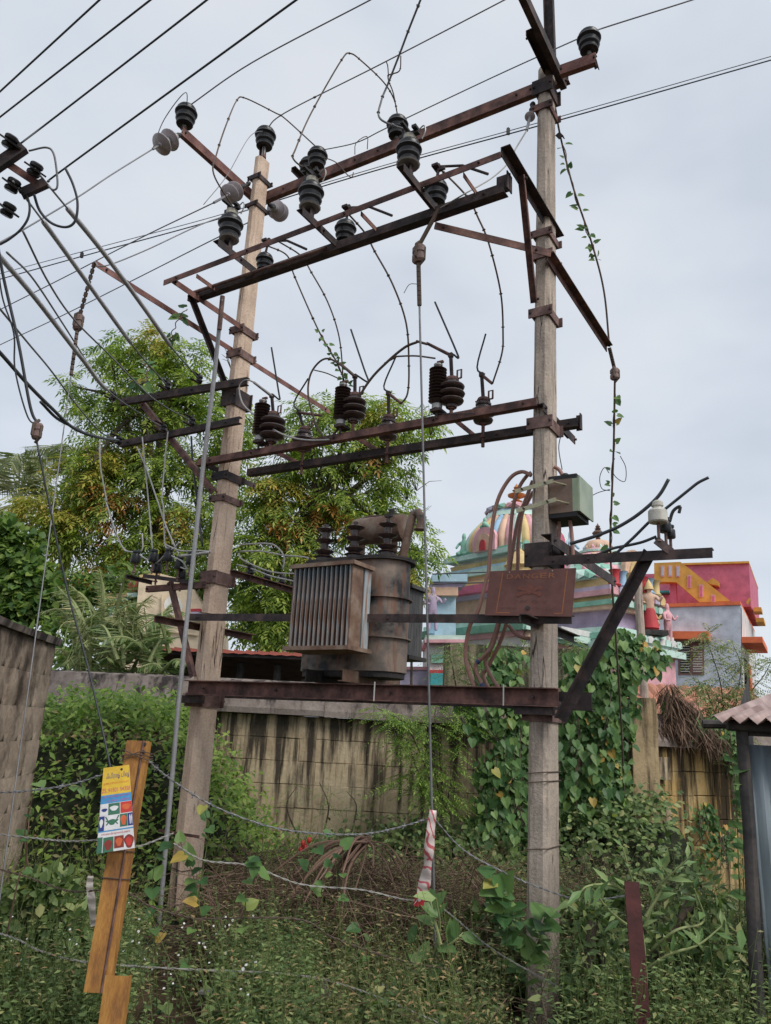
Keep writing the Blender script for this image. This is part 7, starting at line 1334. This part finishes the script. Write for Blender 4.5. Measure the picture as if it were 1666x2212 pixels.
# feathery saplings by the boundary wall
def feathery(label, Yd, stems, n, size, mat='leaf_bright', seed=1, spread=24):
    rng = random.Random(seed); b = atY(*stems[0][0], Yd); root = thing('sapling', Vector((b.x, b.y, 0)), label, 'sapling'); m = MB(); Ps, Os = [], []
    for st in stems:
        pts = spline([atY(x, y, Yd) for x, y in st], 6); m.tube(pts, [.012*(1-.7*i/(len(pts)-1)) for i in range(len(pts))], 5)
        for _ in range(n//len(stems)): q = pts[rng.randrange(1, len(pts))]; Ps.append(np.array(q)+RNG.normal(size=3)*.03); Os.append((RNG.normal(), RNG.normal()*.6-.3, RNG.uniform(-.2, .6)))
    m.obj('stem', 'bark', root); A = sprays(np.array(Ps), nrm(np.array(Os)), size, 11, .2, .17, .35); stuff('foliage', leaf_mesh('foliage', *A, tmpl('thin', .3), mat), root)
feathery('feathery bright sapling leaning on the boundary wall', 9.5, [[(960, 1760), (930, 1640), (890, 1570), (830, 1540)], [(960, 1760), (950, 1620), (940, 1540), (960, 1480)], [(940, 1740), (900, 1660), (880, 1600), (850, 1590)], [(960, 1760), (985, 1650), (1000, 1580), (990, 1520)], [(935, 1700), (905, 1620), (870, 1560), (815, 1530)], [(930, 1740), (915, 1690), (890, 1670), (860, 1690)]], 380, (.22, .42), 'leaf_bright', 3)
feathery('feathery sapling beside the salmon cables', 10.9, [[(1050, 1640), (1030, 1480), (1010, 1420), (990, 1390)], [(1060, 1640), (1075, 1480), (1085, 1410), (1070, 1370)], [(1090, 1600), (1110, 1480), (1120, 1420), (1140, 1380)], [(1010, 1600), (985, 1480), (975, 1430), (960, 1400)], [(1240, 1500), (1225, 1420), (1245, 1380)]], 320, (.22, .4), 'leaf_weed', 4)
feathery('thin grey-green sapling in front of the painted house', 11.0, [[(1570, 1680), (1560, 1500), (1540, 1420), (1520, 1370)], [(1570, 1680), (1590, 1520), (1600, 1440), (1580, 1385)], [(1560, 1600), (1530, 1500), (1500, 1470)], [(1580, 1600), (1620, 1500), (1650, 1460), (1670, 1420)], [(1570, 1650), (1545, 1540), (1590, 1480)]], 420, (.3, .5), 'leaf_palm', 7)
feathery('young sapling under the boundary coping', 9.6, [[(700, 1800), (710, 1740), (690, 1690)], [(640, 1800), (620, 1740), (640, 1700)], [(760, 1800), (770, 1740), (750, 1710)]], 50, (.15, .28), 'leaf_weed', 9)
# ============================================================ foreground fence
plain('ochre_paint', (.36, .17, .045), .75); mottled('ochre_steel', (.22, .10, .035), (.40, .20, .05), (.33, .155, .04), scale=5, rough=.75, stretch=(3, 3, .7)); mottled('red_oxide', (.045, .014, .013), (.095, .028, .026), scale=6, rough=.7)
def pd(x, y, d): return dep(x, y, d)
FP = thing('fence_post', atY(225, 2260, 4.3), 'leaning ochre steel fence post with a poster tied to it', 'post'); FP.location.z = 0
a, b = atY(303, 1600, 4.55), atY(213, 2145, 4.35); ax_ = (a-b).normalized()
m = MB(); X_ = Vector((1, 0, 0)); X_ = (X_-ax_*X_.dot(ax_)).normalized(); Yv = ax_.cross(X_)
def lpost(P0, P1, w1, w2, t_, Xd, Yd_):
    m = MB(); pr = [(-w1, 0), (w2, 0), (w2, .06), (w2-t_, .06), (w2-t_, t_), (-w1, t_)]; n = len(pr); f = lambda P: [P+Xd*u+Yd_*v_ for u, v_ in pr]; m.add(f(P0)+f(P1), [(i, (i+1) % n, n+(i+1) % n, n+i) for i in range(n)]+[tuple(range(n-1, -1, -1)), tuple(range(n, 2*n))]); return m
if Yv.y < 0: Yv = -Yv
mm = lpost(b, a, .075, .050, .008, X_, Yv); mm.obj('angle', 'ochre_steel', FP)
m = MB(); m.tube([b+X_*.015-Yv*.004, a+X_*.022-Yv*.004], .007, 5); m.obj('weld_seam', 'rust', FP)
b2, a2 = atY(225, 2290, 4.15), atY(252, 2108, 4.22); b2.z = 0
mm = lpost(b2, a2, .055, .06, .008, X_, Yv); mm.obj('foot_plate', 'ochre_steel', FP)
for f in (.985, .95): bolt(FP, b.lerp(a, f)+X_*.03-Yv*.003, -Yv, .010, .006, 'soot_shade')
# poster
PO = [atY(*B5(*p), 4.34+dy) for p, dy in (((640, 1002), 0), ((895, 962), .03), ((858, 410), .07), ((688, 432), .05))]
plain('print_yellow', (.72, .48, .05), .5); plain('print_white', (.70, .70, .72), .5); plain('print_blue', (.06, .28, .55), .5); plain('print_navy', (.03, .05, .22), .5); plain('print_magenta', (.55, .05, .22), .5); plain('print_red', (.55, .05, .04), .5); plain('print_green', (.05, .16, .10), .5); plain('print_maroon', (.25, .04, .03), .5); plain('print_orange', (.62, .13, .05), .5)
PS = thing('poster', PO[0], 'bright fish shop poster tied to the ochre post', 'poster'); nP = (PO[1]-PO[0]).cross(PO[3]-PO[0]).normalized()
if nP.dot(CAMP-PO[0]) < 0: nP = -nP
def pp_(u, v, h=0): return PO[0].lerp(PO[1], u).lerp(PO[3].lerp(PO[2], u), v)+nP*h
def pquad(nm, u0, v0, u1, v1, mt, h, par=None):
    P = [pp_(u0, v0, h), pp_(u1, v0, h), pp_(u1, v1, h), pp_(u0, v1, h)]; m = MB(); m.add(P, [(0, 1, 2, 3)]); return m.obj(nm, mt, par or PS)
m = MB(); P = [pp_(0, 0), pp_(1, 0), pp_(1, 1), pp_(0, 1)]; m.add(P+[p-nP*.0015 for p in P], [(0, 1, 2, 3), (7, 6, 5, 4), (0, 4, 5, 1), (1, 5, 6, 2), (2, 6, 7, 3), (3, 7, 4, 0)]); m.obj('sheet', 'print_white', PS)
pquad('yellow_field', 0, .665, 1, 1, 'print_yellow', .0006); pquad('blue_field', 0, .565, 1, .665, 'print_blue', .0006); pquad('blue_line', 0, .235, 1, .25, 'print_blue', .0006)
u_, v_ = (PO[1]-PO[0]).normalized(), (PO[3]-PO[0]).normalized(); Wp, Hp = (pp_(1, .7)-pp_(0, .7)).length, (PO[3]-PO[0]).length; uu = (pp_(1, .7)-pp_(0, .7)).normalized()
lettering('ஃபிரஷ் பிஷ்', PS, pp_(.56, .885, .0012), uu, v_, .085*Hp, .78*Wp, 'print_navy'); lettering('நண்டு சுத்தம் செய்து', PS, pp_(.5, .80, .0012), uu, v_, .04*Hp, .86*Wp, 'print_orange'); lettering('25, 91501 54358', PS, pp_(.5, .715, .0012), uu, v_, .058*Hp, .96*Wp, 'print_magenta')
lettering('வீட்டு விசேஷங்களுக்கு', PS, pp_(.5, .64, .0012), uu, v_, .03*Hp, .9*Wp, 'print_magenta'); lettering('ஆர்டரின் பேரில்', PS, pp_(.5, .59, .0012), uu, v_, .03*Hp, .9*Wp, 'print_magenta'); lettering('சுத்தமான மீன் வறுவல் கிடைக்கும்', PS, pp_(.5, .205, .0012), uu, v_, .035*Hp, .96*Wp, 'print_red')
for (u0, v0, u1, v1, mt) in ((.02, .43, .26, .56, 'print_white'), (.26, .425, .62, .56, 'print_green'), (.64, .43, 1, .56, 'print_red'), (.0, .25, .16, .42, 'print_navy'), (.18, .25, .6, .42, 'print_white'), (.62, .27, .84, .42, 'print_green'), (.85, .27, 1, .42, 'print_navy'), (0, .0, .14, .18, 'print_green'), (.16, .0, .44, .17, 'print_green'), (.46, .03, .72, .17, 'print_maroon'), (.72, .0, 1, .18, 'print_white')): pquad('picture', u0, v0, u1, v1, mt, .0008)
def blob(u, v, ru, rv, mt, h=.0013): m = MB(); m.add([pp_(u+math.cos(a)*ru*(1+.2*math.sin(3*a)), v+math.sin(a)*rv, h) for a in [k*math.pi/7 for k in range(14)]], [tuple(range(14))]); m.obj('picture_shape', mt, PS)
for b_ in ((.14, .49, .09, .02, 'print_navy'), (.44, .50, .13, .03, 'print_white'), (.82, .5, .14, .035, 'print_orange'), (.39, .34, .12, .035, 'print_green'), (.73, .345, .085, .06, 'print_orange'), (.92, .345, .02, .06, 'print_white'), (.97, .345, .015, .06, 'print_white'), (.07, .34, .05, .05, 'print_white'), (.3, .08, .1, .06, 'print_maroon'), (.59, .1, .09, .05, 'print_orange'), (.86, .09, .13, .08, 'print_maroon'), (.86, .09, .09, .05, 'print_red')): blob(*b_)
for sg in (-1, 1):
    for k in range(3): m = MB(); p0, p1 = pp_(.39+sg*.1, .34, .0014), pp_(.39+sg*(.17+.015*k), .31+.05*k, .0014); d_ = (p1-p0).normalized().cross(nP)*.003; m.add([p0-d_, p0+d_, p1+d_, p1-d_], [(0, 1, 2, 3)]); m.obj('crab_leg', 'print_green', PS)
m = MB(); m.add([pp_(.7+math.cos(a)*.05, .955+math.sin(a)*.016, .0013) for a in [k*math.pi/5 for k in range(10)]], [tuple(range(10))]); m.obj('emblem', 'soot_shade', PS)
# red angle post
RPST = [atY(1366, 1905, 4.75), atY(1400, 2262, 4.6)]; RPST[1].z = 0; ax2 = (RPST[0]-RPST[1]).normalized(); X2 = (Vector((1, 0, 0))-ax2*ax2.x).normalized(); Y2v = ax2.cross(X2); Y2v = Y2v if Y2v.y > 0 else -Y2v
mm = lpost(RPST[1], RPST[0], .045, .04, .008, X2, Y2v); mm.obj('fence_post', 'red_oxide', None, RPST[1], label='red oxide angle fence post standing in the weeds', cat='post')
# barbed wire
plain('wire_fence', (.32, .31, .29), .6, .2)
def barbed(label, pts, r=.0034, barb=True, mat='wire_grey', k=10):
    P = spline(pts, k); m = MB(); L = 0; tw = [p+Vector((0, .004*math.cos(i*1.9), .004*math.sin(i*1.9))) for i, p in enumerate(P)]; m.tube(tw, r, 5); m.tube([p-(q-p) for p, q in zip(P, tw)], r*.8, 5)
    if barb:
        for i in range(3, len(P)-2, 5):
            q = P[i]
            for _ in range(2): d = Vector((random.uniform(-.5, .5), random.uniform(-.5, .5), random.uniform(-1, 1))).normalized()*.022; m.tube([q-d, q+d], .0022, 4)
            m.tube([q-Vector((.012, 0, 0)), q+Vector((.012, 0, 0))], r*2.0, 5)
    return m.obj('barbed_wire', mat, None, P[0], label=label, cat='barbed wire')
random.seed(21); a0 = pd(318, 1640, 4.5); tape = pd(928, 1768, 5.0)
barbed('top barbed strand running to the rough wall', [pd(-40, 1714, 4.55), pd(60, 1708, 4.5), pd(150, 1695, 4.5), pd(225, 1672, 4.5), pd(285, 1650, 4.48), a0])
barbed('top barbed strand sagging from the ochre post to the tape', [a0, pd(345, 1665, 4.5), pd(400, 1705, 4.55), pd(470, 1745, 4.6), pd(580, 1785, 4.7), pd(680, 1800, 4.8), pd(780, 1802, 4.9), pd(850, 1790, 4.95), tape])
barbed('top barbed strand from the tape to the red post', [tape+Vector((.03, 0, 0)), pd(1000, 1835, 5.0), pd(1080, 1880, 4.95), pd(1160, 1915, 4.9), pd(1260, 1945, 4.8), pd(1362, 1933, 4.72)], barb=False)
barbed('second strand running to the rough wall', [pd(-40, 1798, 4.6), pd(70, 1810, 4.5), pd(150, 1817, 4.45), pd(235, 1815, 4.42), pd(290, 1830, 4.42), pd(375, 1800, 4.5)], barb=False, mat='wire_fence')
barbed('second strand crossing the brushwood to the guy wire', [pd(375, 1822, 4.5), pd(440, 1858, 4.6), pd(540, 1870, 4.7), pd(650, 1910, 4.8), pd(780, 1922, 4.9), pd(880, 1944, 5.0), pd(935, 1942, 5.05)], barb=False, mat='wire_fence')
barbed('second strand dropping from the guy wire to the weeds', [pd(935, 1945, 5.05), pd(985, 1985, 5.0), pd(1050, 2040, 4.9), pd(1130, 2090, 4.85), pd(1250, 2150, 4.75), pd(1360, 2170, 4.65)], barb=False, mat='wire_fence')
barbed('third strand tied low on the ochre post', [pd(-30, 1870, 4.6), pd(60, 1895, 4.5), pd(150, 1925, 4.45), pd(225, 1922, 4.4), pd(275, 1928, 4.38), pd(330, 1960, 4.45), pd(420, 1985, 4.5)], barb=False, mat='wire_brown')
barbed('third strand lying in the brushwood', [pd(420, 1985, 4.6), pd(640, 1985, 4.7), pd(720, 2025, 4.75), pd(850, 2070, 4.8), pd(1000, 2100, 4.8)], barb=False, mat='wire_brown')
barbed('lowest strand sagging close to the ground', [pd(-20, 2010, 4.5), pd(40, 2030, 4.45), pd(90, 2055, 4.42), pd(200, 2080, 4.4), pd(430, 2095, 4.5), pd(560, 2100, 4.6), pd(680, 2112, 4.65), pd(780, 2140, 4.6), pd(880, 2180, 4.5), pd(960, 2215, 4.4)], barb=False, mat='wire_fence')
m = MB(); c_ = b.lerp(a, .93)
for k in range(3): m.tube(spline([c_+X_*.06-Yv*.01+ax_*(.02*k-.02), c_-Yv*.014+ax_*(.01*k), c_-X_*.085-Yv*.008+ax_*(.03-.03*k), c_-X_*.08+Yv*.03, c_+X_*.06+Yv*.07+ax_*.01*k, c_+X_*.06-Yv*.01+ax_*(.02*k-.02)], 4), .003, 5)
for f in (.42, .53): c_ = b.lerp(a, f); m.tube([c_-X_*.08-Yv*.006+ax_*.005, c_+X_*.055-Yv*.006, c_+X_*.055+Yv*.06, c_-X_*.08+Yv*.02, c_-X_*.08-Yv*.006], .003, 5)
m.obj('binding_wire', 'wire_brown', FP)
# red and white tape, rags
def ribbon(pts, w, twist, nrm_=Vector((0, -1, 0)), k=6):
    P = spline(pts, k); m = MB(); vs = []
    for i, p in enumerate(P):
        d = (P[min(i+1, len(P)-1)]-P[max(i-1, 0)]).normalized(); s_ = d.cross(nrm_).normalized(); n2 = s_.cross(d); a_ = twist(i/(len(P)-1)); ww = w(i/(len(P)-1)); q = s_*math.cos(a_)+n2*math.sin(a_); vs += [p-q*ww, p+n2*.012*math.sin(i*1.3), p+q*ww]
    m.add(vs, [(i*3+j, i*3+j+1, (i+1)*3+j+1, (i+1)*3+j) for i in range(len(P)-1) for j in range(2)]); return m
t = NT('tape_print'); v = t.coords((1, 1, 1), 'World'); wv = t.n('ShaderNodeTexWave'); wv.inputs['Scale'].default_value = 9; wv.inputs['Distortion'].default_value = 7; wv.inputs['Detail'].default_value = 2; wv.bands_direction = 'DIAGONAL'; t.l(v, wv.inputs['Vector']); t.surf(t.ramp(wv.outputs[0], [(.72, (.68, .58, .56)), (.86, (.52, .12, .14))]), .45)
plain('tape_red', (.50, .04, .06), .45); plain('rag', (.66, .60, .55), .9)
m = ribbon([pd(936, 1750, 4.98), pd(930, 1800, 4.96), pd(926, 1850, 4.95), pd(920, 1895, 4.95), pd(912, 1930, 4.94), pd(905, 1958, 4.93)], lambda f: .022+.012*abs(math.sin(f*7))+.008*f, lambda f: .6*math.sin(f*9)); TPE = m.obj('warning_tape', 'tape_print', None, label='crumpled red and white tape tied to the guy wire', cat='tape', smooth=True); md = TPE.modifiers.new('t', 'SOLIDIFY'); md.thickness = .0015
q0, q1 = pd(896, 1950, 4.92), pd(918, 1928, 4.92); m = MB(); m.add([pd(894, 1957, 4.92), pd(915, 1960, 4.92), pd(920, 1932, 4.93), pd(898, 1928, 4.93)], [(0, 1, 2, 3)]); m.obj('red_patch', 'tape_red', TPE); m = MB(); c_ = pd(906, 1944, 4.915); m.add([c_+(RT*math.cos(k)*.011+UP*math.sin(k)*.011) for k in [i*math.pi/5 for i in range(10)]], [tuple(range(10))]); m.obj('round_mark', 'print_white', TPE)
m = ribbon([pd(196, 1892, 4.43), pd(194, 1915, 4.42), pd(198, 1945, 4.42), pd(200, 1975, 4.42), pd(206, 2000, 4.42)], lambda f: .016+.012*f, lambda f: .5*math.sin(f*6)); o = m.obj('rag', 'rag', None, label='long pale rag hanging from the third strand', cat='rag', smooth=True)
m = ribbon([pd(242, 1825, 4.3), pd(250, 1840, 4.29), pd(248, 1860, 4.29)], lambda f: .02+.012*f, lambda f: .3); m2 = ribbon([pd(255, 1825, 4.3), pd(266, 1845, 4.29), pd(268, 1870, 4.29)], lambda f: .014+.01*f, lambda f: .5); b_ = len(m.v); m.v += m2.v; m.f += [tuple(i+b_ for i in f) for f in m2.f]; m.m += m2.m; m.obj('rag', 'rag', None, label='knotted rag tails below the poster', cat='rag', smooth=True)
# ============================================================ plants in front with single leaves
def leafy_plant(name, label, stems, dpt, me, size, nl, spread=1.0, stem_r=.007, mat='stem_pale', seed=1, cat='plant', hang=.2):
    rng = random.Random(seed); base = pd(*stems[0][0], dpt); base.z = max(0, min(base.z, .0)); root = thing(name, base, label, cat); m = MB(); P_, D_, N_, S_ = [], [], [], []
    for st in stems:
        pts = spline([pd(x, y, dpt+rng.uniform(-.08, .08)) for x, y in st], 6); m.tube(pts, [stem_r*(1-.6*i/(len(pts)-1)) for i in range(len(pts))], 6)
        for k in range(nl):
            i = min(len(pts)-1, int((.15+.85*(k+1)/nl)*(len(pts)-1))); t_ = (pts[i]-pts[max(0, i-1)]).normalized(); a_ = rng.uniform(0, 6.28); sd = t_.orthogonal().normalized(); sd = (Matrix.Rotation(a_, 3, t_) @ sd); d = (sd*spread+t_*.7-ZH*hang).normalized(); P_.append(pts[i]); D_.append(d); N_.append((Vector((rng.uniform(-.3, .3), -.7, .9))+sd*.1).normalized()); S_.append(rng.uniform(*size))
    m.obj('stems', mat, root, smooth=True); put_leaves(root, np.array(P_), np.array(D_), np.array(N_), S_, me); return root
leafy_plant('tall_weed', 'tall pale-stemmed weed arching over the red angle post', [[(1400, 2212), (1392, 2050), (1372, 1930), (1365, 1900), (1345, 1830)], [(1395, 2000), (1420, 1920), (1460, 1880), (1497, 1845)], [(1390, 1960), (1330, 1915), (1268, 1915), (1248, 1945)], [(1400, 2090), (1450, 2060), (1510, 2040), (1560, 2000)], [(1400, 2140), (1480, 2110), (1540, 2060), (1570, 2040)], [(1385, 2020), (1320, 1970), (1280, 1920)], [(1398, 2060), (1460, 2010), (1520, 1990), (1500, 1920)], [(1395, 1980), (1440, 1900), (1430, 1870)]], 4.55, LANCE, (.07, .17), 9, .8, .010, 'stem_pale', 4)
leafy_plant('tall_weed', 'pale upright weed growing beside the guy wire foot', [[(930, 2212), (925, 2120), (950, 2010), (942, 1940)], [(952, 2040), (938, 1980), (930, 1945)], [(930, 2140), (905, 2080), (885, 2040)], [(945, 2060), (985, 2030), (1000, 2015)]], 4.9, BIG, (.11, .19), 4, .9, .011, 'stem_pale', 6)
leafy_plant('vine', 'heart-leaved vine climbing the strands before the grey pole', [[(1130, 2180), (1110, 2060), (1085, 1960), (1095, 1900)], [(1140, 2180), (1130, 2080), (1115, 1990), (1105, 1905)], [(1105, 2060), (1075, 1980), (1065, 1890)], [(1130, 2100), (1165, 2030), (1180, 1960)]], 4.95, HEART, (.09, .15), 14, .8, .005, 'stem_green', 8, 'vine', .6)
leafy_plant('vine', 'heart-leaved vine climbing the strands before the tan pole', [[(400, 2200), (410, 2060), (435, 1900), (450, 1800), (440, 1740)], [(440, 2010), (420, 1900), (390, 1820)], [(340, 2200), (335, 2030), (330, 1900), (345, 1830)], [(520, 2100), (530, 1960), (535, 1860), (560, 1880)]], 4.65, HEART, (.07, .12), 9, .8, .004, 'stem_green', 9, 'vine', .6)
leafy_plant('vine', 'bare twisting vine by the rough wall with pale leaves', [[(15, 2020), (40, 1900), (55, 1870), (60, 1800), (70, 1710)], [(60, 1870), (55, 1790), (80, 1690)], [(120, 1720), (150, 1700), (175, 1700)], [(20, 2180), (25, 2120), (45, 2080)], [(60, 2060), (65, 2130), (90, 2150)]], 4.6, HEART, (.05, .1), 3, .8, .006, 'branch_dry', 10, 'vine', .5)
leafy_plant('vine', 'thin vine twisting up through the brushwood', [[(640, 2160), (630, 2040), (650, 1920), (680, 1840), (700, 1800)], [(800, 2200), (790, 2050), (745, 1920), (740, 1830)], [(690, 1960), (700, 1900), (720, 1850)]], 4.9, HEART, (.05, .1), 5, .8, .004, 'branch_dry', 11, 'vine', .5)
leafy_plant('grass_stalks', 'long green grass stalks before the iron shed', [[(1480, 2212), (1485, 2150), (1490, 2060)], [(1550, 2212), (1560, 2120), (1600, 2060)], [(1600, 2212), (1605, 2150), (1600, 2100)], [(1440, 2212), (1430, 2120), (1460, 2050)], [(1520, 2212), (1500, 2140), (1520, 2080)]], 4.5, LANCE, (.1, .2), 4, .5, .005, 'stem_pale', 12, 'grass')
leafy_plant('vine', 'vine with heart leaves climbing the shed corner', [[(1600, 2000), (1595, 1850), (1590, 1720), (1580, 1640)], [(1610, 1980), (1605, 1850), (1612, 1760)]], 4.75, HEART, (.06, .11), 9, .8, .004, 'stem_green', 13, 'vine', .6)
# leaves on wires
def wire_vine(label, pts, n, size, seed, me=HEART):
    rng = random.Random(seed); P = spline(pts, 10); root = thing('wire_vine', P[-1], label, 'vine'); m = MB(); m.tube([p+Vector((.012*math.sin(i*.8), .012*math.cos(i*.8), 0)) for i, p in enumerate(P)], .005, 5); m.obj('stem', 'branch_dry', root)
    pos, D_, N_, S_ = [], [], [], []
    for _ in range(n): q = P[rng.randrange(len(P))]; a_ = rng.uniform(0, 6.28); d = Vector((math.cos(a_)*.8, math.sin(a_)*.5, rng.uniform(-.8, .5))).normalized(); pos.append(np.array(q+d*.03)); D_.append(d); N_.append(Vector((rng.uniform(-.4, .4), -.9, .4)).normalized()); S_.append(rng.uniform(*size))
    put_leaves(root, np.array(pos), np.array(D_), np.array(N_), S_, me); return root
wire_vine('leafy vine on the upper guy by the grey pole', [dep(1216, 310, dg), dep(1235, 395, dg), dep(1262, 480, dg), dep(1290, 560, dg)], 26, (.05, .10), 1)
wire_vine('leafy vine below the strain insulator beyond the grey pole', [dep(1328, 830, dg), dep(1326, 960, dg+.1), dep(1320, 1100, dg+.2), dep(1320, 1200, dg+.3)], 24, (.04, .10), 2)
wire_vine('thin leafy vine on the dropper above the middle arrester', [o_(A5(955, 540), .25), o_(A5(1020, 650), .2), o_(A5(1080, 760), .1), o_(A5(1140, 900), -.02), o_(A5(1145, 980), -.1)], 34, (.035, .07), 3)
wire_vine('leafy sprig on the switch frame end by the tan pole', [o_(A4(1240, 380), oF-.1), o_(A4(1190, 450), oF-.1), o_(A4(1150, 530), oF-.15), o_(A4(1130, 600), oF-.2)], 14, (.06, .12), 4)
wire_vine('leafy vine along the upper service arm wires', [o_(A4(930, 720), .5), o_(A4(980, 780), .5), o_(A4(950, 880), .5), o_(A4(870, 860), .5)], 16, (.08, .14), 5)
# ============================================================ litter and stones
plain('stone', (.26, .21, .18), .95); plain('plastic_white', (.5, .5, .5), .5); plain('plastic_blue', (.20, .28, .45), .5); plain('cloth_black', (.02, .02, .022), .8); plain('plastic_mint', (.28, .45, .38), .5)
def lump(name, label, c, r, mat, seed, cat):
    rng = random.Random(seed); m = MB(); m.ellip(c, (1, 1, 1), n=9, m=6); c = Vector(c)
    for i, v_ in enumerate(m.v): d = v_-c; k = 1+rng.uniform(-.22, .22); m.v[i] = c+Vector((d.x*r[0], d.y*r[1], d.z*r[2]))*k
    return m.obj(name, mat, None, label=label, cat=cat, smooth=False)
for (x, y, r, mt, nm, lb, sd_) in ((690, 2180, (.07, .08, .16), 'stone', 'stone', 'upright rough stone in the weeds', 1), (640, 2090, (.16, .1, .08), 'stone', 'stone', 'flat brown stone behind the thin vine', 2), (835, 2145, (.07, .05, .05), 'plastic_white', 'litter', 'crumpled white and black plastic wrapper', 3), (20, 2205, (.14, .1, .07), 'plastic_white', 'litter', 'white plastic bag at the roadside corner', 4), (545, 2110, (.03, .03, .03), 'plastic_blue', 'litter', 'crumpled pale blue wrapper', 5), (455, 2145, (.08, .05, .03), 'plastic_white', 'litter', 'flattened white paper in the weeds', 6), (1065, 2080, (.04, .04, .10), 'cloth_black', 'litter', 'small black rag hanging in the vine', 7), (512, 2080, (.06, .04, .02), 'plastic_mint', 'litter', 'pale green plastic scrap', 8)):
    P = atZ(x, y, .08); P = P*1.0; lump(nm, lb, P, r, mt, sd_, nm)
for k, (x, y) in enumerate(((655, 1822), (660, 1830), (668, 1815), (650, 1835))): m = MB(); m.ellip(pd(x, y, 6.6), (.022, .022, .028), n=7, m=5); m.obj('berry', 'print_red', None, label=('topmost', 'second', 'third', 'lowest')[(1, 2, 0, 3)[k]]+' red berry of the small bunch over the brushwood', cat='berry', group='red berries', smooth=True)
for (x, y, e_, lb) in ((900, 2130, (918, 2212), 'short cut yellow cane beside the pale weed'), (880, 2150, (872, 2212), 'pale cut cane lying by the wrapper')):
    m = MB(); m.tube([pd(x, y, 4.7), pd(*e_, 4.6)], .012, 8); m.obj('cane', 'stem_pale', None, label=lb, cat='cane')
print('tris', sum(len(o.data.polygons) for o in bpy.data.objects if o.type == 'MESH'))
